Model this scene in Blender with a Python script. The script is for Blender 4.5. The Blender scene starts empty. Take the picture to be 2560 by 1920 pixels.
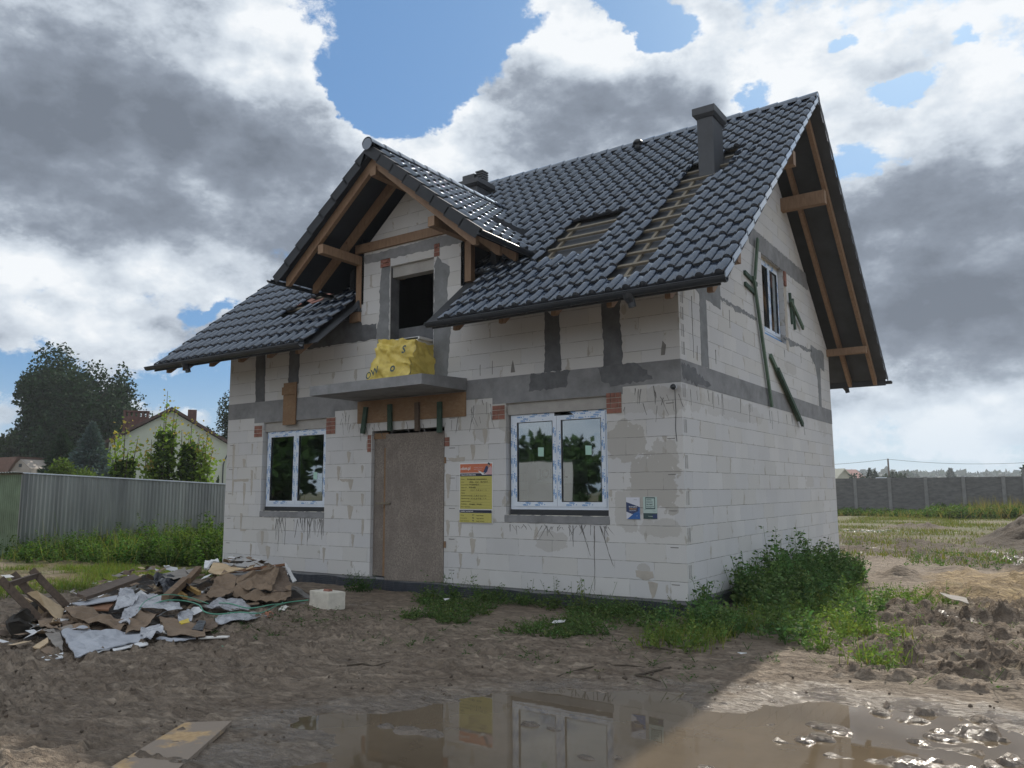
import bpy, bmesh, math, random
import numpy as np
from mathutils import Vector, Matrix
from mathutils.geometry import tessellate_polygon

sc = bpy.context.scene
col = sc.collection
R = math.radians

# ---------------------------------------------------------------- camera
cam_d = bpy.data.cameras.new("camera")
cam = bpy.data.objects.new("camera", cam_d)
col.objects.link(cam)
sc.camera = cam
CAM = Vector((4.0987, -10.0958, 1.4593))
r_ = Vector((0.82608, 0.56353, -0.00511)); u_ = Vector((0.07914, -0.10702, 0.99110)); w_ = Vector((-0.55797, 0.81914, 0.13301))
cam.matrix_world = Matrix(((r_.x, u_.x, -w_.x, CAM.x), (r_.y, u_.y, -w_.y, CAM.y), (r_.z, u_.z, -w_.z, CAM.z), (0, 0, 0, 1)))
cam_d.sensor_width = 36.0
cam_d.lens = 1978.6 / 2560 * 36.0
cam_d.clip_start = 0.05
cam_d.clip_end = 6000

# ---------------------------------------------------------------- world: Nishita sky with broken cloud
SUN_EL, SUN_AZ = 37.1, -3.7
W = bpy.data.worlds.new("World"); sc.world = W
W.use_nodes = True
wt = W.node_tree
for n in list(wt.nodes): wt.nodes.remove(n)
def wn(t, **k):
    n = wt.nodes.new(t)
    for a, b in k.items(): setattr(n, a, b)
    return n
def wl(a, b): wt.links.new(a, b)
def wmath(op, a, b=None, c=None, clamp=False):
    n = wn('ShaderNodeMath', operation=op); n.use_clamp = clamp
    for i, v in enumerate((a, b, c)):
        if v is None: continue
        if isinstance(v, (int, float)): n.inputs[i].default_value = v
        else: wl(v, n.inputs[i])
    return n.outputs[0]
def wrange(v, a, b, c=0.0, d=1.0, smooth=True):
    n = wn('ShaderNodeMapRange', interpolation_type='SMOOTHSTEP' if smooth else 'LINEAR')
    wl(v, n.inputs[0])
    for i, q in enumerate((a, b, c, d)): n.inputs[i + 1].default_value = q
    return n.outputs[0]
tc = wn('ShaderNodeTexCoord')
sx = wn('ShaderNodeSeparateXYZ'); wl(tc.outputs['Generated'], sx.inputs[0])
def noise(vec, scale, detail, rough=.55, lac=2.0, off=(0, 0, 0), st=(1, 1, 1)):
    m = wn('ShaderNodeMapping'); m.inputs['Location'].default_value = off; m.inputs['Scale'].default_value = st
    wl(vec, m.inputs[0])
    n = wn('ShaderNodeTexNoise'); n.inputs['Scale'].default_value = scale; n.inputs['Detail'].default_value = detail
    n.inputs['Roughness'].default_value = rough; n.inputs['Lacunarity'].default_value = lac
    wl(m.outputs[0], n.inputs['Vector'])
    return n
G = tc.outputs['Generated']
az = wmath('ARCTAN2', sx.outputs[0], sx.outputs[1])
el = wmath('ARCSINE', sx.outputs[2])
uv = wn('ShaderNodeCombineXYZ'); wl(az, uv.inputs[0]); wl(el, uv.inputs[1])
wa = noise(G, 7.0, 7, .66, st=(1, 1, 1.5))
vs = wn('ShaderNodeVectorMath', operation='SUBTRACT'); wl(wa.outputs['Color'], vs.inputs[0]); vs.inputs[1].default_value = (.5, .5, .5)
vm = wn('ShaderNodeVectorMath', operation='MULTIPLY'); wl(vs.outputs[0], vm.inputs[0]); vm.inputs[1].default_value = (.13, .09, 0)
va = wn('ShaderNodeVectorMath', operation='ADD'); wl(uv.outputs[0], va.inputs[0]); wl(vm.outputs[0], va.inputs[1])
UV = va.outputs[0]
BLOBS = [('c',-0.725,0.536,0.091,0.085,0.049,-1.2),('c',-0.644,0.556,0.07,0.05,0.014,-1.0),('c',-0.797,0.471,0.057,0.026,-0.449,-0.8),('c',-0.734,0.475,0.063,0.031,0.049,-0.9),('c',-0.392,0.542,0.041,0.021,-0.098,-0.9),('c',-0.449,0.575,0.059,0.022,-0.424,-0.9),('c',-0.178,0.498,0.018,0.008,-0.192,-0.6),('c',-0.1,0.439,0.037,0.011,0.223,-0.7),('c',-0.156,0.372,0.047,0.017,-0.165,-0.6),('c',-0.28,0.458,0.024,0.017,-0.136,-0.6),('c',-0.039,0.475,0.012,0.008,-0.256,-0.4),('c',-1.155,0.125,0.048,0.024,0.07,-0.7),('c',-0.985,0.123,0.07,0.016,0.044,-0.65),('c',-0.972,0.216,0.027,0.009,0.599,-0.45),('c',-0.889,0.236,0.029,0.014,0.062,-0.3),('c',-0.174,0.019,0.208,0.017,-0.014,-0.5),('c',-0.179,0.148,0.034,0.014,-0.071,-0.35),('c',-0.506,0.453,0.185,0.113,-0.043,0.5),('c',-1.077,0.391,0.253,0.126,0.174,0.6),('c',-0.091,0.23,0.118,0.109,-0.129,0.6),('d',-1.173,0.38,0.226,0.068,0.039,-0.5),('d',-0.943,0.389,0.198,0.049,-0.318,-0.5),('d',-1.006,0.273,0.185,0.055,-0.157,-0.42),('d',-1.151,0.289,0.076,0.025,0.16,-0.3),('d',-0.506,0.44,0.158,0.078,-0.042,-0.5),('d',-0.364,0.47,0.076,0.048,-0.102,-0.45),('d',-0.074,0.184,0.127,0.083,-0.11,-0.95),('d',-0.127,0.297,0.137,0.035,-0.148,-0.42),('d',-0.665,0.303,0.135,0.054,0.013,-0.4),('d',-0.794,0.328,0.081,0.071,0.054,-0.3),('d',-0.191,0.306,0.132,0.117,-0.129,-0.2),('d',-1.065,0.528,0.109,0.023,0.21,-0.25),('d',-0.97,0.178,0.134,0.028,0.062,-0.15),('d',-0.87,0.524,0.076,0.054,0.114,0.55),('d',-0.928,0.479,0.063,0.046,0.132,0.35),('d',-0.568,0.564,0.071,0.029,-0.02,0.5),('d',-0.467,0.531,0.069,0.025,-0.064,0.5),('d',-0.135,0.485,0.207,0.075,-0.21,0.16),('d',-0.723,0.439,0.089,0.041,0.042,0.4),('d',-0.655,0.404,0.063,0.028,0.014,0.4),('d',-0.962,0.391,0.033,0.022,0.127,0.5),('d',-0.899,0.376,0.039,0.032,0.099,0.3),('d',-1.111,0.278,0.132,0.039,-0.121,0.25),('d',-1.035,0.242,0.051,0.027,0.102,0.35),('d',-1.163,0.236,0.045,0.034,0.136,0.3),('d',-1.008,0.152,0.108,0.023,0.059,0.3),('d',-0.108,0.093,0.102,0.04,-0.055,0.35),('d',-0.23,0.414,0.115,0.052,-0.496,0.4),('d',-0.151,0.246,0.025,0.04,-0.119,0.35),('d',-0.065,0.043,0.112,0.026,-0.031,0.15)]
acc = {'c': None, 'd': None}
for k, a0, e0, ra, re, rot, wgt in BLOBS:
    m = wn('ShaderNodeMapping', vector_type='TEXTURE')
    m.inputs['Location'].default_value = (a0, e0, 0); m.inputs['Rotation'].default_value = (0, 0, rot)
    m.inputs['Scale'].default_value = (ra * 1.25, re * 1.25, 1)
    wl(UV, m.inputs[0])
    ln = wn('ShaderNodeVectorMath', operation='LENGTH'); wl(m.outputs[0], ln.inputs[0])
    f = wrange(ln.outputs['Value'], 0.0, 1.45, 1, 0)
    if k == 'c' and wgt < 0: wgt *= .80
    acc[k] = wmath('MULTIPLY', f, wgt) if acc[k] is None else wmath('MULTIPLY_ADD', f, wgt, acc[k])
big = noise(G, 3.2, 9, .58, off=(3.1, 1.7, .4), st=(1, 1, 1.7))
big2 = noise(G, 3.2, 9, .58, off=(3.1 - .0, 1.7 + .02, .4 + .035), st=(1, 1, 1.7))
fine = noise(G, 11.0, 9, .66, off=(.3, 5, 2), st=(1, 1, 1.5))
cov = wmath('MULTIPLY_ADD', big.outputs['Fac'], 1.0, .34)
cov = wmath('ADD', cov, acc['c'])
vor = wn('ShaderNodeTexVoronoi', feature='F1'); vor.inputs['Scale'].default_value = 9.0; vor.inputs['Detail'].default_value = 3.0; vor.inputs['Roughness'].default_value = .62
vw = wn('ShaderNodeVectorMath', operation='MULTIPLY_ADD'); wl(wa.outputs['Color'], vw.inputs[0]); vw.inputs[1].default_value = (.09, .09, .09); vmp = wn('ShaderNodeMapping'); vmp.inputs['Scale'].default_value = (1, 1, 1.45); wl(G, vmp.inputs[0]); wl(vmp.outputs[0], vw.inputs[2]); wl(vw.outputs[0], vor.inputs['Vector'])
puff = wrange(vor.outputs['Distance'], .05, .75, 1, 0, False)
fin2 = noise(G, 24.0, 8, .62, off=(9, 1, 4), st=(1, 1, 1.4))
cov = wmath('MULTIPLY_ADD', puff, .62, cov)
cov = wmath('MULTIPLY_ADD', fine.outputs['Fac'], .75, cov)
cov = wmath('MULTIPLY_ADD', fin2.outputs['Fac'], .55, cov)
cov = wmath('ADD', cov, -.98)
alpha = wrange(cov, .31, .50)
edge = wrange(cov, .45, 1.0, 1, 0)
rel = wmath('SUBTRACT', big.outputs['Fac'], big2.outputs['Fac'])
L = wmath('MULTIPLY_ADD', rel, 4.2, .47)
L = wmath('MULTIPLY_ADD', wmath('SUBTRACT', puff, .5), .34, L)
L = wmath('MULTIPLY_ADD', wmath('SUBTRACT', noise(G, 5.0, 5, .5, off=(1, 7, 3), st=(1, 1, 2.2)).outputs['Fac'], .5), .9, L)
L = wmath('ADD', L, wmath('MULTIPLY', acc['d'], .62))
L = wmath('MULTIPLY_ADD', wmath('SUBTRACT', fine.outputs['Fac'], .5), .45, L)
L = wmath('MULTIPLY_ADD', edge, .34, L)
# unseen sky behind the camera, cloud brightened there to light the front wall
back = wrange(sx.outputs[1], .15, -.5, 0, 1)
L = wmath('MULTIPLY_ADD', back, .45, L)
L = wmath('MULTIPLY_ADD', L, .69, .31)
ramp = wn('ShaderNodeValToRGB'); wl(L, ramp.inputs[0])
els = ramp.color_ramp.elements
els[0].position = 0.0; els[0].color = (.145, .17, .21, 1)
els[1].position = 1.0; els[1].color = (.74, .765, .79, 1)
for p, c in ((.31, (.205, .238, .29, 1)), (.46, (.28, .32, .38, 1)), (.62, (.44, .49, .555, 1)), (.81, (.585, .635, .69, 1))):
    e_ = els.new(p); e_.color = c
sky = wn('ShaderNodeTexSky', sky_type='NISHITA', sun_disc=False, sun_elevation=R(SUN_EL), sun_rotation=R(SUN_AZ))
sky.air_density = 1.0; sky.dust_density = 1.0; sky.ozone_density = 1.5
CL = 10.0
cs = wn('ShaderNodeMix', data_type='RGBA', blend_type='MULTIPLY'); cs.inputs[0].default_value = 1.0
wl(ramp.outputs[0], cs.inputs[6]); cs.inputs[7].default_value = (CL, CL, CL, 1)
# sky seen between clouds
sk = wn('ShaderNodeMix', data_type='RGBA', blend_type='MULTIPLY'); sk.inputs[0].default_value = 1.0
wl(sky.outputs[0], sk.inputs[6]); sk.inputs[7].default_value = (.58, .77, .86, 1)
sk2 = wn('ShaderNodeMix', data_type='RGBA'); sk2.inputs[0].default_value = .6; wl(sk.outputs[2], sk2.inputs[6]); sk2.inputs[7].default_value = (1.35, 2.7, 5.2, 1)
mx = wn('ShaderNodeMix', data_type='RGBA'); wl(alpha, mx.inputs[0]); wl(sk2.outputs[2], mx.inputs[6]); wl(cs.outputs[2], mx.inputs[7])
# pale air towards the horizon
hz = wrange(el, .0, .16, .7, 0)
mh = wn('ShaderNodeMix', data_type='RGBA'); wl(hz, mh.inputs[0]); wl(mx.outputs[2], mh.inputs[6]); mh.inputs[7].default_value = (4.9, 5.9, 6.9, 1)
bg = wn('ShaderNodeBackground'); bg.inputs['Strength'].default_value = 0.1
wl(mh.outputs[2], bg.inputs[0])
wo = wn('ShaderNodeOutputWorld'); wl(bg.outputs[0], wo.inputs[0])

# ---------------------------------------------------------------- sun
sd = bpy.data.lights.new("sun", 'SUN'); sd.energy = 3.9; sd.angle = R(.6); sd.color = (1.0, .93, .82)
so = bpy.data.objects.new("sun", sd); col.objects.link(so)
sv = Vector((math.sin(R(SUN_AZ)) * math.cos(R(SUN_EL)), math.cos(R(SUN_AZ)) * math.cos(R(SUN_EL)), math.sin(R(SUN_EL))))
so.rotation_euler = sv.to_track_quat('Z', 'Y').to_euler()
so.location = (0, 0, 30)
sc.view_settings.view_transform = 'Standard'; sc.view_settings.look = 'None'
sc.view_settings.gamma = 1; sc.view_settings.exposure = 0.32
sc.view_settings.use_curve_mapping = False

# ---------------------------------------------------------------- mesh helpers
def tag(o, label=None, cat=None, group=None, kind=None):
    if label: o['label'] = label
    if cat: o['category'] = cat
    if group: o['group'] = group
    if kind: o['kind'] = kind
    return o
def world_loc(o):
    v = Vector((0, 0, 0))
    while o is not None:
        v += o.location; o = o.parent
    return v
def thing(name, label, cat, loc=(0, 0, 0), group=None):
    o = bpy.data.objects.new(name, None); o.empty_display_size = .2
    o.location = loc; col.objects.link(o)
    return tag(o, label, cat, group)
class MB:
    def __init__(s): s.v = []; s.f = []; s.m = []
    def poly(s, pts, m=0):
        b = len(s.v); s.v += [tuple(p) for p in pts]; s.f.append(tuple(range(b, b + len(pts)))); s.m.append(m)
    def hexa(s, p, m=0):
        b = len(s.v); s.v += [tuple(q) for q in p]
        for f in ((0, 3, 2, 1), (4, 5, 6, 7), (0, 1, 5, 4), (1, 2, 6, 5), (2, 3, 7, 6), (3, 0, 4, 7)):
            s.f.append(tuple(b + i for i in f)); s.m.append(m)
        return s
    def box(s, x0, x1, y0, y1, z0, z1, m=0):
        return s.hexa([(x0, y0, z0), (x1, y0, z0), (x1, y1, z0), (x0, y1, z0), (x0, y0, z1), (x1, y0, z1), (x1, y1, z1), (x0, y1, z1)], m)
    def beam(s, a, b, w, h, up=(0, 0, 1), m=0):
        a = Vector(a); b = Vector(b); d = (b - a).normalized(); up = Vector(up)
        sd_ = d.cross(up).normalized() * (w / 2); uu = sd_.cross(d).normalized() * (h / 2)
        return s.hexa([a - sd_ - uu, a + sd_ - uu, b + sd_ - uu, b - sd_ - uu, a - sd_ + uu, a + sd_ + uu, b + sd_ + uu, b - sd_ + uu], m)
    def tube(s, pts, r, n=8, m=0, cap=True):
        pts = [Vector(p) for p in pts]; b = len(s.v)
        rr = r if isinstance(r, (list, tuple)) else [r] * len(pts)
        for i, p in enumerate(pts):
            d = (pts[min(i + 1, len(pts) - 1)] - pts[max(i - 1, 0)]).normalized()
            a = d.cross(Vector((0, 0, 1)) if abs(d.z) < .9 else Vector((1, 0, 0))).normalized(); c = d.cross(a)
            for k in range(n):
                t = 2 * math.pi * k / n
                s.v.append(tuple(p + (a * math.cos(t) + c * math.sin(t)) * rr[i]))
        for i in range(len(pts) - 1):
            for k in range(n):
                k2 = (k + 1) % n
                s.f.append((b + i * n + k, b + i * n + k2, b + (i + 1) * n + k2, b + (i + 1) * n + k)); s.m.append(m)
        if cap:
            s.f.append(tuple(b + k for k in range(n))[::-1]); s.m.append(m)
            s.f.append(tuple(b + (len(pts) - 1) * n + k for k in range(n))); s.m.append(m)
        return s
    def build(s, name, mats, parent=None, smooth=False):
        me = bpy.data.meshes.new(name)
        off = world_loc(parent) if parent else Vector((0, 0, 0))
        vv = np.array(s.v, float) - np.array(off)
        me.from_pydata(vv.tolist(), [], s.f)
        if not isinstance(mats, (list, tuple)): mats = [mats]
        for m in mats: me.materials.append(m)
        if len(mats) > 1: me.polygons.foreach_set('material_index', s.m)
        if smooth: me.polygons.foreach_set('use_smooth', [True] * len(me.polygons))
        me.update()
        o = bpy.data.objects.new(name, me); col.objects.link(o)
        if parent: o.parent = parent
        return o
def npmesh(name, V, F, mats, parent=None, colr=None, smooth=False, attrs=None):
    """V (n,3), F (m,k) numpy"""
    me = bpy.data.meshes.new(name)
    off = np.array(world_loc(parent)) if parent else np.zeros(3)
    V = V - off
    me.vertices.add(len(V)); me.vertices.foreach_set('co', V.astype(np.float32).ravel())
    k = F.shape[1]
    me.loops.add(F.size); me.loops.foreach_set('vertex_index', F.astype(np.int32).ravel())
    me.polygons.add(len(F))
    me.polygons.foreach_set('loop_start', np.arange(0, F.size, k, dtype=np.int32))
    me.polygons.foreach_set('loop_total', np.full(len(F), k, dtype=np.int32))
    if smooth: me.polygons.foreach_set('use_smooth', np.ones(len(F), dtype=bool))
    if colr is not None:
        at = me.color_attributes.new('Col', 'FLOAT_COLOR', 'POINT')
        c4 = np.ones((len(V), 4), np.float32); c4[:, :3] = colr
        at.data.foreach_set('color', c4.ravel())
    if attrs:
        for nme, arr in attrs.items():
            at = me.attributes.new(nme, 'FLOAT', 'POINT'); at.data.foreach_set('value', arr.astype(np.float32))
    if not isinstance(mats, (list, tuple)): mats = [mats]
    for m in mats: me.materials.append(m)
    me.update(calc_edges=True)
    o = bpy.data.objects.new(name, me); col.objects.link(o)
    if parent: o.parent = parent
    return o

# ---------------------------------------------------------------- materials
class Mat:
    def __init__(s, name):
        s.m = bpy.data.materials.new(name); s.m.use_nodes = True; s.t = s.m.node_tree
        s.b = s.t.nodes['Principled BSDF']
        s.out = s.t.nodes['Material Output']
    def n(s, t, **k):
        n = s.t.nodes.new(t)
        for a, b in k.items(): setattr(n, a, b)
        return n
    def l(s, a, b): s.t.links.new(a, b)
    def coord(s, which='Object', scale=(1, 1, 1), loc=(0, 0, 0)):
        if which == 'World':
            o = s.n('ShaderNodeNewGeometry').outputs['Position']
        else:
            o = s.n('ShaderNodeTexCoord').outputs[which]
        m = s.n('ShaderNodeMapping'); m.inputs['Scale'].default_value = scale; m.inputs['Location'].default_value = loc
        s.l(o, m.inputs[0]); return m.outputs[0]
    def noise(s, vec, scale, detail=6, rough=.6):
        n = s.n('ShaderNodeTexNoise'); n.inputs['Scale'].default_value = scale; n.inputs['Detail'].default_value = detail
        n.inputs['Roughness'].default_value = rough; s.l(vec, n.inputs['Vector']); return n.outputs['Fac']
    def math(s, op, a, b=None, c=None, clamp=False):
        n = s.n('ShaderNodeMath', operation=op); n.use_clamp = clamp
        for i, v in enumerate((a, b, c)):
            if v is None: continue
            if isinstance(v, (int, float)): n.inputs[i].default_value = v
            else: s.l(v, n.inputs[i])
        return n.outputs[0]
    def rng(s, v, a, b, c=0.0, d=1.0, smooth=True):
        n = s.n('ShaderNodeMapRange', interpolation_type='SMOOTHSTEP' if smooth else 'LINEAR'); s.l(v, n.inputs[0])
        for i, q in enumerate((a, b, c, d)): n.inputs[i + 1].default_value = q
        return n.outputs[0]
    def mix(s, f, a, b, mode='MIX'):
        n = s.n('ShaderNodeMix', data_type='RGBA', blend_type=mode)
        for i, v in ((0, f), (6, a), (7, b)):
            if isinstance(v, (int, float)): n.inputs[i].default_value = v
            elif isinstance(v, (tuple, list)): n.inputs[i].default_value = (*v[:3], 1)
            else: s.l(v, n.inputs[i])
        return n.outputs[2]
    def ramp(s, f, stops):
        n = s.n('ShaderNodeValToRGB'); s.l(f, n.inputs[0]); e = n.color_ramp.elements
        e[0].position = stops[0][0]; e[0].color = (*stops[0][1], 1); e[1].position = stops[-1][0]; e[1].color = (*stops[-1][1], 1)
        for p, c in stops[1:-1]: q = e.new(p); q.color = (*c, 1)
        return n.outputs[0]
    def bump(s, h, dist=.01, strength=1.0):
        n = s.n('ShaderNodeBump'); n.inputs['Distance'].default_value = dist; n.inputs['Strength'].default_value = strength
        s.l(h, n.inputs['Height']); s.l(n.outputs[0], s.b.inputs['Normal']); return n
    def set(s, color=None, rough=None, **k):
        if color is not None:
            if isinstance(color, (tuple, list)): s.b.inputs['Base Color'].default_value = (*color[:3], 1)
            else: s.l(color, s.b.inputs['Base Color'])
        if rough is not None:
            if isinstance(rough, (int, float)): s.b.inputs['Roughness'].default_value = rough
            else: s.l(rough, s.b.inputs['Roughness'])
        for a, b in k.items():
            nm = a.replace('_', ' ')
            if isinstance(b, (int, float)): s.b.inputs[nm].default_value = b
            elif isinstance(b, (tuple, list)): s.b.inputs[nm].default_value = (*b[:3], 1)
            else: s.l(b, s.b.inputs[nm])
        return s.m
def simple(name, c, rough=.7, var=.25, scale=6, bump=.003, st=(1, 1, 1), which='Object', **k):
    m = Mat(name); v = m.coord(which, st)
    n1 = m.noise(v, scale, 8, .65)
    c0 = tuple(q * (1 - var) for q in c); c1 = tuple(min(1, q * (1 + var)) for q in c)
    cc = m.ramp(n1, [(.28, c0), (.5, c), (.72, c1)])
    m.set(cc, rough, **k)
    if bump: m.bump(n1, bump, .7)
    return m.m
M = {}
M['slate'] = simple('slate_sheet', (.045, .05, .06), .55, .2, 3, .001)
M['dark'] = simple('interior_dark', (.035, .04, .05), .9, .2, 3, 0)  # near-black colour stands in for the shade inside the rooms
M['membrane'] = simple('roof_membrane', (.012, .018, .03), .6, .3, 2, .004)
M['gutter'] = simple('gutter_black', (.022, .027, .035), .35, .2, 5, 0)
M['concrete'] = simple('concrete_beam', (.22, .225, .235), .85, .28, 3.5, .004)
M['plaster'] = simple('dark_plaster', (.115, .12, .13), .9, .35, 4, .006)
M['plaster_mid'] = simple('grey_plaster', (.20, .21, .22), .9, .25, 4, .005)
M['mortar_beige'] = simple('mortar_beige', (.42, .39, .35), .9, .12, 8, .003)
M['lintel'] = simple('lintel_render', (.36, .35, .335), .9, .15, 5, .004)
M['damp'] = simple('wet_concrete', (.12, .125, .135), .8, .3, 7, .002)
M['drip'] = simple('drip_stain', (.20, .195, .19), .9, .3, 12, 0)
M['pvc'] = simple('white_pvc', (.66, .73, .83), .35, .05, 4, 0)
M['film_blue'] = simple('film_print_blue', (.05, .24, .56), .5, .1, 9, 0)
M['sill_black'] = simple('black_profile', (.02, .024, .03), .4, .2, 5, 0)
M['foam'] = simple('mounting_foam', (.72, .70, .62), .9, .15, 25, .01)
M['green'] = simple('green_batten', (.085, .135, .095), .8, .3, 9, .002, st=(1, 1, .2))
M['green_dark'] = simple('dark_green_batten', (.04, .075, .055), .8, .3, 9, .002)
M['cardboard'] = simple('cardboard', (.20, .145, .10), .9, .22, 5, .01)
M['cardboard_dark'] = simple('cardboard_wet', (.13, .095, .07), .85, .25, 5, .01)
M['card_grey'] = simple('cardboard_grey', (.24, .22, .20), .9, .2, 6, .008)
M['ply_light'] = simple('plywood_pale', (.50, .38, .24), .8, .18, 3, .003, st=(1, 4, 4))
M['wood_dark'] = simple('weathered_board', (.11, .08, .06), .85, .35, 4, .006, st=(1, 6, 6))
M['foam_sheet'] = simple('grey_foam_sheet', (.36, .38, .42), .6, .2, 3, .012)
M['white_foil'] = simple('white_foil', (.66, .67, .68), .45, .15, 6, .02)
M['rust_board'] = simple('rusty_board', (.20, .10, .055), .8, .45, 5, .004)
M['black_bag'] = simple('black_bag', (.012, .014, .02), .3, .3, 6, .03)
M['yellow_box'] = simple('yellow_plastic', (.62, .46, .04), .5, .15, 6, 0)
M['strap'] = simple('green_strap', (.10, .32, .22), .4, .2, 9, 0)
M['paper'] = simple('paper_white', (.72, .70, .66), .8, .12, 8, .004)
M['redcard'] = simple('printed_card', (.42, .16, .10), .7, .35, 9, .004)
M['aac_block'] = simple('loose_block', (.60, .57, .50), .95, .14, 9, .01)
M['brick_red'] = simple('brick_red', (.25, .115, .088), .9, .4, 7, .006)
M['tile_edge'] = simple('tile_edge', (.008, .011, .017), .6, .2, 4, 0)
M['log'] = simple('log_dark', (.022, .018, .013), .95, .5, 6, .03)  # dark brown wood, colour deepened further to look shadowy under the pallet
def plastic_mat():
    m = Mat('clear_plastic_film'); v = m.coord('Object'); n1 = m.noise(v, 7, 8, .6)
    m.set(m.ramp(n1, [(.3, (.34, .35, .385)), (.7, (.58, .60, .64))]), .2, Alpha=.78)
    m.bump(n1, .04, 1.0); return m.m
M['plastic'] = plastic_mat()
def wood_mat(name, base, dark):
    m = Mat(name); v = m.coord('Object', (1, 1, 1))
    n0 = m.noise(m.coord('Object', (9, 9, 2.2)), 2.5, 6, .6)
    n1 = m.noise(v, 1.1, 4, .5)
    k = m.n('ShaderNodeTexVoronoi'); k.inputs['Scale'].default_value = 2.6; m.l(m.coord('Object', (1, 1, 1)), k.inputs['Vector'])
    knot = m.rng(k.outputs['Distance'], .03, .09, 1, 0)
    c = m.ramp(n0, [(.3, dark), (.62, base), (.8, tuple(q * 1.12 for q in base))])
    c = m.mix(m.rng(n1, .35, .7, 0, .35), c, tuple(q * .7 for q in base))
    c = m.mix(m.math('MULTIPLY', knot, .6), c, (.10, .05, .025))
    m.set(c, .7); m.bump(n0, .002, .6); return m.m
M['wood'] = wood_mat('rafter_wood', (.29, .185, .115), (.21, .13, .078))
M['batten'] = wood_mat('batten_wood', (.20, .175, .13), (.15, .125, .09))
def osb_mat():
    m = Mat('osb_board'); v = m.coord('Object', (1, 1, 1))
    vo = m.n('ShaderNodeTexVoronoi'); vo.inputs['Scale'].default_value = 38; vo.feature = 'F1'
    m.l(m.coord('Object', (.45, 1, 1)), vo.inputs['Vector'])
    n = m.noise(v, 3, 6)
    c = m.mix(m.rng(n, .35, .7), (.22, .14, .08), (.29, .19, .11))
    sp = m.n('ShaderNodeSeparateColor'); m.l(vo.outputs['Color'], sp.inputs[0])
    c = m.mix(m.math('MULTIPLY', sp.outputs[0], .5), c, (.20, .10, .045))
    m.set(c, .75); m.bump(vo.outputs['Distance'], .003, .5); return m.m
M['osb'] = osb_mat()
def chip_mat():
    m = Mat('door_particle_board'); v = m.coord('Object', (1, 1, 1))
    a = m.noise(m.coord('Object', (1, 1, 1)), 42, 4, .7); b = m.noise(v, 2.0, 7, .6)
    c = m.ramp(a, [(.32, (.13, .11, .095)), (.5, (.22, .19, .165)), (.7, (.31, .275, .24))])
    c = m.mix(m.rng(b, .4, .62, 0, .6), c, (.155, .13, .115)); e_ = m.noise(m.coord('Object', (6, 6, .7)), 3, 6, .65); c = m.mix(m.rng(e_, .55, .72, 0, .5), c, (.33, .29, .25))
    m.set(c, .9); m.bump(a, .002, .6); return m.m
M['chip'] = chip_mat()

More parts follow.
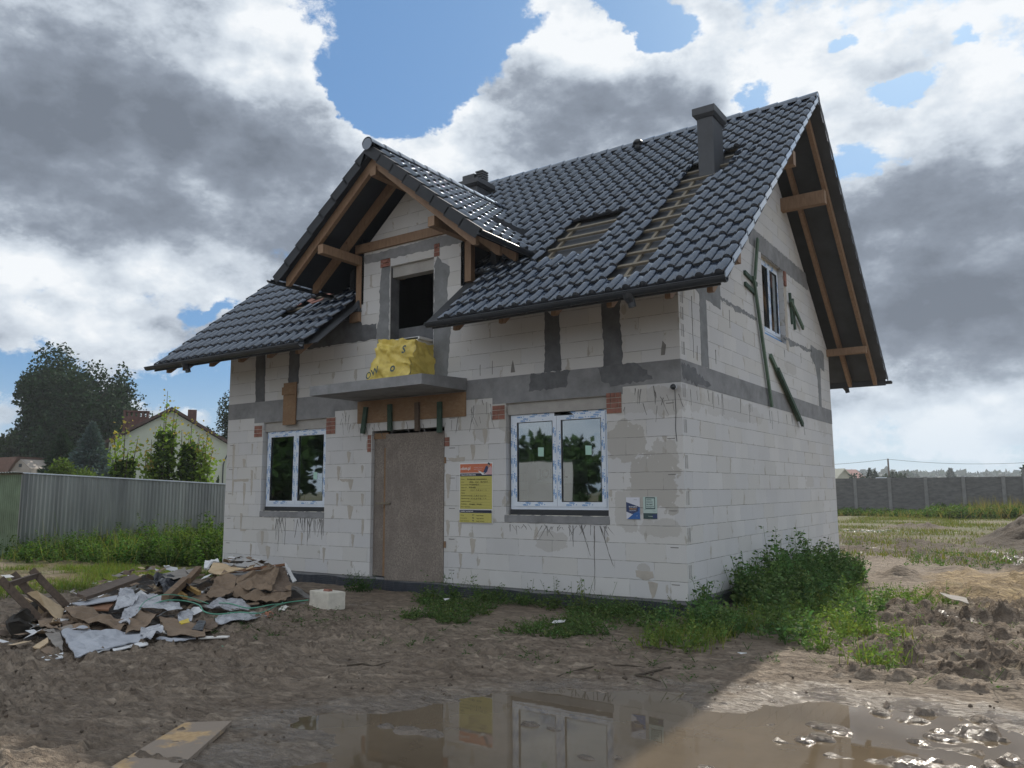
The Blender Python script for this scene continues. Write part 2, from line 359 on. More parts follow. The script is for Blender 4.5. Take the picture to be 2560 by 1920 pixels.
def aac_mat(axis, stains=(), name='aac'):
    """aerated block masonry in running bond, thin joints, mortar smears, pores, damp blocks"""
    m = Mat(name); g = m.n('ShaderNodeNewGeometry')
    wob = m.n('ShaderNodeTexNoise'); wob.inputs['Scale'].default_value = 3.0; wob.inputs['Detail'].default_value = 3; m.l(g.outputs['Position'], wob.inputs['Vector'])
    ws = m.n('ShaderNodeVectorMath', operation='MULTIPLY_ADD'); m.l(wob.outputs['Color'], ws.inputs[0]); ws.inputs[1].default_value = (.012,) * 3; m.l(g.outputs['Position'], ws.inputs[2])
    s = m.n('ShaderNodeSeparateXYZ'); m.l(ws.outputs[0], s.inputs[0])
    a = m.math('ADD', s.outputs[axis], 40.006); z = m.math('ADD', s.outputs[2], -.006)
    zr = m.math('DIVIDE', z, .2425); row = m.math('FLOOR', zr); fz = m.math('SUBTRACT', zr, row)
    wr = m.n('ShaderNodeTexWhiteNoise', noise_dimensions='1D'); m.l(row, wr.inputs['W'])
    par = m.math('MULTIPLY', m.math('MODULO', m.math('ADD', row, 40), 2.0), .5)
    u = m.math('ADD', m.math('ADD', m.math('DIVIDE', a, .595), par), m.math('MULTIPLY', wr.outputs['Value'], .28))
    ci = m.math('FLOOR', u); fu = m.math('SUBTRACT', u, ci)
    dz = m.math('MULTIPLY', m.math('MINIMUM', fz, m.math('SUBTRACT', 1.0, fz)), .2425)
    du = m.math('MULTIPLY', m.math('MINIMUM', fu, m.math('SUBTRACT', 1.0, fu)), .595)
    jn = m.noise(m.coord('World', (1, 1, 1)), 9, 4)
    jz = m.math('MULTIPLY', m.rng(dz, .0012, .0052, 1, 0), m.rng(jn, .36, .56, .25, 1))
    ju = m.math('MULTIPLY', m.rng(du, .0008, .0038, 1, 0), m.rng(jn, .42, .62, .1, .9))
    joint = m.math('MAXIMUM', jz, ju)
    cv = m.n('ShaderNodeCombineXYZ'); m.l(ci, cv.inputs[0]); m.l(row, cv.inputs[1])
    wnz = m.n('ShaderNodeTexWhiteNoise', noise_dimensions='2D'); m.l(cv.outputs[0], wnz.inputs['Vector'])
    r1 = wnz.outputs['Value']
    base = m.mix(r1, (.53, .535, .55), (.615, .612, .605))
    beige = m.math('GREATER_THAN', r1, .74)
    base = m.mix(m.math('MULTIPLY', beige, .5), base, (.49, .485, .47))
    lo = m.noise(m.coord('World', (1, 1, 1)), .9, 6, .6)
    base = m.mix(m.rng(lo, .42, .72, 0, .45), base, (.48, .48, .48))
    pore = m.noise(m.coord('World', (1, 1, 1)), 70, 3, .6)
    base = m.mix(m.rng(pore, .58, .75, 0, .22), base, (.36, .35, .34))
    # mortar smeared out of the vertical joints
    sn = m.noise(m.coord('World', (1.6, 1.6, .8)), 5.5, 5, .6)
    wdt = m.rng(sn, .46, .68, -.02, .075)
    sme = m.rng(m.math('SUBTRACT', wdt, du), -.004, .012)
    cvb = m.n('ShaderNodeTexWhiteNoise', noise_dimensions='2D')
    cb2 = m.n('ShaderNodeCombineXYZ'); m.l(m.math('FLOOR', m.math('ADD', u, .5)), cb2.inputs[0]); m.l(row, cb2.inputs[1]); m.l(cb2.outputs[0], cvb.inputs['Vector'])
    sme = m.math('MULTIPLY', sme, m.math('GREATER_THAN', cvb.outputs['Value'], .38))
    base = m.mix(m.math('MULTIPLY', sme, .8), base, (.40, .375, .335))
    # damp blocks with irregular outline
    if stains:
        tot = None
        ssn = m.noise(m.coord('World', (1, 1, 1)), 3.6, 6, .62)
        for (cx_, cz_, rx_, rz_, wg) in stains:
            ax_ = m.math('DIVIDE', m.math('SUBTRACT', s.outputs[axis], cx_), rx_); az_ = m.math('DIVIDE', m.math('SUBTRACT', s.outputs[2], cz_), rz_)
            p4 = m.math('ADD', m.math('POWER', m.math('ABSOLUTE', ax_), 3.0), m.math('POWER', m.math('ABSOLUTE', az_), 3.0))
            q = m.math('MULTIPLY', m.rng(m.math('ADD', p4, m.math('MULTIPLY', m.math('SUBTRACT', ssn, .5), 5.5)), .96, 1.06, 1, 0), wg)
            tot = q if tot is None else m.math('MAXIMUM', tot, q)
        base = m.mix(tot, base, (.38, .365, .34))
    base = m.mix(m.math('MULTIPLY', joint, .8), base, (.19, .185, .18))
    m.set(base, .92)
    h = m.math('SUBTRACT', m.math('MULTIPLY', pore, .25), joint)
    h = m.math('ADD', h, m.math('MULTIPLY', sme, .4))
    h = m.math('ADD', h, m.math('MULTIPLY', r1, .35))
    m.bump(h, .004, .9)
    return m.m
M['aac_front'] = aac_mat(0, [(-.85, 2.15, .28, .28, .75), (-.42, 1.55, .36, .42, .8), (-.25, 1.95, .2, .22, .6), (-.85, 1.2, .17, .3, .5), (-.35, .95, .3, .12, .5), (-2.1, .72, .3, .14, .5),
    (-.22, 2.68, .26, .2, .45), (-.75, 2.7, .3, .18, .35), (-3.35, 2.55, .14, .35, .4), (-8.6, .5, .16, .25, .35), (-.62, .35, .1, .1, .6), (-2.9, 2.6, .12, .2, .5)], 'aac_front')
M['aac_side'] = aac_mat(1, [(.35, 2.75, .5, .2, .35), (2.2, 2.7, 1.4, .16, .3), (5.6, 3.8, .4, .12, .4), (7.9, 3.0, .4, .4, .3), (6.6, 1.6, .3, .12, .4)], 'aac_side')
def tile_mat():
    m = Mat('roof_tile_glazed'); v = m.coord('Object'); n1 = m.noise(v, 5, 5); n2 = m.noise(v, 60, 3)
    m.set(m.ramp(n1, [(.3, (.012, .018, .032)), (.7, (.022, .031, .048))]), m.rng(n1, .3, .7, .14, .24), Specular_IOR_Level=.9, Coat_Weight=1.0, Coat_Roughness=.12, Coat_IOR=1.68, Coat_Tint=(.78, .88, 1.0), Specular_Tint=(.75, .87, 1.0))
    m.bump(n2, .0006, .5); return m.m
M['tile'] = tile_mat()
def glass_mat():
    m = Mat('window_glass'); t = m.t
    gl = m.n('ShaderNodeBsdfGlossy'); gl.inputs['Roughness'].default_value = .02; gl.inputs['Color'].default_value = (.82, .9, .95, 1)
    tr = m.n('ShaderNodeBsdfTransparent'); tr.inputs['Color'].default_value = (.62, .7, .7, 1)
    fr = m.n('ShaderNodeFresnel'); fr.inputs['IOR'].default_value = 1.6
    f2 = m.math('MULTIPLY_ADD', fr.outputs[0], 2.0, .24, True)
    nb = m.noise(m.coord('World', (1, 1, 1)), 1.3, 2)
    bp = m.n('ShaderNodeBump'); bp.inputs['Distance'].default_value = .0015; m.l(nb, bp.inputs['Height']); m.l(bp.outputs[0], gl.inputs['Normal'])
    mxs = m.n('ShaderNodeMixShader'); m.l(f2, mxs.inputs[0]); m.l(tr.outputs[0], mxs.inputs[1]); m.l(gl.outputs[0], mxs.inputs[2])
    m.l(mxs.outputs[0], m.out.inputs[0]); return m.m
M['glass'] = glass_mat()
def veg_mat(name, tr=.25):
    m = Mat(name); a = m.n('ShaderNodeAttribute', attribute_name='Col')
    d = m.n('ShaderNodeBsdfTranslucent'); c2 = m.mix(1.0, a.outputs['Color'], (1.35, 1.5, .7), 'MULTIPLY')
    m.l(c2, d.inputs['Color'])
    m.l(a.outputs['Color'], m.b.inputs['Base Color']); m.b.inputs['Roughness'].default_value = .65
    m.b.inputs['Specular IOR Level'].default_value = .07
    mxs = m.n('ShaderNodeMixShader'); mxs.inputs[0].default_value = tr; m.l(m.b.outputs[0], mxs.inputs[1]); m.l(d.outputs[0], mxs.inputs[2])
    m.l(mxs.outputs[0], m.out.inputs[0]); return m.m
M['leaf'] = veg_mat('foliage', .32)
M['needle'] = veg_mat('needles', .1)
M['bark'] = simple('bark', (.07, .055, .04), .95, .35, 8, .02)
# ---------------------------------------------------------------- numpy noise
def _hash(ix, iy, seed):
    h = (ix.astype(np.int64) * 374761393 + iy.astype(np.int64) * 668265263 + seed * 1442695041) & 0x7fffffff
    h = ((h ^ (h >> 13)) * 1274126177) & 0x7fffffff
    h = h ^ (h >> 16)
    return (h & 0xffff) / 65535.0
def vn(x, y, seed=0):
    ix = np.floor(x); iy = np.floor(y); fx = x - ix; fy = y - iy
    fx = fx * fx * (3 - 2 * fx); fy = fy * fy * (3 - 2 * fy)
    a = _hash(ix, iy, seed); b = _hash(ix + 1, iy, seed); c = _hash(ix, iy + 1, seed); d = _hash(ix + 1, iy + 1, seed)
    return (a * (1 - fx) + b * fx) * (1 - fy) + (c * (1 - fx) + d * fx) * fy - .5
def fbm(x, y, o=5, seed=0, rough=.55):
    t = 0; a = 1.0; f = 1.0
    for i in range(o):
        t = t + a * vn(x * f + 17.3 * i, y * f - 9.1 * i, seed + i); a *= rough; f *= 2.03
    return t
def sstep(v, a, b):
    t = np.clip((v - a) / (b - a), 0, 1); return t * t * (3 - 2 * t)
PUD = np.array([(-.78, -5.82), (-.66, -5.58), (-.5, -5.42), (-.15, -4.95), (.1, -4.35), (.6, -3.9), (1.0, -3.68), (1.35, -3.58), (1.7, -3.86), (2.0, -3.4), (2.4, -3.14), (2.9, -3.02), (3.4, -3.05), (3.95, -3.4), (5.0, -3.6), (6.5, -5.2), (4.6, -7.7), (1.2, -7.9), (-.1, -7.3), (-.25, -6.75), (.10, -6.35), (-.2, -6.1), (-.6, -6.0)])
def sdf(x, y, P):
    d = np.full(x.shape, 1e9); ins = np.zeros(x.shape, bool)
    for i in range(len(P)):
        ax, ay = P[i]; bx, by = P[(i + 1) % len(P)]
        ex, ey = bx - ax, by - ay
        t = np.clip(((x - ax) * ex + (y - ay) * ey) / (ex * ex + ey * ey), 0, 1)
        d = np.minimum(d, np.hypot(x - ax - t * ex, y - ay - t * ey))
        c = ((ay > y) != (by > y)) & (x < (bx - ax) * (y - ay) / (by - ay + 1e-12) + ax)
        ins ^= c
    return np.where(ins, -d, d)
WATER = -.236
CLODS = [(.15, -5.65, .10, .05), (.34, -5.6, .09, .045), (-.07, -5.64, .07, .04), (.8, -5.04, .06, .035), (1.01, -5.06, .07, .03), (1.49, -5.43, .06, .03), (1.65, -5.34, .05, .03),
    (2.64, -4.22, .08, .055), (2.55, -4.33, .06, .05), (2.88, -3.34, .08, .05), (2.73, -4.02, .10, .035), (3.08, -3.43, .10, .05), (2.88, -3.67, .07, .03), (3.32, -3.77, .09, .04), (3.2, -3.95, .07, .04),
    (3.17, -4.47, .1, .05), (3.3, -4.3, .07, .04), (3.66, -4.25, .07, .05), (3.74, -4.08, .07, .05), (3.52, -4.38, .08, .04), (2.4, -4.04, .04, .03), (2.6, -3.9, .13, .03), (3.5, -3.5, .12, .03), (2.2, -5.2, .06, .03), (.5, -6.6, .2, .03)]
def ground(x, y):
    """height and paint layers: h, wet, sand, grass, dark"""
    x = np.asarray(x, float); y = np.asarray(y, float)
    r = np.hypot(x - CAM.x, y - CAM.y)
    fade = np.clip(30 / (r + 1), 0, 1)
    h = -.20 + .035 * fbm(x * .45, y * .45, 4, 3) + fade * .032 * fbm(x * 1.6, y * 1.6, 4, 8)
    # dragged streaks of mud, roughly along the front of the house
    a = .25; xs = x * math.cos(a) + y * math.sin(a); ys = -x * math.sin(a) + y * math.cos(a)
    wrp = fbm(x * .8, y * .8, 3, 31)
    st = fbm(xs * 2.2 + wrp, ys * 9 + wrp * 3, 6, 21, .72)
    front = sstep(-y, 1.6, 3.2) * sstep(y, -9.5, -7) * (1 - sstep(x, 1.6, 3.2))
    front = front * (1 + .7 * sstep(-x, 1.5, 3.5))
    lump = np.maximum(fbm(xs * 5.2 + wrp, ys * 11, 4, 55, .65) - .2, 0)
    h += (.034 * st) * (front * .9 + .25) * fade + .07 * lump * fade * (.5 + front)
    tr = np.maximum(np.abs(fbm(xs * 1.3 + wrp, ys * 4.5 + wrp * 2, 4, 25, .6)) - .0, 0); h -= .02 * np.exp(-(tr / .045) ** 2) * front * fade
    # smooth wet mud beside the water
    s = sdf(x, y, PUD) + .22 * fbm(x * 1.7, y * 1.7, 4, 77) + .05 * fbm(x * 7, y * 7, 3, 78)
    near = np.clip(1 - np.abs(s) / 1.2, 0, 1)
    h = np.where(s < 1.0, h * (1 - near * .75) + (-.222) * near * .75, h)
    dip = sstep(-s, -.12, .35)
    h = h * (1 - dip) + (-.27 + .015 * fbm(x * 3, y * 3, 3, 5)) * dip
    rim = np.exp(-((s - .05) / .22) ** 2)
    h += rim * .012 * fbm(x * 9, y * 9, 3, 91)
    cl_ = np.zeros_like(h); cn_ = fbm(x * 7, y * 11, 4, 13)
    for cx_, cy_, rr, hh in CLODS:
        d2 = ((x - cx_) / (rr * 1.25)) ** 2 + ((y - cy_) / (rr * .8)) ** 2
        e2_ = np.exp(-d2 * .8); cl_ = np.maximum(cl_, sstep(e2_ * (1 + 1.1 * cn_), .22, .8) * (hh * .55 + .03))
    h = h + cl_ * (s < .15)
    isl = sstep(fbm(x * 1.5, y * 4.2, 5, 17, .6) + .05 * (x - 3.0), .20, .34) * sstep(x, 1.9, 2.5) * sstep(y, -5.2, -4.4) * (s < 0)
    h = h + isl * (.040 + .05 * np.maximum(fbm(x * 6, y * 10, 4, 18), -.3))
    # tyre ruts right of the puddle, with lug marks
    for (x0, y0, x1, y1, wd) in ((2.1, -1.5, 7.0, -2.5, .17), (1.9, -.8, 7.0, -1.6, .16)):
        ex, ey = x1 - x0, y1 - y0; ll = math.hypot(ex, ey); t = ((x - x0) * ex + (y - y0) * ey) / ll; q = ((x - x0) * -ey + (y - y0) * ex) / ll
        q = q + .08 * np.sin(t * 1.3)
        m = sstep(t, 0, .5) * (1 - sstep(t, ll - .5, ll))
        h += m * (-.035 * np.exp(-(q / wd) ** 2) + .045 * np.exp(-((np.abs(q) - wd * 1.7) / (wd * .6)) ** 2) * (1 + 1.1 * fbm(x * 6, y * 6, 3, 15)))
        h += m * np.exp(-(q / wd) ** 2) * .022 * (np.sin(t * 34 + np.abs(q) * 22) > .1)
    # far tracks behind the house, on the right
    dark = np.zeros_like(h)
    for (x0, y0, x1, y1, wd) in ((-3.5, 21, 3.2, 13.2, .28), (-3, 16.2, 3.6, 9.2, .22), (-3.2, 18.6, 3.6, 11.2, .24)):
        ex, ey = x1 - x0, y1 - y0; ll = math.hypot(ex, ey); t = ((x - x0) * ex + (y - y0) * ey) / ll; q = ((x - x0) * -ey + (y - y0) * ex) / ll + .35 * np.sin(t * .7)
        m = sstep(t, -3, 0) * (1 - sstep(t, ll + 1, ll + 6))
        nn = 1 + 1.3 * fbm(x * 2.5, y * 2.5, 4, 44)
        g = np.exp(-(q / wd) ** 2) * m * nn
        h += g * .09 * np.clip(1 + fbm(x * 5, y * 5, 3, 46), 0, 2); dark = np.maximum(dark, 1.3 * g)
        h -= m * .06 * np.exp(-((q + .55) / .3) ** 2)
    rough_r = sstep(x, 1.6, 2.6) * sstep(y, -2.9, -2.0) * (1 - sstep(y, 3.5, 5.5)) + .6 * sstep(y, 8.5, 11) * (1 - sstep(y, 26, 32))
    ck = fbm(xs * 1.5, ys * 4.2, 5, 141, .66); kk = sstep(ck, .05, .32); h += rough_r * (.062 * kk * (1 + 1.6 * fbm(x * 9, y * 9, 4, 143, .7)) + .03 * fbm(x * 5, y * 8, 4, 147, .7) - .01); dark = np.maximum(dark, rough_r * sstep(ck, .16, .34) * .75)
    # sand churned up on the right of the house
    sa = np.exp(-(((x - 3.4) / 1.6) ** 2 + ((y - 5.6) / 3.0) ** 2)); sand = sstep(sa + .35 * fbm(x * .9, y * .9, 4, 60), .38, .62)
    hum = np.abs(fbm(x * 1.5, y * 1.2, 4, 64)); h += sand * .20 * hum + sand * .04
    for cx_, cy_, rx, hh in ((1.55, 6.6, .45, .2), (2.3, 8.3, .4, .12), (3.5, 5.0, .5, .28), (3.0, 4.0, .3, .12), (-1.0, 26.3, .9, .32), (-.3, 26.1, .7, .2)):
        b = np.exp(-((x - cx_) / rx) ** 2 - ((y - cy_) / (rx * .8)) ** 2)
        h += b * hh * (1 + .7 * fbm(x * 4, y * 4, 4, 66)); 
        if cy_ > 20: dark = np.maximum(dark, b * 1.2)
    # dark clods at the edge of the sand
    for cx_, cy_, rx, hh in ((2.35, 1.9, .35, .16), (2.65, 1.7, .3, .13), (3.2, 1.9, .3, .12), (3.6, 2.0, .35, .12), (2.1, 1.4, .3, .08), (2.9, 1.2, .5, .05)):
        b = np.exp(-((x - cx_) / rx) ** 2 - ((y - cy_) / (rx * .8)) ** 2)
        h += sstep(b, .1, .6) * hh * .55 * (1 + 1.9 * fbm(x * 5, y * 5, 5, 68, .65)); dark = np.maximum(dark, b)
    # soil near the wall: slightly higher
    wallz = sstep(y, -1.6, -.1) * (1 - sstep(y, .05, .2)) * sstep(x, -10.2, -9.5) * (1 - sstep(x, .1, .4))
    h += wallz * .02
    under = (x > -9.75) & (x < -.05) & (y > .08) & (y < 8.7)
    h = np.where(under, -.35, h)
    far = sstep(r, 18, 60); h = h * (1 - far) + (-.18) * far
    wet = sstep(-s, -.75, .05) * (.6 + .4 * (fbm(x * 3, y * 3, 3, 51) > -.1))
    wet = np.maximum(wet, .65 * sstep(-(h + .2), .012, .04) * sstep(fbm(x * .6, y * .6, 3, 52), -.1, .3))
    for cx_, cy_, rx, ry in ((-1.5, 23.5, 3.2, .8), (3.4, 13.6, 1.0, .8), (3.6, 11.5, .7, 1.0), (-3.0, 17.6, 1.5, .5), (2.95, 1.55, .4, .2), (3.6, 10.3, .8, .7), (-3.2, 14.5, 1.0, .3)):
        wet = np.maximum(wet, 1.3 * sstep(np.exp(-((x - cx_) / rx) ** 2 - ((y - cy_) / ry) ** 2) + .5 * fbm(x * 1.6, y * 2.5, 4, 71), .5, .75))
    grass = sstep(y, 10.5, 15) * sstep(.9 * fbm(x * .35, y * .5, 5, 81, .62) + .016 * y, -.45, .25) * (1 - sand)
    grass = np.maximum(grass, sstep(y, 38, 43))
    grass = np.maximum(grass, sstep(-x, 9.2, 11.5) * sstep(y, -4.8, -2.5) * sstep(fbm(x * .7, y * .7, 4, 85), -.28, .05) * 1.0)
    grass = np.maximum(grass, .35 * sstep(fbm(x * 1.1, y * 1.1, 4, 88), .05, .35) * sstep(y, -3, -1.0) * (1 - dip))
    grass = np.maximum(grass, sstep(r, 75, 100))
    sandL = np.exp(-((x + 11.6) / 1.6) ** 2 - ((y + 1.0) / 1.3) ** 2)
    sand = np.maximum(sand, sstep(sandL + .3 * fbm(x, y, 4, 95), .4, .7))
    return h, np.clip(wet, 0, 1), sand, np.clip(grass * (1 - dark), 0, 1), np.clip(dark, 0, 1), s
def gz(x, y):
    return float(ground(np.array([x]), np.array([y]))[0][0])

def axis_pts(lo, hi, step, lo_far, hi_far, g=1.045):
    c = list(np.arange(lo, hi + 1e-6, step)); s_ = step; p = c[-1]
    while p < hi_far: s_ *= (g if p < 32 else 1.12); p += s_; c.append(p)
    s_ = step; p = c[0]; pre = []
    while p > lo_far: s_ *= max(g, 1.04); p -= s_; pre.append(p)
    return np.array(pre[::-1] + c)
gx = axis_pts(-6.2, 4.6, .028, -820, 820, 1.05)
gy = axis_pts(-7.6, -1.4, .026, -820, 820, 1.014)
X, Y = np.meshgrid(gx, gy)
H, WET, SAND, GRASS, DARK, SD = ground(X.ravel(), Y.ravel())
xr, yr = X.ravel(), Y.ravel()
nz = fbm(xr * 2.2, yr * 2.2, 5, 101)
mud = np.array((.335, .280, .225)); mudd = np.array((.205, .166, .132)); sandc = np.array((.40, .30, .175)); grc = np.array((.10, .125, .045)); dk = np.array((.05, .038, .03)); drygr = np.array((.145, .13, .065))
aa_ = .25; xs_ = xr * math.cos(aa_) + yr * math.sin(aa_); ys_ = -xr * math.sin(aa_) + yr * math.cos(aa_)
t = sstep(nz * .5 + .6 * fbm(xr * .5, yr * .5, 3, 105) + .9 * fbm(xs_ * 2.0, ys_ * 9.0, 5, 107, .68), -.45, .3)[:, None]  # fine streaks paint the small shadows of lumps into the mud tone
C0 = mudd * (1 - t) * .55 + mud * (1 - (1 - t) * .55)
C0 = C0 * (1 - SAND[:, None]) + sandc * (1 + .35 * nz[:, None]) * SAND[:, None]
gmix = sstep(fbm(xr * .9, yr * .9, 4, 108), -.2, .25)[:, None]
C0 = C0 * (1 - .85 * GRASS[:, None]) + (grc * (1 - gmix) + drygr * gmix) * .85 * GRASS[:, None]
C0 = C0 * (1 - .8 * DARK[:, None]) + dk * .8 * DARK[:, None]
C0 = C0 * (1 - .25 * WET[:, None])
ny, nx = len(gy), len(gx)
ii = (np.arange(ny - 1)[:, None] * nx + np.arange(nx - 1)[None, :]).ravel()
F = np.stack([ii, ii + 1, ii + nx + 1, ii + nx], 1)
def ground_mat():
    m = Mat('muddy_ground'); a = m.n('ShaderNodeAttribute', attribute_name='Col'); w = m.n('ShaderNodeAttribute', attribute_name='wet')
    v = m.coord('World', (1, 1, 1)); f1 = m.noise(v, 14, 8, .65); f2 = m.noise(m.coord('World', (1.4, 3.2, 1)), 5, 8, .65); f3 = m.noise(v, 90, 4, .6)
    c = m.mix(m.rng(f2, .38, .66, 0, .45), a.outputs['Color'], (.075, .055, .042))
    c = m.mix(m.rng(f1, .3, .7, 0, .5), c, m.mix(1.0, c, (1.55, 1.5, 1.42), 'MULTIPLY'))
    rn = m.n('ShaderNodeTexNoise'); rn.noise_type = 'RIDGED_MULTIFRACTAL'; rn.inputs['Scale'].default_value = 1.0; rn.inputs['Detail'].default_value = 7; rn.inputs['Roughness'].default_value = .6
    rot = m.n('ShaderNodeMapping'); rot.inputs['Rotation'].default_value = (0, 0, -.35); rot.inputs['Scale'].default_value = (1, 1, 1); gp = m.n('ShaderNodeNewGeometry'); m.l(gp.outputs['Position'], rot.inputs[0])
    sc2 = m.n('ShaderNodeMapping'); sc2.inputs['Scale'].default_value = (1.5, 6.5, 2); m.l(rot.outputs[0], sc2.inputs[0])
    wv = m.n('ShaderNodeVectorMath', operation='MULTIPLY_ADD'); wn_ = m.n('ShaderNodeTexNoise'); wn_.inputs['Scale'].default_value = 1.7; wn_.inputs['Detail'].default_value = 4; m.l(gp.outputs['Position'], wn_.inputs['Vector'])
    m.l(wn_.outputs['Color'], wv.inputs[0]); wv.inputs[1].default_value = (.9, 1.6, 0); m.l(sc2.outputs[0], wv.inputs[2]); m.l(wv.outputs[0], rn.inputs['Vector'])
    crev = m.rng(m.noise(wv.outputs[0], 1.6, 8, .7), .44, .60, 1, 0)
    c = m.mix(m.math('MULTIPLY', crev, .30), c, (.080, .060, .048))  # crevices darkened in the colour: wetter mud plus the lumps' shade
    sp = m.rng(f3, .66, .74, 0, .35); c = m.mix(sp, c, (.30, .27, .23))
    rw = m.math('MULTIPLY_ADD', m.math('SUBTRACT', f1, .5), 1.1, w.outputs['Fac'], True)
    m.set(c, m.rng(rw, .1, .9, .78, .17), Specular_IOR_Level=m.rng(rw, .25, .9, .08, .7))
    hh = m.math('MULTIPLY_ADD', f2, 1.2, m.math('MULTIPLY_ADD', f1, .55, m.math('MULTIPLY', f3, .14)))
    hh = m.math('SUBTRACT', hh, m.math('MULTIPLY', crev, .30))
    m.bump(hh, .06, 1.0)
    return m.m
g = npmesh('ground', np.stack([xr, yr, H], 1), F, ground_mat(), colr=np.clip(C0, .01, .9), smooth=True, attrs={'wet': WET})
tag(g, kind='structure')
# puddle water
def water_mat():
    m = Mat('puddle_water'); v = m.coord('World', (1, 1, 1)); n1 = m.noise(v, .8, 6, .6); n2 = m.noise(m.coord('World', (1, 1, 1)), 2.5, 3)
    c = m.ramp(n1, [(.3, (.085, .065, .043)), (.6, (.14, .108, .073)), (.75, (.17, .135, .093))])
    m.set(c, .02, IOR=1.34, Specular_IOR_Level=.66); m.bump(n2, .0006, .6); return m.m
mb = MB(); pz = WATER
grid = 26
pm = [tuple(p) for p in [(-1.7, -8.6), (7.2, -8.6), (7.2, -2.7), (-1.7, -2.7)]]
mb.poly([(p[0], p[1], pz) for p in pm])
tag(mb.build('puddle_water', water_mat()), kind='structure')

# ---------------------------------------------------------------- the house
EY, ZE, SL, SD_ = 1.118, 3.984, .83386, 8.842
LW = 9.82
RIDGE_Z = ZE + SL * (SD_ / 2 + EY)
ZB0, ZB1 = 2.91, 3.225
def rz(y): return ZE + SL * (min(y, SD_ - y) + EY)
DX = -4.925          # dormer centre line
DZ = 7.17            # dormer tile plane at its ridge
house = thing('house', 'unfinished white block house with dark tiled roof and dormer over its boarded door', 'house', (-LW / 2, SD_ / 2, -.2))
CS, SN = math.cos(math.atan(SL)), math.sin(math.atan(SL))

def wall_panel(name, loops, plane, mat, parent=house, thick=.24):
    """loops in wall coords (a, z); plane: ('y', c, sgn) front wall at y=c growing to +y*sgn; ('x', c, sgn)"""
    ax, c, sg = plane
    flat = [p for l in loops for p in l]
    tris = tessellate_polygon([[Vector((p[0], p[1], 0)) for p in l] for l in loops])
    mk = (lambda a, z, d: (a, c + sg * d, z)) if ax == 'y' else (lambda a, z, d: (c + sg * d, a, z))
    mb = MB(); n = len(flat)
    mb.v = [mk(p[0], p[1], 0) for p in flat] + [mk(p[0], p[1], thick) for p in flat]
    for t in tris:
        mb.f.append(tuple(t)); mb.m.append(0); mb.f.append(tuple(i + n for i in t)[::-1]); mb.m.append(0)
    b = 0
    for l in loops:
        k = len(l)
        for i in range(k):
            j = (i + 1) % k
            mb.f.append((b + i, b + j, b + j + n, b + i + n)); mb.m.append(0)
        b += k
    o = mb.build(name, mat, parent)
    bm = bmesh.new(); bm.from_mesh(o.data); bmesh.ops.recalc_face_normals(bm, faces=bm.faces); bm.to_mesh(o.data); bm.free()
    return o
ZT = 4.56
def rect(a0, a1, z0, z1): return [(a0, z0), (a1, z0), (a1, z1), (a0, z1)]
fw_out = [(-LW, 0), (-5.76, 0), (-5.76, 2.5), (-4.12, 2.5), (-4.12, 0), (0, 0), (0, ZT), (-3.75, ZT), (-3.75, 5.80), (DX, 6.80), (-6.08, 5.80), (-6.08, ZT), (-LW, ZT)]
WL = (-8.71, -6.92, 1.07, 2.80); WR = (-2.90, -1.14, 1.07, 2.80); BD = (-5.38, -4.38, 3.23, 5.42)
front = wall_panel('front_wall', [fw_out, rect(*WL)[::-1], rect(*WR)[::-1], rect(*BD)[::-1]], ('y', 0, 1), M['aac_front'])
SW = (3.97, 5.36, 4.22, 5.74)
sw_out = [(.24, 0), (SD_, 0), (SD_, ZT - .02), (SD_ / 2, RIDGE_Z - .34), (.24, ZT + .18)]
side = wall_panel('gable_wall', [sw_out, rect(*SW)[::-1]], ('x', 0, -1), M['aac_side'])
# small return of the front wall end so the corner reads as laid blocks
back_ = wall_panel('rear_wall', [rect(-LW, -.24, 0, ZT)], ('y', SD_, -1), M['aac_front'])
left_ = wall_panel('far_gable_wall', [[(.24, 0), (SD_ - .24, 0), (SD_ - .24, ZT - .02), (SD_ / 2, RIDGE_Z - .34), (.24, ZT)]], ('x', -LW, 1), M['aac_side'])
mb = MB(); mb.box(-LW + .25, -.25, .25, SD_ - .25, -.05, .0); mb.build('floor_slab', M['concrete'], house)
mb = MB(); mb.box(-LW + .25, -.25, .26, SD_ - .25, 2.95, 3.2); mb.build('ceiling_slab', M['dark'], house)
# concrete ring beam, 4 mm proud
mb = MB()
mb.box(-LW - .004, 0.004, -.004, .10, ZB0, ZB1); mb.box(-.1, .004, .1, SD_ + .004, ZB0 - .003, ZB1)
mb.box(-3.15, -.88, -.006, .06, 2.803, 2.909); mb.box(-8.98, -6.7, -.006, .06, 2.803, 2.909)
mb.build('ring_beam', M['concrete'], house)
rng = random.Random(5)
def blob_outline(pts, jit=.012, sub=.05, seed=0):
    rr = random.Random(seed); out = []
    rr = random.Random(seed * 31 + int(abs(pts[0][0]) * 997) + int(abs(pts[0][1]) * 577)); pts = list(pts)
    for i in range(len(pts)):
        a, b = Vector(pts[i]), Vector(pts[(i + 1) % len(pts)]); n = max(1, int((b - a).length / sub))
        d = (b - a).normalized() if (b - a).length > 0 else Vector((1, 0)); nn = Vector((-d.y, d.x))
        for k in range(n):
            p = a + (b - a) * k / n + nn * rr.uniform(-jit, jit) + d * rr.uniform(-jit, jit) * .4
            out.append((p.x, p.y))
    return out
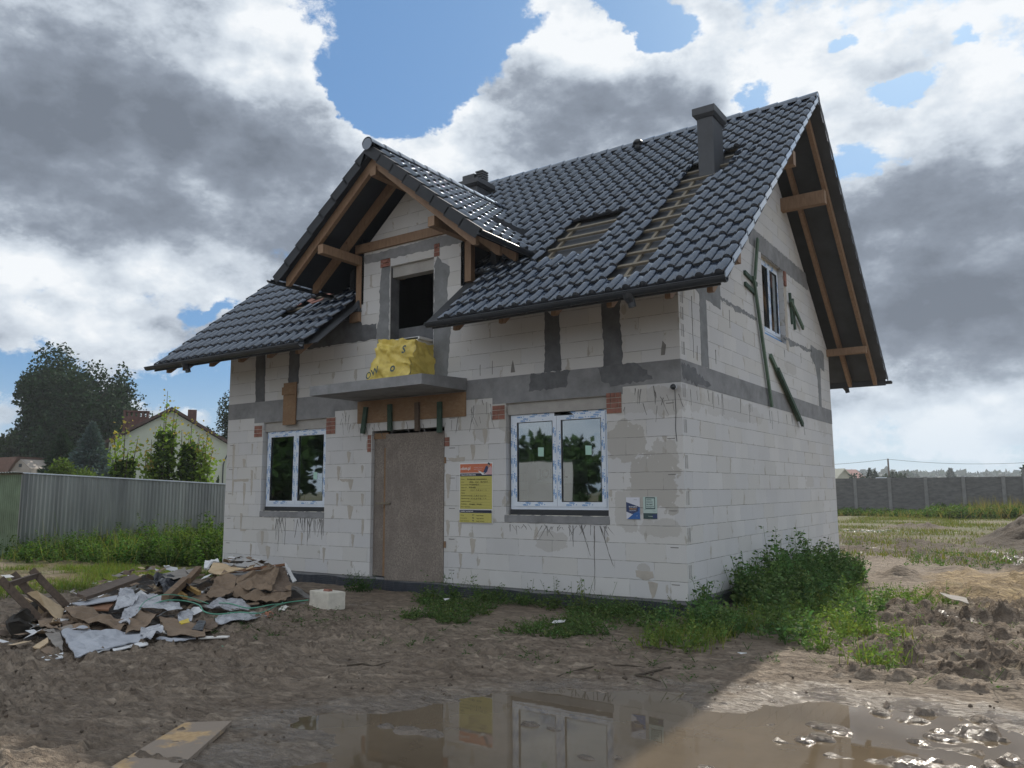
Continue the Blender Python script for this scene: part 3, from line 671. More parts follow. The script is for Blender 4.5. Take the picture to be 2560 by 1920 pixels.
def patches(name, lst, mat, plane, parent=house, proud=.003, jit=.012, sub=.05):
    if len(lst) > 1 and len(lst) < 60:
        for k, q in enumerate(lst): patches(name, [q], mat, plane, parent, proud + .0004 * (k % 5), jit, sub)
        return
    ax, c, sg = plane; mb = MB()
    for i, pl in enumerate(lst):
        o = blob_outline(pl, jit, sub, i * 7 + len(name)); n = len(o)
        tris = tessellate_polygon([[Vector((p[0], p[1], 0)) for p in o]])
        b = len(mb.v)
        mb.v += [((p[0], c + sg * proud, p[1]) if ax == 'y' else (c + sg * proud, p[0], p[1])) for p in o]
        mb.v += [((p[0], c - sg * .01, p[1]) if ax == 'y' else (c - sg * .01, p[0], p[1])) for p in o]
        for t in tris: mb.f.append(tuple(b + q for q in t)); mb.m.append(0)
        for k in range(n):
            j = (k + 1) % n; mb.f.append((b + k, b + j, b + n + j, b + n + k)); mb.m.append(0)
    o_ = mb.build(name, mat, parent)
    if len(lst) > 1: o_['kind'] = 'stuff'
    return o_
FP = ('y', 0, -1); SP = ('x', 0, 1)
patches('plaster_column', [
    [(-9.0, ZT), (-9.01, 3.9), (-8.97, 3.26), (-9.05, 3.15), (-8.94, 3.02), (-8.8, 3.12), (-8.66, 3.16), (-8.70, 3.3), (-8.72, ZT)],
    [(-7.99, ZT), (-8.02, 3.5), (-7.72, 3.5), (-7.70, 4.0), (-7.72, ZT)],
    [(-2.19, 3.228), (-2.17, 3.6), (-2.16, 4.2), (-2.05, 4.1), (-1.9, 4.22), (-1.90, 3.5), (-1.88, 3.228)],
    [(-1.17, 3.228), (-1.17, 3.6), (-1.2, 4.3), (-.86, 4.3), (-.9, 3.9), (-.87, 3.6), (-.87, 3.228)],
], M['plaster'], FP)
patches('plaster_surround', [
    [(-5.68, 3.228), (-5.66, 4.12), (-5.72, 4.2), (-5.62, 4.6), (-5.64, 5.0), (-5.60, 5.42), (-5.55, 5.55), (-5.395, 5.5), (-5.395, 3.228)],
    [(-4.365, 3.228), (-4.365, 5.3), (-4.3, 5.42), (-4.2, 5.3), (-4.02, 5.2), (-4.08, 4.9), (-4.07, 4.4), (-4.0, 4.2), (-4.04, 3.7), (-4.08, 3.228)],
], M['plaster_mid'], FP)
patches('dark_render_band', [[(-7.5, 4.14), (-6.5, 4.14), (-5.69, 4.14), (-5.70, 4.42), (-6.06, 4.43), (-6.1, ZT), (-7.2, ZT), (-7.5, ZT)]], M['plaster'], FP, proud=.005)
patches('dormer_lintel_band', [[(-6.0, 5.56), (-3.77, 5.56), (-3.77, 5.70), (-4.0, 5.76), (-6.06, 5.72)]], M['concrete'], FP)
patches('damp_patch', [[(-2.42, 3.222), (-1.73, 3.222), (-1.80, 2.98), (-2.45, 2.96)], [(-1.26, 3.222), (-.64, 3.222), (-.5, 3.1), (-.41, 2.97), (-1.06, 2.94), (-1.2, 3.02)],
    [(-4.4, 2.99), (-4.1, 2.93), (-3.9, 2.95), (-4.2, 3.02)]], M['damp'], FP, proud=.007, jit=.02)
patches('damp_patch', [[(.04, 3.18), (.46, 3.16), (.8, 3.05), (1.14, 2.99), (.9, 2.93), (.5, 2.93), (.06, 2.98)]], M['damp'], SP, proud=.007, jit=.03)
# side wall: mortar column, plates and tie band
patches('plaster_column', [[(.78, 3.228), (.80, 3.9), (.80, 4.30), (.10, 4.42), (.1, ZT + .05), (1.0, 5.0), (1.72, 4.95), (1.70, 4.22), (1.08, 4.27), (1.07, 3.8), (1.09, 3.228)],
    [(7.74, 2.93), (7.7, 3.8), (7.55, 4.1), (7.2, 4.25), (7.25, 4.5), (7.8, 4.48), (8.25, 4.52), (8.4, 4.45), (8.35, 4.05), (8.0, 4.1), (7.95, 3.5), (7.93, 2.93)]], M['plaster_mid'], SP)
patches('tie_band', [[(3.3, 5.72), (5.4, 5.70), (7.35, 5.70), (7.15, 6.05), (5.7, 6.05), (3.2, 6.05)]], M['concrete'], SP)
patches('mortar_seam', [[(1.7, 4.43), (2.6, 4.44), (3.55, 4.42), (3.55, 4.37), (2.7, 4.37), (2.4, 4.31), (2.3, 4.38), (1.7, 4.385)],
    [(5.05, 4.37), (6.2, 4.37), (7.3, 4.40), (7.3, 4.34), (6.6, 4.30), (6.2, 4.33), (5.6, 4.22), (5.5, 4.32), (5.05, 4.32)]], M['plaster_mid'], SP, jit=.02)
# window reveal render on the side wall
patches('plaster_surround', [[(5.365, 4.2), (5.365, 5.69), (5.55, 5.66), (5.52, 4.1), (5.4, 4.12)]], M['mortar_beige'], SP)
# mortar smears between blocks of the front wall (measured places)
sm = []
def smear(x, z0, z1, w=.05):
    m_ = (z0 + z1) / 2; sm.append([(x - w, z1), (x - w * .3, z1 + .01), (x + w, z1 - .01), (x + w * .8, m_), (x + w * .3, z0), (x - w * .2, z0 - .02), (x - w * .7, m_)])
for a in [(-9.6, 1.72, 2.4, .04), (-9.22, 1.2, 1.63, .04), (-9.0, 1.4, 1.88, .035), (-9.26, 1.95, 2.1, .05), (-9.58, 1.4, 1.7, .03), (-9.02, 2.2, 2.4, .03), (-9.28, .74, 1.03, .035), (-6.57, 1.66, 1.9, .045), (-6.26, 1.5, 1.66, .06),
          (-5.98, 1.78, 1.9, .03), (-6.32, 1.97, 2.15, .05), (-6.59, 1.2, 1.42, .03), (-6.26, .98, 1.2, .075), (-5.96, 1.2, 1.41, .035), (-5.94, .7, .97, .03), (-6.18, .5, .7, .04), (-8.62, .46, .7, .05), (-8.44, .2, .42, .07), (-8.95, .22, .45, .03),
          (-3.54, 1.95, 2.18, .05), (-4.04, 1.35, 1.72, .05), (-4.04, .74, .98, .04), (-3.8, .76, .98, .035), (-3.54, .48, .71, .055), (-3.78, .26, .47, .035), (-3.3, 2.2, 2.42, .05), (-6.9, .2, .45, .04), (-7.5, .48, .7, .03), (-9.45, .0, .2, .04), (-.5, .02, .22, .07)]: smear(*a)
sm.append([(-9.58, 1.70), (-9.1, 1.71), (-9.1, 1.66), (-9.56, 1.655)]); sm.append([(-6.55, 1.68), (-6.2, 1.67), (-6.2, 1.62), (-6.5, 1.63)])
sm.append([(-4.05, 1.98), (-3.7, 1.99), (-3.7, 1.93), (-3.95, 1.92)]); sm.append([(-.75, .37), (-.5, .36), (-.48, .28), (-.6, .24), (-.74, .28)])
sm.append([(-9.3, .72), (-9.1, .735), (-9.12, .69), (-9.28, .68)])
patches('mortar_smear', sm, M['mortar_beige'], FP, proud=.002, jit=.008, sub=.035)
# dark drips under the sills and round the beam
dr = []
def drip(x, z, ln, w=.008, sl=0.0, rr=rng):
    pts = []; n = max(3, int(ln / .05)); cx_ = x
    L_ = []; R_ = []
    for i in range(n + 1):
        f = i / n; ww = w * (1 - f * .7) * rr.uniform(.6, 1.3); cx_ += sl * ln / n + rr.uniform(-.006, .006)
        L_.append((cx_ - ww, z - ln * f)); R_.append((cx_ + ww, z - ln * f))
    dr.append(L_ + R_[::-1])
for i in range(30): drip(rng.uniform(-8.25, -6.95), rng.uniform(.93, .98), rng.choice([.06, .12, .2, .3, .38]) * rng.uniform(.7, 1.2), rng.uniform(.006, .013), rng.choice([0, 0, -.25, .35]))
for x, l in ((-8.13, .62), (-7.97, .5), (-7.35, .5), (-7.3, .35), (-6.98, .28), (-6.93, .3)): drip(x, .96, l, .010, rng.uniform(-.05, .12))
for i in range(34): drip(rng.uniform(-2.88, -1.15), rng.uniform(.92, .965), rng.uniform(.03, .2), rng.uniform(.005, .009), rng.choice([-.7, .5, .9, 0]))
for x, l in ((-1.38, .9), (-1.72, .3), (-1.6, .42), (-1.2, .2), (-1.3, .55)): drip(x, .95, l, .009, rng.choice([.0, .35]))
for i in range(52):
    x = rng.choice([rng.uniform(-6.6, -5.6), rng.uniform(-6.1, -3.7), rng.uniform(-3.7, -3.05), rng.uniform(-.85, -.05)])
    drip(x, rng.uniform(2.6, 2.9) if x < -6.1 or x > -3.7 else rng.uniform(2.56, 2.66), rng.uniform(.06, .3), rng.uniform(.004, .008), rng.uniform(-.3, .5))
patches('drip_stain', dr, M['drip'], FP, proud=.0025, jit=.002, sub=.04)
dr = []
for i in range(22): drip(rng.uniform(.2, 6.5), rng.uniform(2.82, 2.9), rng.uniform(.06, .35), rng.uniform(.004, .008), rng.uniform(-.1, .3))
for y_, z_, l_ in ((.5, 4.2, .9), (2.1, 4.3, .3), (1.4, 3.55, .22), (.65, 3.5, .22), (6.4, 4.2, .2), (5.2, 4.1, .15), (7.35, 4.3, .2)): drip(y_, z_, l_, .012)
# grooves of the block ends at the corner (lifting pockets)
for k in range(12):
    z0 = .02 + k * .2425
    if k % 2: 
        for d_ in (.055, .10, .135): dr.append([(d_, z0 + .02), (d_ + .006, z0 + .02), (d_ + .006, z0 + .2), (d_, z0 + .2)])
for z0 in (3.3, 3.55, 3.79, 4.03):
    for d_ in (.07, .12, .15): dr.append([(d_, z0), (d_ + .007, z0), (d_ + .007, z0 + .18), (d_, z0 + .18)])
patches('drip_stain', dr, M['drip'], SP, proud=.0025, jit=.002, sub=.06)
# grip pockets at block ends of the front wall
pk = []
for k in range(11):
    for xx in (-.16, -3.95, -9.66):
        if (k + (xx < -9)) % 2 == 0: pk.append([(xx - .07, .19 + k * .2425 + .02), (xx + .05, .19 + k * .2425 + .02), (xx + .045, .19 + k * .2425 + .008), (xx - .065, .19 + k * .2425 + .008)])
pk += [[(-3.4, 3.28), (-3.39, 3.28), (-3.39, 3.46), (-3.4, 3.46)], [(-3.16, 3.28), (-3.15, 3.28), (-3.15, 3.5), (-3.16, 3.5)], [(-2.8, 3.28), (-2.72, 3.28), (-2.74, 3.4), (-2.76, 3.47), (-2.79, 3.36)], [(-.28, 3.3), (-.22, 3.3), (-.2, 3.44), (-.25, 3.5), (-.27, 3.4)]]
patches('grip_pocket', pk, M['drip'], FP, proud=.002, jit=.002, sub=.05)

# ---- bricks beside the lintels
def bricks(x0, z0, cols, rows, w=.12, h=.065, proud=.006, seed=1, strip=True):
    mb = MB(); rr = random.Random(seed)
    for j in range(rows):
        x = x0 + (0 if j % 2 else -.0); k = 0
        while x < x0 + cols * w - .02:
            ww = min(w * rr.choice([1, 1, .6]), x0 + cols * w - x)
            mb.box(x, x + ww - .008, -proud - rr.uniform(0, .008), .05, z0 + j * (h + .01), z0 + j * (h + .01) + h); x += ww
    mb.build('lintel_brick', M['brick_red'], house)
    mb = MB(); mb.box(x0 - .005, x0 + cols * w, -proud + .003, .04, z0 - .01, z0 + rows * (h + .01)); mb.build('brick_mortar', M['mortar_beige'], house)
bricks(-3.15, 2.56, 2, 3, seed=1); bricks(-1.135, 2.54, 2, 4, seed=2); bricks(-8.97, 2.53, 2, 3, seed=3); bricks(-6.915, 2.50, 2, 4, seed=4)
bricks(-5.62, 5.43, 2, 2, seed=5); bricks(-4.37, 5.42, 1, 3, seed=6); bricks(-4.11, 2.18, 1, 2, w=.1, seed=7); bricks(-5.86, 2.14, 1, 4, w=.09, seed=8)
mb = MB(); mb.box(.0, .03, 5.37, 5.50, 5.48, 5.69); mb.box(0, .035, 5.37, 5.48, 5.40, 5.47); mb.build('lintel_brick', M['brick_red'], house)
# lintel faces inside the openings (set back)
for b6 in ((WL[0] + .004, WL[1] - .004, .05, .22, 2.62, 2.798), (WR[0] + .004, WR[1] - .004, .05, .22, 2.62, 2.798), (BD[0] + .004, BD[1] - .004, .06, .23, 5.22, 5.417)):
    mb = MB(); mb.box(*b6); mb.build('lintel', M['lintel'], house)
# sills of grey mortar under the two front windows
for x0, x1 in ((WL[0], WL[1]), (WR[0] - .02, WR[1] + .01)):
    patches('mortar_sill', [[(x0, .98), (x1, .975), (x1, 1.085), (x0, 1.085)]], M['concrete'], FP, proud=.012, jit=.006)
    mb = MB(); mb.box(x0 + .01, x1 - .01, .0, .2, 1.069, 1.088); mb.build('mounting_foam', M['foam'], house)

# ---- plinth with dimpled membrane
mb = MB(); mb.box(-LW - .0, .0, .012, .2, -.4, -.002); mb.box(-.2, -.012, .2, SD_, -.4, -.002); mb.build('plinth', M['concrete'], house)
def dimple():
    m = Mat('dimpled_membrane'); v = m.n('ShaderNodeTexVoronoi'); v.inputs['Scale'].default_value = 34; v.inputs['Randomness'].default_value = .12
    m.l(m.coord('World', (1, 1, 1)), v.inputs['Vector'])
    h = m.rng(v.outputs['Distance'], .15, .45, 1, 0)
    n = m.noise(m.coord('World', (1, 1, 1)), 5, 5)
    c = m.mix(m.math('MULTIPLY', h, .6), (.022, .028, .04), (.06, .07, .09)); c = m.mix(m.rng(n, .5, .75, 0, .5), c, (.12, .10, .085))
    m.set(c, .45); m.bump(h, .008, 1); return m.m
M['dimple'] = dimple()
mb = MB(); nseg = 60
for i in range(nseg):
    xa, xb = -8.4 + 8.42 * i / nseg, -8.4 + 8.42 * (i + 1) / nseg
    ya, yb = -.035 - .02 * math.sin(i * .9) - .012 * math.sin(i * 2.3), -.035 - .02 * math.sin((i + 1) * .9) - .012 * math.sin((i + 1) * 2.3)
    za, zb = -.035 + .008 * math.sin(i * .7), -.035 + .008 * math.sin((i + 1) * .7)
    mb.hexa([(xa, ya - .02, -.42), (xb, yb - .02, -.42), (xb, yb, -.42), (xa, ya, -.42), (xa, ya, za), (xb, yb, zb), (xb, yb + .012, zb), (xa, ya + .012, za)])
mb.box(.008, .03, .02, SD_, -.42, -.035)
mb.build('dimpled_membrane', M['dimple'], house)
# ---- balcony slab
mb = MB(); mb.hexa([(-6.18, -1.07, 3.05), (-3.72, -1.05, 3.065), (-3.66, -.005, 3.065), (-6.12, -.005, 3.05), (-6.18, -1.07, 3.21), (-3.72, -1.05, 3.225), (-3.66, -.005, 3.262), (-6.12, -.005, 3.25)])
o = mb.build('balcony_slab', M['concrete'], house)
# ---- boarded door
mb = MB(); mb.box(-5.755, -5.375, .07, .09, .02, 2.36); mb.build('door_board', M['chip'], house)
mb = MB(); mb.hexa([(-5.40, -.012, -.03), (-4.125, -.012, .0), (-4.125, .008, .0), (-5.40, .008, -.03), (-5.41, -.016, 2.43), (-4.125, -.014, 2.43), (-4.125, .006, 2.43), (-5.41, .004, 2.43)]); mb.build('door_board', M['chip'], house)
mb = MB(); mb.box(-5.50, -5.41, .045, .066, .02, 2.2); mb.box(-5.755, -5.41, .05, .069, 2.36, 2.46); mb.build('door_batten', M['osb'], house)
mb = MB(); mb.beam((-5.62, -.03, 1.245), (-5.28, -.03, 1.25), .02, .03, m=0); mb.build('door_latch_batten', M['batten'], house)
mb = MB(); mb.box(-4.11, -4.085, -.02, .1, 1.9, 2.0); mb.box(-4.11, -4.08, -.02, .1, .55, .65); mb.build('door_wedge', M['osb'], house)
# ---- OSB strip under the balcony, battens, single OSB board
mb = MB(); mb.hexa([(-6.10, -.026, 2.645), (-3.67, -.024, 2.645), (-3.67, -.006, 2.645), (-6.10, -.008, 2.645), (-6.10, -.03, 3.035), (-3.67, -.026, 3.04), (-3.67, -.008, 3.04), (-6.10, -.01, 3.035)])
mb.build('osb_strip', M['osb'], house)
for xa, za, xb, zb, mt in ((-5.87, 2.93, -5.93, 2.46, 'green_dark'), (-5.30, 2.94, -5.28, 2.48, 'green_dark'), (-4.68, 2.93, -4.66, 2.45, 'wood_dark'), (-4.19, 2.91, -4.18, 2.40, 'green_dark')):
    mb = MB(); mb.beam((xa, -.05, za), (xb, -.06, zb), .045, .085, up=(1, 0, 0)); mb.build('green_batten' if mt != 'wood_dark' else 'grey_batten', M[mt], house)
mb = MB(); mb.box(-8.10, -7.74, -.035, -.012, 2.72, 3.44); mb.box(-8.12, -7.72, -.06, -.036, 3.30, 3.45); mb.box(-8.09, -7.73, -.045, -.02, 3.44, 3.53); mb.build('osb_board', M['osb'], house)
# ---------------------------------------------------------------- lettering helper
_tcache = {}
def text_geo(s, size=1.0, bold=0.0):
    k = (s, bold)
    if k not in _tcache:
        cu = bpy.data.curves.new('t', 'FONT'); cu.body = s; cu.size = 1.0; cu.offset = bold; cu.resolution_u = 2
        ob = bpy.data.objects.new('t', cu); col.objects.link(ob)
        bpy.context.view_layer.update()
        me = bpy.data.meshes.new_from_object(ob)
        vs = [tuple(v.co) for v in me.vertices]; fs = [tuple(p.vertices) for p in me.polygons]
        bpy.data.objects.remove(ob); bpy.data.curves.remove(cu); bpy.data.meshes.remove(me)
        w = max((v[0] for v in vs), default=0)
        _tcache[k] = (vs, fs, w)
    return _tcache[k]
def put_text(mb, s, origin, ex, ey, size, width=None, bold=.012, m=0, center=False):
    vs, fs, w = text_geo(s, 1.0, bold)
    sx_ = size if width is None else width / max(w, 1e-3)
    O = Vector(origin); EX = Vector(ex); EY_ = Vector(ey)
    if center: O = O - EX * (w * sx_ / 2)
    b = len(mb.v)
    mb.v += [tuple(O + EX * (v[0] * sx_) + EY_ * (v[1] * size)) for v in vs]
    for f in fs: mb.f.append(tuple(b + i for i in f)); mb.m.append(m)

# ---------------------------------------------------------------- windows
def window(mp, a0, a1, z0, z1, label, film=True, sashes=2, side=False, seed=0, peel=False):
    """mp(a, z, d) -> world; d = outward distance"""
    fr = MB(); fw = .075
    def bx(mb, A0, A1, Z0, Z1, D0, D1, m=0):
        mb.hexa([mp(A0, Z0, D0), mp(A1, Z0, D0), mp(A1, Z1, D0), mp(A0, Z1, D0), mp(A0, Z0, D1), mp(A1, Z0, D1), mp(A1, Z1, D1), mp(A0, Z1, D1)], m)
    def ring(mb, A0, A1, Z0, Z1, w, D0, D1, m=0):
        bx(mb, A0, A0 + w, Z0, Z1, D0, D1, m); bx(mb, A1 - w, A1, Z0, Z1, D0, D1, m)
        bx(mb, A0 + w, A1 - w, Z0, Z0 + w, D0, D1, m); bx(mb, A0 + w, A1 - w, Z1 - w, Z1, D0, D1, m)
    ring(fr, a0, a1, z0, z1, .062, -.07, 0)
    f = fr.build('window', M['pvc'], house); f['label'] = label
    mid = (a0 + a1) / 2 - (.03 if not side else 0)
    spans = [(a0 + .05, mid + .012), (mid + .018, a1 - .05)]
    for i, (p, q) in enumerate(spans):
        s = MB(); ring(s, p, q, z0 + .045, z1 - .05, .072, -.055, .012)
        so_ = s.build('sash', M['pvc'], f)
        gsk = MB(); ring(gsk, p + .070, q - .070, z0 + .113, z1 - .118, .010, -.02, .0135); gsk.build('gasket', M['sill_black'], f)
        g = MB(); g.poly([mp(p + .07, z0 + .115, -.006), mp(q - .07, z0 + .115, -.006), mp(q - .07, z1 - .12, -.006), mp(p + .07, z1 - .12, -.006)])
        go = g.build('pane', M['glass'], f)
        if not side:
            cx_ = (q - .07) - (q - p) * (.27 if i == 1 else .28); cz_ = z0 + (z1 - z0) * (.40 if a0 < -5 else .60)
            if a0 < -5 and i == 0: continue
            t = MB(); t.poly([mp(cx_ - .05, cz_ - .07, -.003), mp(cx_ + .05, cz_ - .075, -.003), mp(cx_ + .052, cz_ + .06, -.003), mp(cx_ - .05, cz_ + .065, -.003)])
            t.build('pane_sticker', M['sticker'], f)
    # film lettering
    t = MB(); rr = random.Random(seed)
    e0 = Vector(mp(0, 0, 0)); EA = (Vector(mp(1, 0, 0)) - e0); EZ = (Vector(mp(0, 1, 0)) - e0)
    def strip(A0, Z0, A1, Z1, d, flip=False):
        ln = math.hypot(A1 - A0, Z1 - Z0); dx, dz = (A1 - A0) / ln, (Z1 - Z0) / ln
        EXv = EA * dx + EZ * dz; EYv = EA * (-dz) + EZ * dx
        k = rr.uniform(.03, .1)
        while k < ln - .12:
            for row in range(2):
                kk = k + (.05 * row)
                if rr.random() < .88:
                    put_text(t, 'VEKA', mp(A0 + dx * kk - dz * (-.012 + row * .030 - .012), Z0 + dz * kk + dx * (-.012 + row * .030 - .012), d + .0015), EXv, EYv, .034, .095, .035)
                if rr.random() < .8:
                    c = Vector(mp(A0 + dx * (kk + .125) + dz * .006, Z0 + dz * (kk + .125) - dx * .006, d + .0015)); b = len(t.v)
                    t.poly([tuple(c + EXv * .008 * math.cos(q) + EYv * .008 * math.sin(q)) for q in [k2 * math.pi / 3 for k2 in range(6)]])
            k += rr.uniform(.20, .27)
    if film:
        strip(a0 + .032, z0 + .05, a0 + .032, z1 - .05, .0, ); strip(a1 - .028, z0 + .05, a1 - .028, z1 - .05, 0)
        strip(a0 + .05, z1 - .028, a1 - .08, z1 - .028, 0)
        for p, q in spans:
            strip(p + .04, z0 + .1, p + .04, z1 - .12, .012); strip(q - .036, z0 + .1, q - .036, z1 - .12, .012)
            strip(p + .1, z0 + .08, q - .1, z0 + .08, .012); strip(p + .1, z1 - .088, q - .1, z1 - .088, .012)
        t.build('film_print', M['film_blue'], f)['kind'] = 'stuff'
    sb = MB(); bx(sb, a0 - .0, a1 + .005, z0 - .085, z0 - .001, -.06, .02); bx(sb, a0 - .01, a1 + .01, z0 - .082, z0 - .07, .02, .045)
    if peel:
        sb.poly([mp(mid - .03, z1 - .02, .002), mp(mid + .30, z1 - .07, .002), mp(mid + .2, z1 + .0, .002), mp(mid - .03, z1 + .0, .002)])
        sb.poly([mp(mid - .03, z1 - .075, .002), mp(mid + .34, z1 - .075, .002), mp(mid + .24, z1 - .0, .002), mp(mid - .03, z1 - .0, .002)][::1])
    sb.build('lower_profile', M['sill_black'] if not side else M['film_blue'], f)
    return f
M['sticker'] = simple('pane_sticker', (.38, .60, .52), .5, .05, 4, 0)
fmap = lambda a, z, d: (a, .085 - d, z)
smap = lambda a, z, d: (-.10 + d, a, z)
wl_ = window(fmap, -8.66, -6.935, 1.17, 2.625, 'window with film printed frame under the narrow upright board', seed=1)
wr_ = window(fmap, -2.86, -1.155, 1.17, 2.615, 'window with film printed frame between the yellow notice and the corner', seed=2, peel=True)
ws_ = window(smap, 4.0, 5.34, 4.30, 5.70, 'small upper window in the gable wall beside the long green batten', seed=3, side=True)
mb = MB(); mb.box(-.2, -.1, 3.98, 5.35, 5.70, 5.735); mb.build('mounting_foam', M['foam'], house)
# upper window curtains of protective sheet inside, roller box
# ---------------------------------------------------------------- tiles
PROF = [(.052, .0), (.047, .022), (.034, .042), (.012, .053), (-.012, .053), (-.034, .042), (-.047, .022), (-.052, .002), (-.066, .000), (-.070, .015), (-.083, .016), (-.088, .001), (-.193, .000)]
NOSE = []
def tiles(O, ax, up, nrm, ncol, nrow, pitch, rlen, skip=lambda i, j: False, seed=0, first=.045):
    """O: eave corner at the right verge (roll side); tile i counts against ax direction (ax points towards the verge)"""
    O = np.array(O, float); ax = np.array(ax, float); up = np.array(up, float); nrm = np.array(nrm, float)
    rr = np.random.RandomState(seed); V = []; Fq = []; n = len(PROF); b = 0
    pr = np.array(PROF)
    for j in range(nrow):
        for i in range(ncol):
            if skip(i, j): continue
            jx, jn, tw = rr.uniform(-.003, .003), rr.uniform(-.002, .003), rr.uniform(-.006, .006)
            base = O + ax * (-(first + i * pitch) + jx) + up * (j * rlen) + nrm * jn
            s_ = pr[:, 0] * (pitch / .245); hh = pr[:, 1]
            for (t, lift, drop) in ((0.0, .036, .040), (0.0, .036, 0), (rlen + .035, .0, 0)):
                hcur = np.where(np.full(n, drop > 0), -.004, hh)
                P_ = base + ax * s_[:, None] + up * (t + tw * s_[:, None] * 2) + nrm * (hcur + (lift if not drop else .0) + .0)[:, None]
                V.append(P_)
            for r in range(2):
                for k in range(n - 1):
                    a = b + r * n + k; Fq.append((a, a + 1, a + 1 + n, a + n)); NOSE.append(1 if r == 0 else 0)
            b += 3 * n
    return np.concatenate(V), np.array(Fq)
UPF = (0, CS, SN); NF = (0, -SN, CS)
TR = .3045 / CS * 1.0
NR = 18
def skip_front(i, j):
    xc = 1.03 - .045 - i * .2443; y = -EY + (j + .5) * .3045
    if i in (5, 6) and 1 <= j <= 10: return True
    if i == 4 and 10 <= j <= 12: return True
    if i in (5, 6) and 10 <= j <= 11: return True
    if 10 <= i <= 13 and 4 <= j <= 7: return True
    if j == 3 and 11 <= i <= 12: return False
    if y < .0 and -6.38 < xc - .06 and xc - .12 < -3.45: return True
    if y >= .0 and abs(xc - .06 - DX) < min(1.2, 2.2 - y): return True
    if (i, j) in ((34, 4), (35, 4), (36, 4), (35, 5), (34, 5), (33, 4), (36, 3), (37, 3)): return True
    return False
V1, F1 = tiles((1.03, -EY, ZE), (1, 0, 0), UPF, NF, 48, NR, .2443, TR, skip_front, 1)
V2, F2 = tiles((-LW - .93, SD_ + EY, ZE), (-1, 0, 0), (0, -CS, SN), (0, SN, CS), 48, NR, .2443, TR, lambda i, j: False, 2)
roof = npmesh('main_roof', np.concatenate([V1, V2]), np.concatenate([F1, F2 + len(V1)]), [M['tile'], M['tile_edge']], house)
roof.data.polygons.foreach_set('material_index', np.array(NOSE, dtype=np.int32)); NOSE.clear()
roof['label'] = 'big dark tiled roof with the missing tile strip'
# the cut tile row just under the ridge is closed by the ridge caps
mb = MB()
def rpt(x, y, off): return (x, y - SN * off, rz(y) + CS * off) if y <= SD_ / 2 else (x, y + SN * off, rz(y) + CS * off)
for (xa, xb) in ((-LW - .93, 1.03),):
    mb.hexa([rpt(xa, 4.2, -.03), rpt(xb, 4.2, -.03), rpt(xb, 4.42, -.03), rpt(xa, 4.42, -.03), rpt(xa, 4.2, .02), rpt(xb, 4.2, .02), rpt(xb, 4.42, .02), rpt(xa, 4.42, .02)])
# underlay membrane: sheets beneath battens, each side (front one in pieces round the dormer)
def sheet(mb, xa, xb, ya, yb, off=-.075, th=.012):
    mb.hexa([rpt(xa, ya, off - th), rpt(xb, ya, off - th), rpt(xb, yb, off - th), rpt(xa, yb, off - th), rpt(xa, ya, off), rpt(xb, ya, off), rpt(xb, yb, off), rpt(xa, yb, off)])
mb2 = MB()
sheet(mb2, -3.74, 1.043, -EY + .06, 4.40); sheet(mb2, -10.70, -6.10, -EY + .06, 4.40); sheet(mb2, -6.098, -3.742, 2.2, 4.40); sheet(mb2, -10.70, 1.043, 4.45, SD_ + EY - .06)
M['underlay'] = simple('underlay_grey', (.045, .05, .058), .7, .3, 2, .004); mb2.build('roof_underlay', M['underlay'], roof)
# tile edge flaps at the verges
def verge(mb, x, sgn, h, rows=range(NR + 1), rear=False):
    for j in rows:
        y0 = -EY + j * .3045; y1 = min(y0 + .3345, 4.44)
        if y0 > 4.42: continue
        for (m1, m2, z1_, z2_) in ((y0, y1, rz(y0), rz(y1)),):
            if rear: m1, m2 = SD_ - m1, SD_ - m2
            mb.hexa([(x, m1, z1_ - h + .04), (x + .012 * sgn, m1, z1_ - h + .04), (x + .012 * sgn, m2, z2_ - h), (x, m2, z2_ - h), (x, m1, z1_ + .045), (x + .012 * sgn, m1, z1_ + .045), (x + .012 * sgn, m2, z2_ + .01), (x, m2, z2_ + .01)])
mb3 = MB(); verge(mb3, 1.045, 1, .09); mb3.build('verge_flap', M['tile'], roof)
for a_, b_, c_ in ((1.045, 1, True), (-LW - .94, -1, False), (-LW - .94, -1, True)):
    mb3 = MB(); verge(mb3, a_, b_, .12, rear=c_); mb3.build('verge_flap', M['tile_edge'], roof)
def ridge_caps(a, b, r, n, name, parent, droop=True):
    a = Vector(a); b = Vector(b); d = (b - a).normalized(); L_ = (b - a).length; sdv = d.cross(Vector((0, 0, 1))).normalized(); up = sdv.cross(d)
    mb = MB(); st = L_ / n
    for i in range(n):
        p0 = a + d * (i * st); p1 = a + d * ((i + 1) * st + .03); r0, r1 = r * 1.12, r * .98
        base = len(mb.v); K = 8
        for p, q in ((p0, r0), (p1, r1), (p0, r0 - .02)):
            for k in range(K + 1):
                t = math.pi * k / K
                mb.v.append(tuple(p + sdv * math.cos(t) * q * 1.05 + up * (math.sin(t) * q - .02)))
        for k in range(K):
            mb.f.append((base + k, base + k + 1, base + K + 2 + k, base + K + 1 + k)); mb.m.append(0)
            mb.f.append((base + k, base + 2 * (K + 1) + k, base + 2 * (K + 1) + k + 1, base + k + 1)); mb.m.append(0)
    # round end disc
    base = len(mb.v); K = 14
    mb.v += [tuple(a + sdv * math.cos(2 * math.pi * k / K) * r * 1.12 + up * (math.sin(2 * math.pi * k / K) * r * 1.12 - .02)) for k in range(K)]
    mb.f.append(tuple(range(base, base + K))); mb.m.append(0)
    return mb.build(name, M['tile'], parent, smooth=False)
ridge_caps((1.05, SD_ / 2, RIDGE_Z - .02), (-LW - .95, SD_ / 2, RIDGE_Z - .02), .115, 33, 'ridge_caps', roof)
mb.build('ridge_closure', M['tile'], roof)
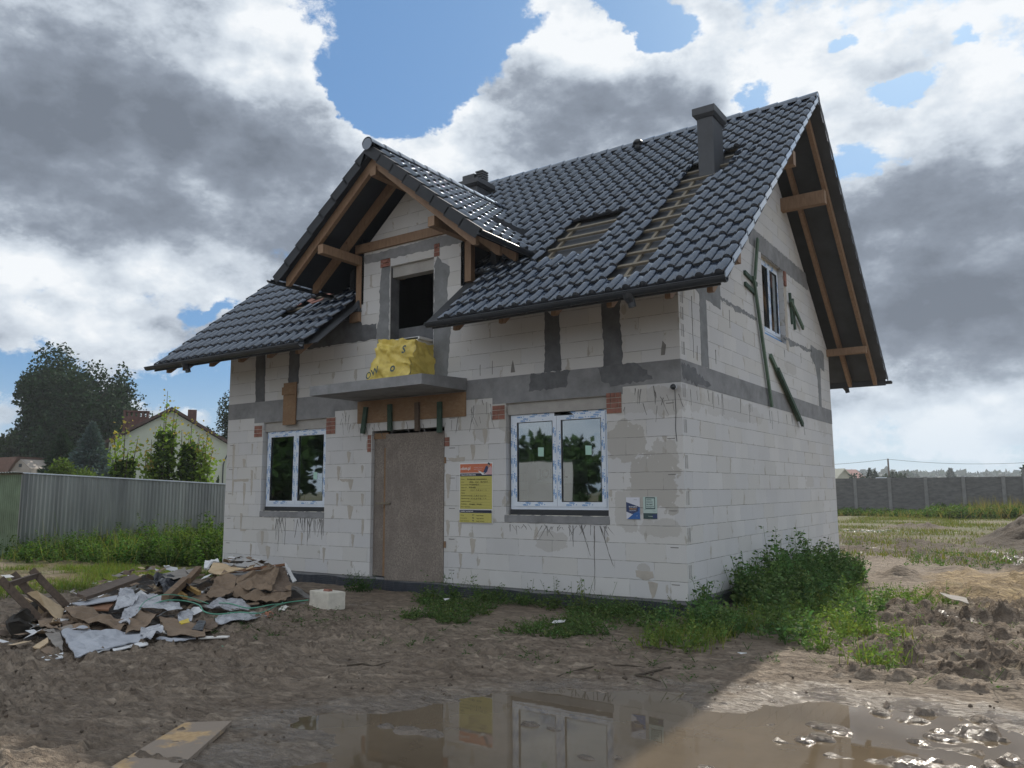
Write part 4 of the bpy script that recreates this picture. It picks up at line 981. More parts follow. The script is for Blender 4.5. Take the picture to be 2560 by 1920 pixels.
# battens in the open strips
def batten(x0, x1, y):
    mb = MB(); mb.hexa([rpt(x0, y, -.035), rpt(x1, y, -.035), rpt(x1, y + .045, -.035), rpt(x0, y + .045, -.035), rpt(x0, y, -.0), rpt(x1, y, -.0), rpt(x1, y + .045, -.0), rpt(x0, y + .045, -.0)])
    mb.build('batten', M['batten'], roof)
for j in range(1, 12): batten(-.70, -.15, -EY + j * .3045 + .02)
for j in range(10, 14): batten(-.12, .16, -EY + j * .3045 + .02)
for j in range(5, 8): batten(-2.36, -1.36, -EY + j * .3045 + .02)
batten(-2.36, -2.05, -EY + 4 * .3045 + .02); batten(-1.6, -1.36, -EY + 4 * .3045 + .02)
for j in (4, 5): batten(-8.3, -7.3, -EY + j * .3045 + .02)
for x_, y0, y1 in ((-.50, -.8, 2.0), (-2.3, .1, 1.3)):
    mb = MB(); mb.hexa([rpt(x_, y0, -.073), rpt(x_ + .05, y0, -.073), rpt(x_ + .05, y1, -.073), rpt(x_, y1, -.073), rpt(x_, y0, -.036), rpt(x_ + .05, y0, -.036), rpt(x_ + .05, y1, -.036), rpt(x_, y1, -.036)]); mb.build('counter_batten', M['batten'], roof)
# loose broken tiles at the damaged spot
mb = MB()
for (x_, y_, rz_, s_) in ((-7.5, .22, .3, .3), (-7.75, .3, -.5, .22), (-7.3, .42, .2, .34), (-8.05, .2, .8, .2)):
    c = Vector(rpt(x_, y_, .03)); a = Vector((math.cos(rz_), math.sin(rz_) * CS, math.sin(rz_) * SN)); b_ = a.cross(Vector(NF))
    mb.beam(c - a * s_ / 2, c + a * s_ / 2, .11, .012, up=NF)
mb.build('broken_tile', M['brick_red'], roof)

# ---- rafters of the main roof
def rafter(x, y0, y1, rear=False, w=.075, h=.16, name='rafter'):
    mb = MB(); off0 = -.088; o1 = off0 - h
    f = (lambda y, o: (y - SN * o, rz(y) + CS * o)) if not rear else (lambda y, o: (SD_ - y + SN * o, rz(y) + CS * o))
    a = f(y0, off0); b = f(y1, off0); c = f(y1, o1)
    # plumb cut at the front and a level cut below, as on the tails
    sgn = -1 if not rear else 1
    zb = a[1] - .155
    t = (zb - (rz(y0) + CS * o1)) / SL
    yl = y0 - SN * o1 * 0 + 0
    base_y = a[0]
    # bottom line of the rafter: z = rz(y)+ (o1)/CS at given y
    ybot = (zb - o1 / CS - ZE) / SL - EY
    yb_ = ybot if not rear else SD_ - ybot
    P_ = [(base_y, a[1]), (b[0], b[1]), (c[0], c[1]), (yb_, zb), (base_y, zb)]
    v = [(x - w / 2, p[0], p[1]) for p in P_] + [(x + w / 2, p[0], p[1]) for p in P_]
    b0 = len(mb.v); mb.v += v
    mb.f += [(0, 1, 2, 3, 4), (9, 8, 7, 6, 5)] + [(i, i + 5, (i + 1) % 5 + 5, (i + 1) % 5) for i in range(5)]; mb.m += [0] * 7
    return mb.build(name, M['wood'], roof)
for x in (-10.53, -9.98, -9.12, -8.24, -7.42, -6.66, -3.15, -2.31, -1.43, -.57, .25, .80): rafter(x, -1.02, 4.38)
for x in (.25, .80, -10.53, -9.98): rafter(x, -1.02, 4.38, rear=True)
def beamp(name, a, b, w, h, mat='wood', up=(0, 0, 1), parent=None):
    mb = MB(); mb.beam(a, b, w, h, up=up); return mb.build(name, M[mat], parent or roof)
# purlins carrying the overhang
beamp('purlin', (-.2, 8.74, 4.53), (.84, 8.74, 4.53), .14, .15); beamp('purlin', (-.2, .10, 4.53), (.84, .10, 4.53), .14, .15)
beamp('purlin', (-.2, 5.53, 7.07), (.84, 5.53, 7.07), .16, .26); beamp('purlin', (-.2, 3.31, 7.07), (.84, 3.31, 7.07), .16, .26)
beamp('purlin', (-LW + .2, 8.74, 4.53), (-LW - .8, 8.74, 4.53), .14, .15)
# ---- gutters
def gutter(x0, x1, y, z, name='gutter', r=.065):
    mb = MB(); K = 8; base = 0
    for x in (x0, x1):
        for rr_ in (r, r - .008):
            for k in range(K + 1):
                t = math.pi + math.pi * k / K; mb.v.append((x, y + math.cos(t) * rr_, z + math.sin(t) * rr_))
    n = K + 1
    for k in range(K):
        mb.f += [(k, k + 1, 2 * n + k + 1, 2 * n + k), (n + k, 3 * n + k, 3 * n + k + 1, n + k + 1), (k, n + k, n + k + 1, k + 1), (2 * n + k, 2 * n + k + 1, 3 * n + k + 1, 3 * n + k)]; mb.m += [0] * 4
    mb.tube([(x0, y - r, z), (x1, y - r, z)], .009, 6)
    # hangers and end pieces
    x = min(x0, x1) + .35
    while x < max(x0, x1):
        mb.box(x, x + .025, y - r - .006, y + r + .03, z - .004, z + .004); 
        for k in range(K):
            t0 = math.pi + math.pi * k / K; t1 = math.pi + math.pi * (k + 1) / K
            mb.poly([(x, y + math.cos(t0) * (r + .006), z + math.sin(t0) * (r + .006)), (x + .03, y + math.cos(t0) * (r + .006), z + math.sin(t0) * (r + .006)), (x + .03, y + math.cos(t1) * (r + .006), z + math.sin(t1) * (r + .006)), (x, y + math.cos(t1) * (r + .006), z + math.sin(t1) * (r + .006))])
        x += .7
    o = mb.build(name, M['gutter'], roof)
    return o
gutter(-10.86, -6.28, -1.205, 3.945); gutter(-3.49, 1.10, -1.205, 3.935); gutter(-10.86, 1.12, SD_ + 1.205, 3.94)
def outlet(x, y, s=1):
    mb = MB(); mb.tube([(x, y, 3.90), (x, y, 3.86), (x + .02 * s, y + .03, 3.80), (x + .03 * s, y + .04, 3.74)], [.085, .07, .05, .05], 12); mb.build('gutter_outlet', M['gutter'], roof)
outlet(-9.55, -1.2); outlet(-.17, -1.2); outlet(.10, SD_ + 1.2)
for b6 in ((-10.7, -6.3, -1.14, -1.12, 3.86, 3.98), (-3.45, 1.0, -1.14, -1.12, 3.86, 3.98), (-10.7, 1.0, SD_ + 1.09, SD_ + 1.11, 3.84, 3.98)):
    mb = MB(); mb.box(*b6); mb.build('drip_edge', M['slate'], roof)

# ---------------------------------------------------------------- dormer
DCS, DSN = CS, SN
DE = 2.30; DY0 = -1.05
def dz(d): return DZ - SL * d
dr_ = []
for sgn in (1, -1):
    up = (-sgn * CS, 0, SN); nr = (sgn * SN, 0, CS)
    # tile rolls count from the front verge for the left slope, from the back for the right one
    if sgn == 1: V_, F_ = tiles((DX + DE, DY0 + 16 * .2443 + .03, DZ - SL * DE), (0, 1, 0), up, nr, 16, 8, .2443, DE / CS / 8, lambda i, j: False, 5)
    else: V_, F_ = tiles((DX - DE, DY0 + .02, DZ - SL * DE), (0, -1, 0), up, nr, 16, 8, .2443, DE / CS / 8, lambda i, j: False, 6)
    dr_.append((V_, F_))
Vd = np.concatenate([dr_[0][0], dr_[1][0]]); Fd = np.concatenate([dr_[0][1], dr_[1][1] + len(dr_[0][0])])
def clip_main(o, off=-.02):
    bm = bmesh.new(); bm.from_mesh(o.data); L_ = world_loc(o)
    p = Vector((0, 0, rz(0) + off)) - L_
    bmesh.ops.bisect_plane(bm, geom=bm.verts[:] + bm.edges[:] + bm.faces[:], plane_co=p, plane_no=Vector((0, SL, -1)).normalized(), clear_outer=True)
    bm.to_mesh(o.data); bm.free(); o.data.update()
dormer = npmesh('dormer_roof', Vd, Fd, [M['tile'], M['tile_edge']], house); dormer.data.polygons.foreach_set('material_index', np.array(NOSE, dtype=np.int32)); clip_main(dormer, .0); dormer['label'] = 'small gabled dormer roof over the balcony opening'
def dpt(d, y, off):  # d signed distance from centre line
    s = 1 if d >= 0 else -1
    return (DX + d + s * SN * off, y, dz(abs(d)) + CS * off)
mb = MB()
for s in (1, -1):
    for (y0, y1, m) in ((DY0 + .03, 2.9, 0),):
        mb.hexa([dpt(s * .01, y0, -.095), dpt(s * 2.24, y0, -.095), dpt(s * 2.24, y1, -.095), dpt(s * .01, y1, -.095), dpt(s * .01, y0, -.08), dpt(s * 2.24, y0, -.08), dpt(s * 2.24, y1, -.08), dpt(s * .01, y1, -.08)])
ou = mb.build('dormer_underlay', M['membrane'], dormer); clip_main(ou, -.06)
mb = MB()
for s in (1, -1):
    for j in range(8):
        d1 = DE - j * DE / 8; d0 = max(d1 - DE / 8 - .02, 0.0)
        mb.hexa([dpt(s * d1, DY0 - .012, -.13), dpt(s * d0, DY0 - .012, -.155), dpt(s * d0, DY0, -.155), dpt(s * d1, DY0, -.13), dpt(s * d1, DY0 - .012, .045), dpt(s * d0, DY0 - .012, .01), dpt(s * d0, DY0, .01), dpt(s * d1, DY0, .045)])
        mb.hexa([dpt(s * d1, DY0 - .014, .02), dpt(s * d0, DY0 - .014, -.0), dpt(s * d0, DY0 + .09, -.0), dpt(s * d1, DY0 + .09, .02), dpt(s * d1, DY0 - .014, .048), dpt(s * d0, DY0 - .014, .018), dpt(s * d0, DY0 + .09, .018), dpt(s * d1, DY0 + .09, .048)])
mb.build('dormer_verge', M['tile_edge'], dormer)
oc = ridge_caps((DX, DY0 - .05, DZ + .045), (DX, 2.82, DZ + .045), .10, 11, 'dormer_ridge_caps', dormer)
# gutters of the dormer
def dgut(s):
    mb = MB(); x = DX + s * (DE + .05); z = dz(DE) - .03; K = 6
    y1 = (z - ZE) / SL - EY + .02
    for y in (DY0 - .08, y1):
        for k in range(K + 1):
            t = math.pi + math.pi * k / K; mb.v.append((x + math.cos(t) * .055, y, z + math.sin(t) * .055))
    for k in range(K): mb.f.append((k, k + 1, K + 2 + k, K + 1 + k)); mb.m.append(0)
    mb.tube([(x + s * .055, DY0 - .08, z), (x + s * .055, y1, z)], .007, 5)
    mb.build('dormer_gutter', M['gutter'], dormer)
dgut(-1); dgut(1)
# valley flashing
mb = MB()
for s in (1, -1):
    pts = []
    for d in (0.02, 2.33):
        y = 2.70 - abs(d) + .0
        pts.append((DX + s * d, y, rz(y)))
    a, b = Vector(pts[0]), Vector(pts[1]); o_ = Vector((s * .075, 0, 0)); n_ = Vector(NF) * .022
    mb.poly([a - Vector((s * .03, 0, -.0)) + n_, b - Vector((s * .03, 0, 0)) + n_, b + o_ + n_, a + o_ + n_])
    mb.poly([a - Vector((s * .03, 0, -.0)) - n_, b - Vector((s * .03, 0, 0)) - n_, b + o_ - n_, a + o_ - n_])
mb.build('valley_flashing', M['slate'], roof)
mb = MB(); mb.box(DX + 2.28, DX + 2.42, .30, .42, dz(DE) - .06, dz(DE) + .03); mb.build('valley_end', M['slate'], roof)
# dormer rafters
def drafter(s, y0, y1, w=.0, h=.155, dend=2.13, top=-.10):
    mb = MB(); f = lambda d, o: (DX + s * d, dz(d) + o / CS)
    zt = dz(dend) + top / CS; zb = zt - .15
    dbot = (DZ + (top - h) / CS - zb) / SL
    P_ = [f(.0, top), f(dend, top), (DX + s * dend, zb), (DX + s * dbot, zb), f(.0, top - h)]
    v = [(p[0], y0, p[1]) for p in P_] + [(p[0], y1, p[1]) for p in P_]
    mb.v = v; mb.f = [(0, 1, 2, 3, 4), (9, 8, 7, 6, 5)] + [(i, i + 5, (i + 1) % 5 + 5, (i + 1) % 5) for i in range(5)]; mb.m = [0] * 7
    mb.build('dormer_rafter', M['wood'], dormer)
for s in (-1, 1):
    drafter(s, -.92, -.845); drafter(s, -.30, -.225)
drafter(1, .20, .27, dend=2.1)
beamp('dormer_purlin', (-6.16, -.94, 5.64), (-6.16, 1.2, 5.64), .13, .16, parent=dormer); beamp('dormer_purlin', (-3.655, -.94, 5.64), (-3.655, 1.2, 5.64), .13, .16, parent=dormer)
beamp('dormer_ridge_beam', (DX, -.95, 6.76), (DX, 1.5, 6.76), .13, .15, parent=dormer)
mb = MB(); mb.box(-6.22, -3.72, -.055, .0, 5.775, 5.935); mb.build('collar_beam', M['wood'], dormer)
mb = MB(); mb.box(-3.70, -3.57, -.02, .09, 4.87, 5.56); mb.build('dormer_post', M['wood'], dormer)
mb = MB(); mb.box(-6.21, -6.085, -.02, .09, 4.76, 5.56); mb.build('dormer_post', M['wood'], dormer)
mb = MB(); mb.box(-6.32, -6.08, -.06, .08, 4.50, 4.68); mb.build('post_block', M['wood'], dormer)
mb = MB(); mb.hexa([(-6.34, -.08, 4.68), (-6.07, -.08, 4.68), (-6.07, .05, 4.68), (-6.34, .05, 4.68), (-6.16, -.03, 4.9), (-6.12, -.03, 4.9), (-6.12, .02, 4.9), (-6.16, .02, 4.9)]); mb.build('lead_flashing', M['slate'], dormer)
# cheeks
for xx, s in ((-3.745, 1), (-6.085, -1)):
    mb = MB()
    for (t0, t1, z0_) in ((0.0, 0.0, 0),):
        zt_ = dz(1.16) - .15
        mb.v = [(xx, .0, rz(0) - .1), (xx, 2.7, rz(2.7) - .1), (xx, 2.7, zt_), (xx, 0, zt_), (xx - .05 * s, .0, rz(0) - .1), (xx - .05 * s, 2.7, rz(2.7) - .1), (xx - .05 * s, 2.7, zt_), (xx - .05 * s, 0, zt_)]
        y_x = (zt_ - ZE) / SL - EY
        mb.v[1] = (xx, y_x, zt_ - .02); mb.v[2] = (xx, y_x, zt_); mb.v[5] = (xx - .05 * s, y_x, zt_ - .02); mb.v[6] = (xx - .05 * s, y_x, zt_)
        mb.f = [(0, 1, 2, 3), (7, 6, 5, 4), (0, 3, 7, 4), (0, 4, 5, 1), (3, 2, 6, 7)]; mb.m = [0] * 5
    mb.build('dormer_cheek', M['membrane'], dormer)
# balcony opening: dark reveal liner and lower parapet board inside
mb = MB(); mb.box(BD[0] - .01, BD[0] + .001, .02, .24, 3.24, 5.40); mb.box(BD[0], BD[1], .235, .26, 3.24, 4.32); mb.build('opening_lining', M['plaster'], house)
mb = MB(); mb.box(-6.6, -3.4, 2.6, 2.7, 3.2, 6.5); mb.box(-6.7, -6.6, .3, 2.7, 3.2, 6.0); mb.box(-3.4, -3.3, .3, 2.7, 3.2, 6); mb.build('inner_partition', M['dark'], house)
# ---- chimneys
def chimney(x0, x1, y0, y1, z1, capx, capz, name='chimney', pot=True):
    mb = MB(); mb.box(x0, x1, y0, y1, rz(y0) - .1, z1)
    c = mb.build(name, M['slate'], roof)
    mb = MB(); mb.box(x0 - capx, x1 + capx, y0 - capx, y1 + capx, z1 + .002, z1 + capz)
    mb.hexa([(x0 - capx * .3, y0 - capx * .3, z1 - .05), (x1 + capx * .3, y0 - capx * .3, z1 - .05), (x1 + capx * .3, y1 + capx * .3, z1 - .05), (x0 - capx * .3, y1 + capx * .3, z1 - .05), (x0 - capx, y0 - capx, z1 + .001), (x1 + capx, y0 - capx, z1 + .001), (x1 + capx, y1 + capx, z1 + .001), (x0 - capx, y1 + capx, z1 + .001)])
    mb.build('chimney_cap', M['slate'], c)
    if pot:
        mb = MB(); mb.tube([((x0 + x1) / 2 - .05, (y0 + y1) / 2 - .1, z1 + capz), ((x0 + x1) / 2 - .05, (y0 + y1) / 2 - .1, z1 + capz + .05)], .06, 12); mb.build('chimney_pot', M['gutter'], c)
    return c
chimney(-.37, -.105, 1.98, 2.46, 7.62, .06, .12)
c2 = chimney(-6.45, -5.82, 3.15, 3.62, 8.10, .09, .10, pot=False)
mb = MB()
for k in range(5): mb.box(-5.98, -5.78, 3.30, 3.52, 8.22 + k * .052, 8.25 + k * .052)
mb.box(-5.95, -5.81, 3.33, 3.49, 8.19, 8.46); mb.box(-6.3, -5.98, 3.25, 3.5, 8.2, 8.40); mb.build('vent_cowl', M['gutter'], c2)
# round roof vent
mb = MB(); vx, vy = -2.36, 4.0; b_ = Vector(rpt(vx, vy, .03)); mb.tube([b_, b_ + Vector((0, -.02, .16))], .055, 12)
K = 12
pts = [b_ + Vector((0, -.02, .13 + .1 * math.sin(t))) for t in (0, .4, .8, 1.2, 1.5)]; mb.tube(pts, [.10 * math.cos(t) + .004 for t in (0, .4, .8, 1.2, 1.5)], 14)
mb.build('roof_vent', M['gutter'], roof, smooth=True)

# ---------------------------------------------------------------- green battens nailed on the gable wall
def gb(pts, w, h, name='green_batten', mat='green', off=.03):
    mb = MB()
    for a, b in zip(pts[:-1], pts[1:]): mb.beam((off, a[0], a[1]), (off, b[0], b[1]), h, w, up=(1, 0, 0) if False else (0, 0, 1))
    return mb.build(name, M[mat], house)
def gb2(a, b, w, t, off, mat='green'):
    mb = MB(); mb.beam((off, a[0], a[1]), (off, b[0], b[1]), w, t, up=(1, 0, 0)); mb.build('green_batten', M[mat], house)
gb2((3.62, 5.87), (3.34, 5.08), .075, .035, .06); gb2((3.30, 5.12), (4.02, 2.90), .075, .04, .05)
gb2((4.15, 3.84), (5.85, 2.80), .09, .045, .03); gb2((4.42, 3.62), (5.95, 2.70), .08, .045, .078, 'green_dark')
gb2((2.9, 5.1), (3.55, 5.02), .07, .04, .022, 'green_dark'); gb2((2.9, 4.90), (3.5, 4.84), .07, .04, .022, 'green_dark')
gb2((5.72, 5.32), (5.80, 4.70), .07, .04, .022, 'green_dark'); gb2((5.90, 5.24), (5.98, 4.62), .07, .04, .022, 'green_dark'); gb2((5.60, 5.14), (6.45, 4.72), .08, .04, .064)
# ---------------------------------------------------------------- security lamp by the corner
cm = thing('security_camera', 'small dark dome camera on the wall just below the corner of the concrete band', 'camera', (-.10, -.02, 2.84))
mb = MB(); mb.tube([(-.10, .0, 2.84), (-.10, -.035, 2.84)], .035, 14); mb.build('mount', M['pvc'], cm)
mb = MB(); mb.tube([(-.10, -.035, 2.84), (-.08, -.09, 2.835), (-.065, -.12, 2.825)], [.03, .04, .028], 12); mb.build('lens_head', M['sill_black'], cm, smooth=True)
mb = MB(); mb.tube([(-.09, -.01, 2.81), (-.085, -.006, 2.5), (-.10, -.006, 2.28), (-.085, -.006, 2.1)], .004, 5); mb.build('cable', M['sill_black'], cm)

# ---------------------------------------------------------------- notices
def flat(name, c, r=.6): return simple(name, c, r, .04, 3, 0)
M['n_yellow'] = flat('notice_yellow', (.48, .44, .12)); M['n_red'] = flat('notice_orange', (.55, .16, .08)); M['n_black'] = flat('notice_black', (.02, .025, .05)); M['n_white'] = flat('notice_white', (.70, .71, .72))
M['n_ink'] = flat('notice_ink', (.09, .085, .03)); M['n_pink'] = flat('notice_pink', (.55, .36, .38)); M['n_skin'] = flat('notice_skin', (.45, .25, .18)); M['n_navy'] = flat('notice_navy', (.03, .05, .13)); M['n_blue'] = flat('notice_blue', (.03, .12, .36))
M['n_mint'] = flat('notice_mint', (.42, .53, .51)); M['n_dgreen'] = flat('notice_dark_green', (.035, .07, .075)); M['n_orange'] = flat('notice_amber', (.62, .34, .08)); M['n_lilac'] = flat('notice_lilac', (.60, .62, .70)); M['n_grey'] = flat('notice_grey', (.25, .27, .30))
NM = ['n_white', 'n_yellow', 'n_red', 'n_black', 'n_ink', 'n_pink', 'n_skin', 'n_navy', 'n_blue', 'n_mint', 'n_dgreen', 'n_orange', 'n_lilac', 'n_grey']
NI = {k: i for i, k in enumerate(NM)}
def notice(name, label, cat, x0, x1, z0, z1, items):
    mb = MB(); w, h = x1 - x0, z1 - z0
    mb.box(x0, x1, -.008, -.003, z0, z1, 0)
    lay = 0
    for it in items:
        lay += 1; y = -.0085 - .0002 * lay
        if it[0] == 'p': mb.poly([(x0 + w * a, y, z1 - h * b) for a, b in it[2]][::1], NI[it[1]])
        else: put_text(mb, it[2], (x0 + w * it[3], y, z1 - h * it[4]), (1, 0, 0), (0, 0, 1), it[5] * h, None if it[6] is None else it[6] * w, .02, NI[it[1]])
    o = mb.build(name, [M[k] for k in NM]); tag(o, label, cat); return o
def rc(a, b, c, d): return [(a, b), (c, b), (c, d), (a, d)]
it = [('p', 'n_red', rc(.02, .02, .98, .165)), ('t', 'n_white', 'z', .03, .115, .055, None), ('t', 'n_white', 'dom.pl', .07, .115, .075, .26), ('t', 'n_pink', 'Projekty domow', .44, .085, .022, .28), ('t', 'n_pink', 'jednorodzinnych', .44, .115, .022, .24),
      ('p', 'n_black', rc(.02, .175, .98, .225)), ('t', 'n_white', 'TABLICA INFORMACYJNA', .04, .212, .032, .46),
      ('p', 'n_navy', [(.72, .16), (.80, .06), (.86, .05), (.90, .16), (.86, .19)]), ('p', 'n_pink', [(.74, .20), (.84, .15), (.87, .09), (.95, .06), (.98, .10), (.98, .20)]), ('p', 'n_skin', [(.84, .045), (.88, .02), (.92, .04), (.90, .075), (.86, .08)]), ('p', 'n_black', [(.84, .03), (.88, .0), (.93, .02), (.92, .05), (.89, .035)]), ('p', 'n_white', [(.56, .13), (.62, .14), (.76, .19), (.86, .195), (.70, .205)]),
      ('p', 'n_yellow', rc(.02, .225, .98, .765))]
rowl = ['Budowa', 'Adres', 'Nr pozwolenia', 'Organ wyd.', 'Inwestor', 'Telefon', 'Kierownik budowy', 'Wykonawca robot', 'Inspektor nadzoru', 'Projektant', 'Data rozpoczecia']
for i, s in enumerate(rowl):
    zz = .28 + i * .0455; it.append(('t', 'n_ink', s, .05, zz, .022, min(.30, .022 * len(s) * .82)))
    it.append(('p', 'n_ink', rc(.34, zz + .008, .95, zz + .0095)))
for i, s in ((0, 'Budynek mieszkalny'), (1, 'dz. nr 5/21'), (2, '7/2021'), (3, 'PINB'), (4, ''), (6, ''), (7, ''), (9, 'mgr inz.')):
    if s: it.append(('t', 'n_ink', s, .30 if i else .24, .282 + i * .0455, .030, min(.6, .05 * len(s))))
rr = random.Random(4)
for i in (4, 6, 7):
    for k in range(9): 
        a = .36 + k * .055; it.append(('p', 'n_ink', [(a, .26 + i * .0455), (a + .012, .262 + i * .0455), (a + rr.uniform(0, .035), .284 + i * .0455), (a - .006 + rr.uniform(0, .02), .28 + i * .0455)]))
it += [('p', 'n_black', rc(.02, .78, .98, .825)), ('t', 'n_white', 'NUMERY ALARMOWE', .05, .814, .030, .38), ('p', 'n_yellow', rc(.02, .83, .98, .985)),
       ('t', 'n_ink', 'Policja', .05, .875, .026, .10), ('t', 'n_ink', 'Straz pozarna', .05, .922, .026, .20), ('t', 'n_ink', 'Pogot. ratunkowe', .05, .968, .026, .26),
       ('t', 'n_black', '997', .40, .875, .032, .06), ('t', 'n_black', '998', .40, .922, .032, .06), ('t', 'n_black', '999', .40, .968, .032, .06),
       ('t', 'n_ink', 'Pogot. energet.', .53, .875, .026, .22), ('t', 'n_ink', 'Pogot. gazowe', .53, .922, .026, .22), ('t', 'n_ink', 'Insp. pracy', .53, .968, .026, .24)]
notice('information_board', 'tall yellow building notice with orange header pinned right of the boarded door', 'notice', -3.80, -3.145, .945, 1.895, it)
it = [('p', 'n_lilac', rc(0, 0, 1, 1)), ('t', 'n_grey', 'dachy', .55, .12, .05, .25), ('p', 'n_navy', [(0, .21), (1, .44), (1, .62), (.43, .77), (0, .66)]), ('p', 'n_blue', [(.35, .85), (1, .44), (1, 1), (.05, 1)]), ('p', 'n_navy', [(0, .30), (.8, .45), (.9, .62), (.43, .77), (0, .66)]),
      ('t', 'n_white', 'BUDUJESZ', .20, .455, .07, .60), ('t', 'n_orange', 'REMONT', .24, .56, .08, .52), ('t', 'n_white', 'sprawdz', .22, .62, .045, .5), ('t', 'n_white', '..............', .05, .68, .03, .9), ('t', 'n_lilac', 'tel.', .72, .86, .04, .12), ('t', 'n_lilac', '. . . . . .', .66, .96, .03, .28)]
notice('flyer', 'white and blue flyer with a dark diagonal, left of the pale green flyer', 'flyer', -.862, -.655, 1.055, 1.352, it)
it = [('p', 'n_mint', rc(0, 0, 1, 1)), ('p', 'n_dgreen', rc(.16, .02, .86, .56)), ('p', 'n_mint', rc(.20, .07, .81, .51)),
      ('t', 'n_dgreen', 'OKNA', .24, .165, .095, .38), ('t', 'n_dgreen', 'DRZWI', .24, .27, .095, .44), ('t', 'n_dgreen', 'BRAMY', .24, .375, .095, .48), ('t', 'n_dgreen', 'ROLETY', .24, .48, .095, .54),
      ('p', 'n_dgreen', rc(0, .74, 1, 1)), ('p', 'n_navy', [(.62, .8), (1, .78), (1, .97), (.7, .98)]), ('t', 'n_mint', 'Producent', .36, .90, .06, .32), ('p', 'n_dgreen', rc(.08, .58, .2, .59)), ('p', 'n_grey', rc(.62, .62, .85, .63)), ('p', 'n_grey', rc(.7, .66, .9, .67))]
notice('flyer', 'pale green flyer listing windows and doors, nearest the house corner', 'flyer', -.605, -.40, 1.062, 1.36, it)

# ---------------------------------------------------------------- yellow wrapped pack on the balcony
def crumple(V, amp, sc_, seed):
    V = np.array(V, float); n = np.stack([fbm(V[:, 0] * sc_ + V[:, 2] * 3.1, V[:, 1] * sc_ + V[:, 2] * sc_, 4, seed + k) for k in range(3)], 1)
    r_2 = np.abs(fbm(V[:, 0] * sc_ * 1.3 + V[:, 2] * 2, V[:, 1] * sc_ + V[:, 2] * sc_ * 1.3, 3, seed + 7))[:, None] * np.array([[.2, -1.6, .3]])
    return V + n * amp * .8 + (r_2 + np.array([[0, .35, 0]])) * amp
def ribbon(corners, nu, nv, amp, sc_, seed):
    """bilinear patch of four corners, crumpled"""
    a, b, c, d = [np.array(p, float) for p in corners]; U, Vv = np.meshgrid(np.linspace(0, 1, nu), np.linspace(0, 1, nv))
    U = U.ravel()[:, None]; Vv = Vv.ravel()[:, None]
    P_ = a * (1 - U) * (1 - Vv) + b * U * (1 - Vv) + c * U * Vv + d * (1 - U) * Vv
    P_ = crumple(P_, amp, sc_, seed)
    ii = (np.arange(nv - 1)[:, None] * nu + np.arange(nu - 1)[None, :]).ravel()
    return P_, np.stack([ii, ii + 1, ii + nu + 1, ii + nu], 1)
def ymat():
    m = Mat('yellow_wrapping_film'); v = m.coord('Object'); n1 = m.noise(v, 6, 6, .6)
    m.set(m.ramp(n1, [(.3, (.50, .38, .07)), (.6, (.70, .56, .14))]), .38); m.bump(n1, .03, .8); return m.m
M['yfilm'] = ymat()
bag = thing('wrapped_pallet_pack', 'crumpled yellow film bag over a white pack at the balcony opening', 'wrapped pack', (-4.9, -.45, 3.24))
mb = MB(); mb.box(-5.14, -4.46, -.30, .12, 3.245, 3.99); mb.build('pack', M['foam'], bag)
mb = MB(); mb.box(-5.15, -4.43, -.30, .13, 3.96, 4.0); mb.build('pack_lid', M['n_white'], bag)
Vs, Fs, nb_ = [], [], 0
for cr in [((-5.32, -.66, 3.24), (-4.44, -.62, 3.24), (-4.38, -.45, 3.90), (-5.18, -.46, 4.0)), ((-5.32, -.66, 3.24), (-5.18, -.46, 4.0), (-5.18, .1, 4.0), (-5.36, .1, 3.24)), ((-4.42, -.62, 3.24), (-4.34, .02, 3.24), (-4.34, .02, 3.88), (-4.38, -.45, 3.90)), ((-5.18, -.44, 3.985), (-4.75, -.44, 3.93), (-5.0, -.1, 4.01), (-5.17, .05, 4.01))]:
    p, f = ribbon(cr, 30, 26, .10, 3.6, 12); Vs.append(p); Fs.append(f + nb_); nb_ += len(p)
npmesh('yellow_film', np.concatenate(Vs), np.concatenate(Fs), M['yfilm'], bag, smooth=False)
mb = MB()
E1 = Vector((.87, .05, .35)).normalized(); E2 = Vector((-.3, .12, .9)).normalized()
put_text(mb, 'OW', (-5.24, -.70, 3.28), Vector((.85, .0, .35)), Vector((-.30, .22, .80)), .20, .34, .02); put_text(mb, 'o', (-4.72, -.70, 3.40), Vector((.8, .02, -.3)), Vector((.3, .22, .9)), .22, .12, .03); put_text(mb, 'S', (-4.55, -.60, 3.68), Vector((.8, .05, .1)), Vector((0, .2, .9)), .2, .10, .03)
mb.build('film_print', M['n_dgreen'], bag)

# what shows dimly through the right window
M['room_grey'] = simple('room_grey', (.30, .30, .30), .9, .1, 1, 0)
mb = MB(); mb.box(-4.0, -.3, 2.4, 2.5, 0, 2.95); mb.build('inner_partition', M['dark'], house)
mb = MB(); mb.box(-4.0, -2.55, 2.3, 2.39, 0, 1.95); mb.build('inner_partition', M['room_grey'], house)
pk = thing('stored_pack', 'white printed pack stored indoors behind the left pane of the right window', 'pack', (-2.75, 1.3, .0))
mb = MB(); mb.box(-3.05, -2.35, 1.1, 1.6, .3, 1.55); mb.build('pack_body', M['room_grey'], pk)
mb = MB(); mb.box(-3.05, -2.35, 1.09, 1.6, 1.57, 1.95); mb.build('pack_top', M['n_white'], pk)
mb = MB(); put_text(mb, 'JOLOL', (-2.98, 1.075, 1.66), (1, 0, 0), (0, 0, 1), .20, .55, .03); mb.build('pack_lettering', M['n_black'], pk)
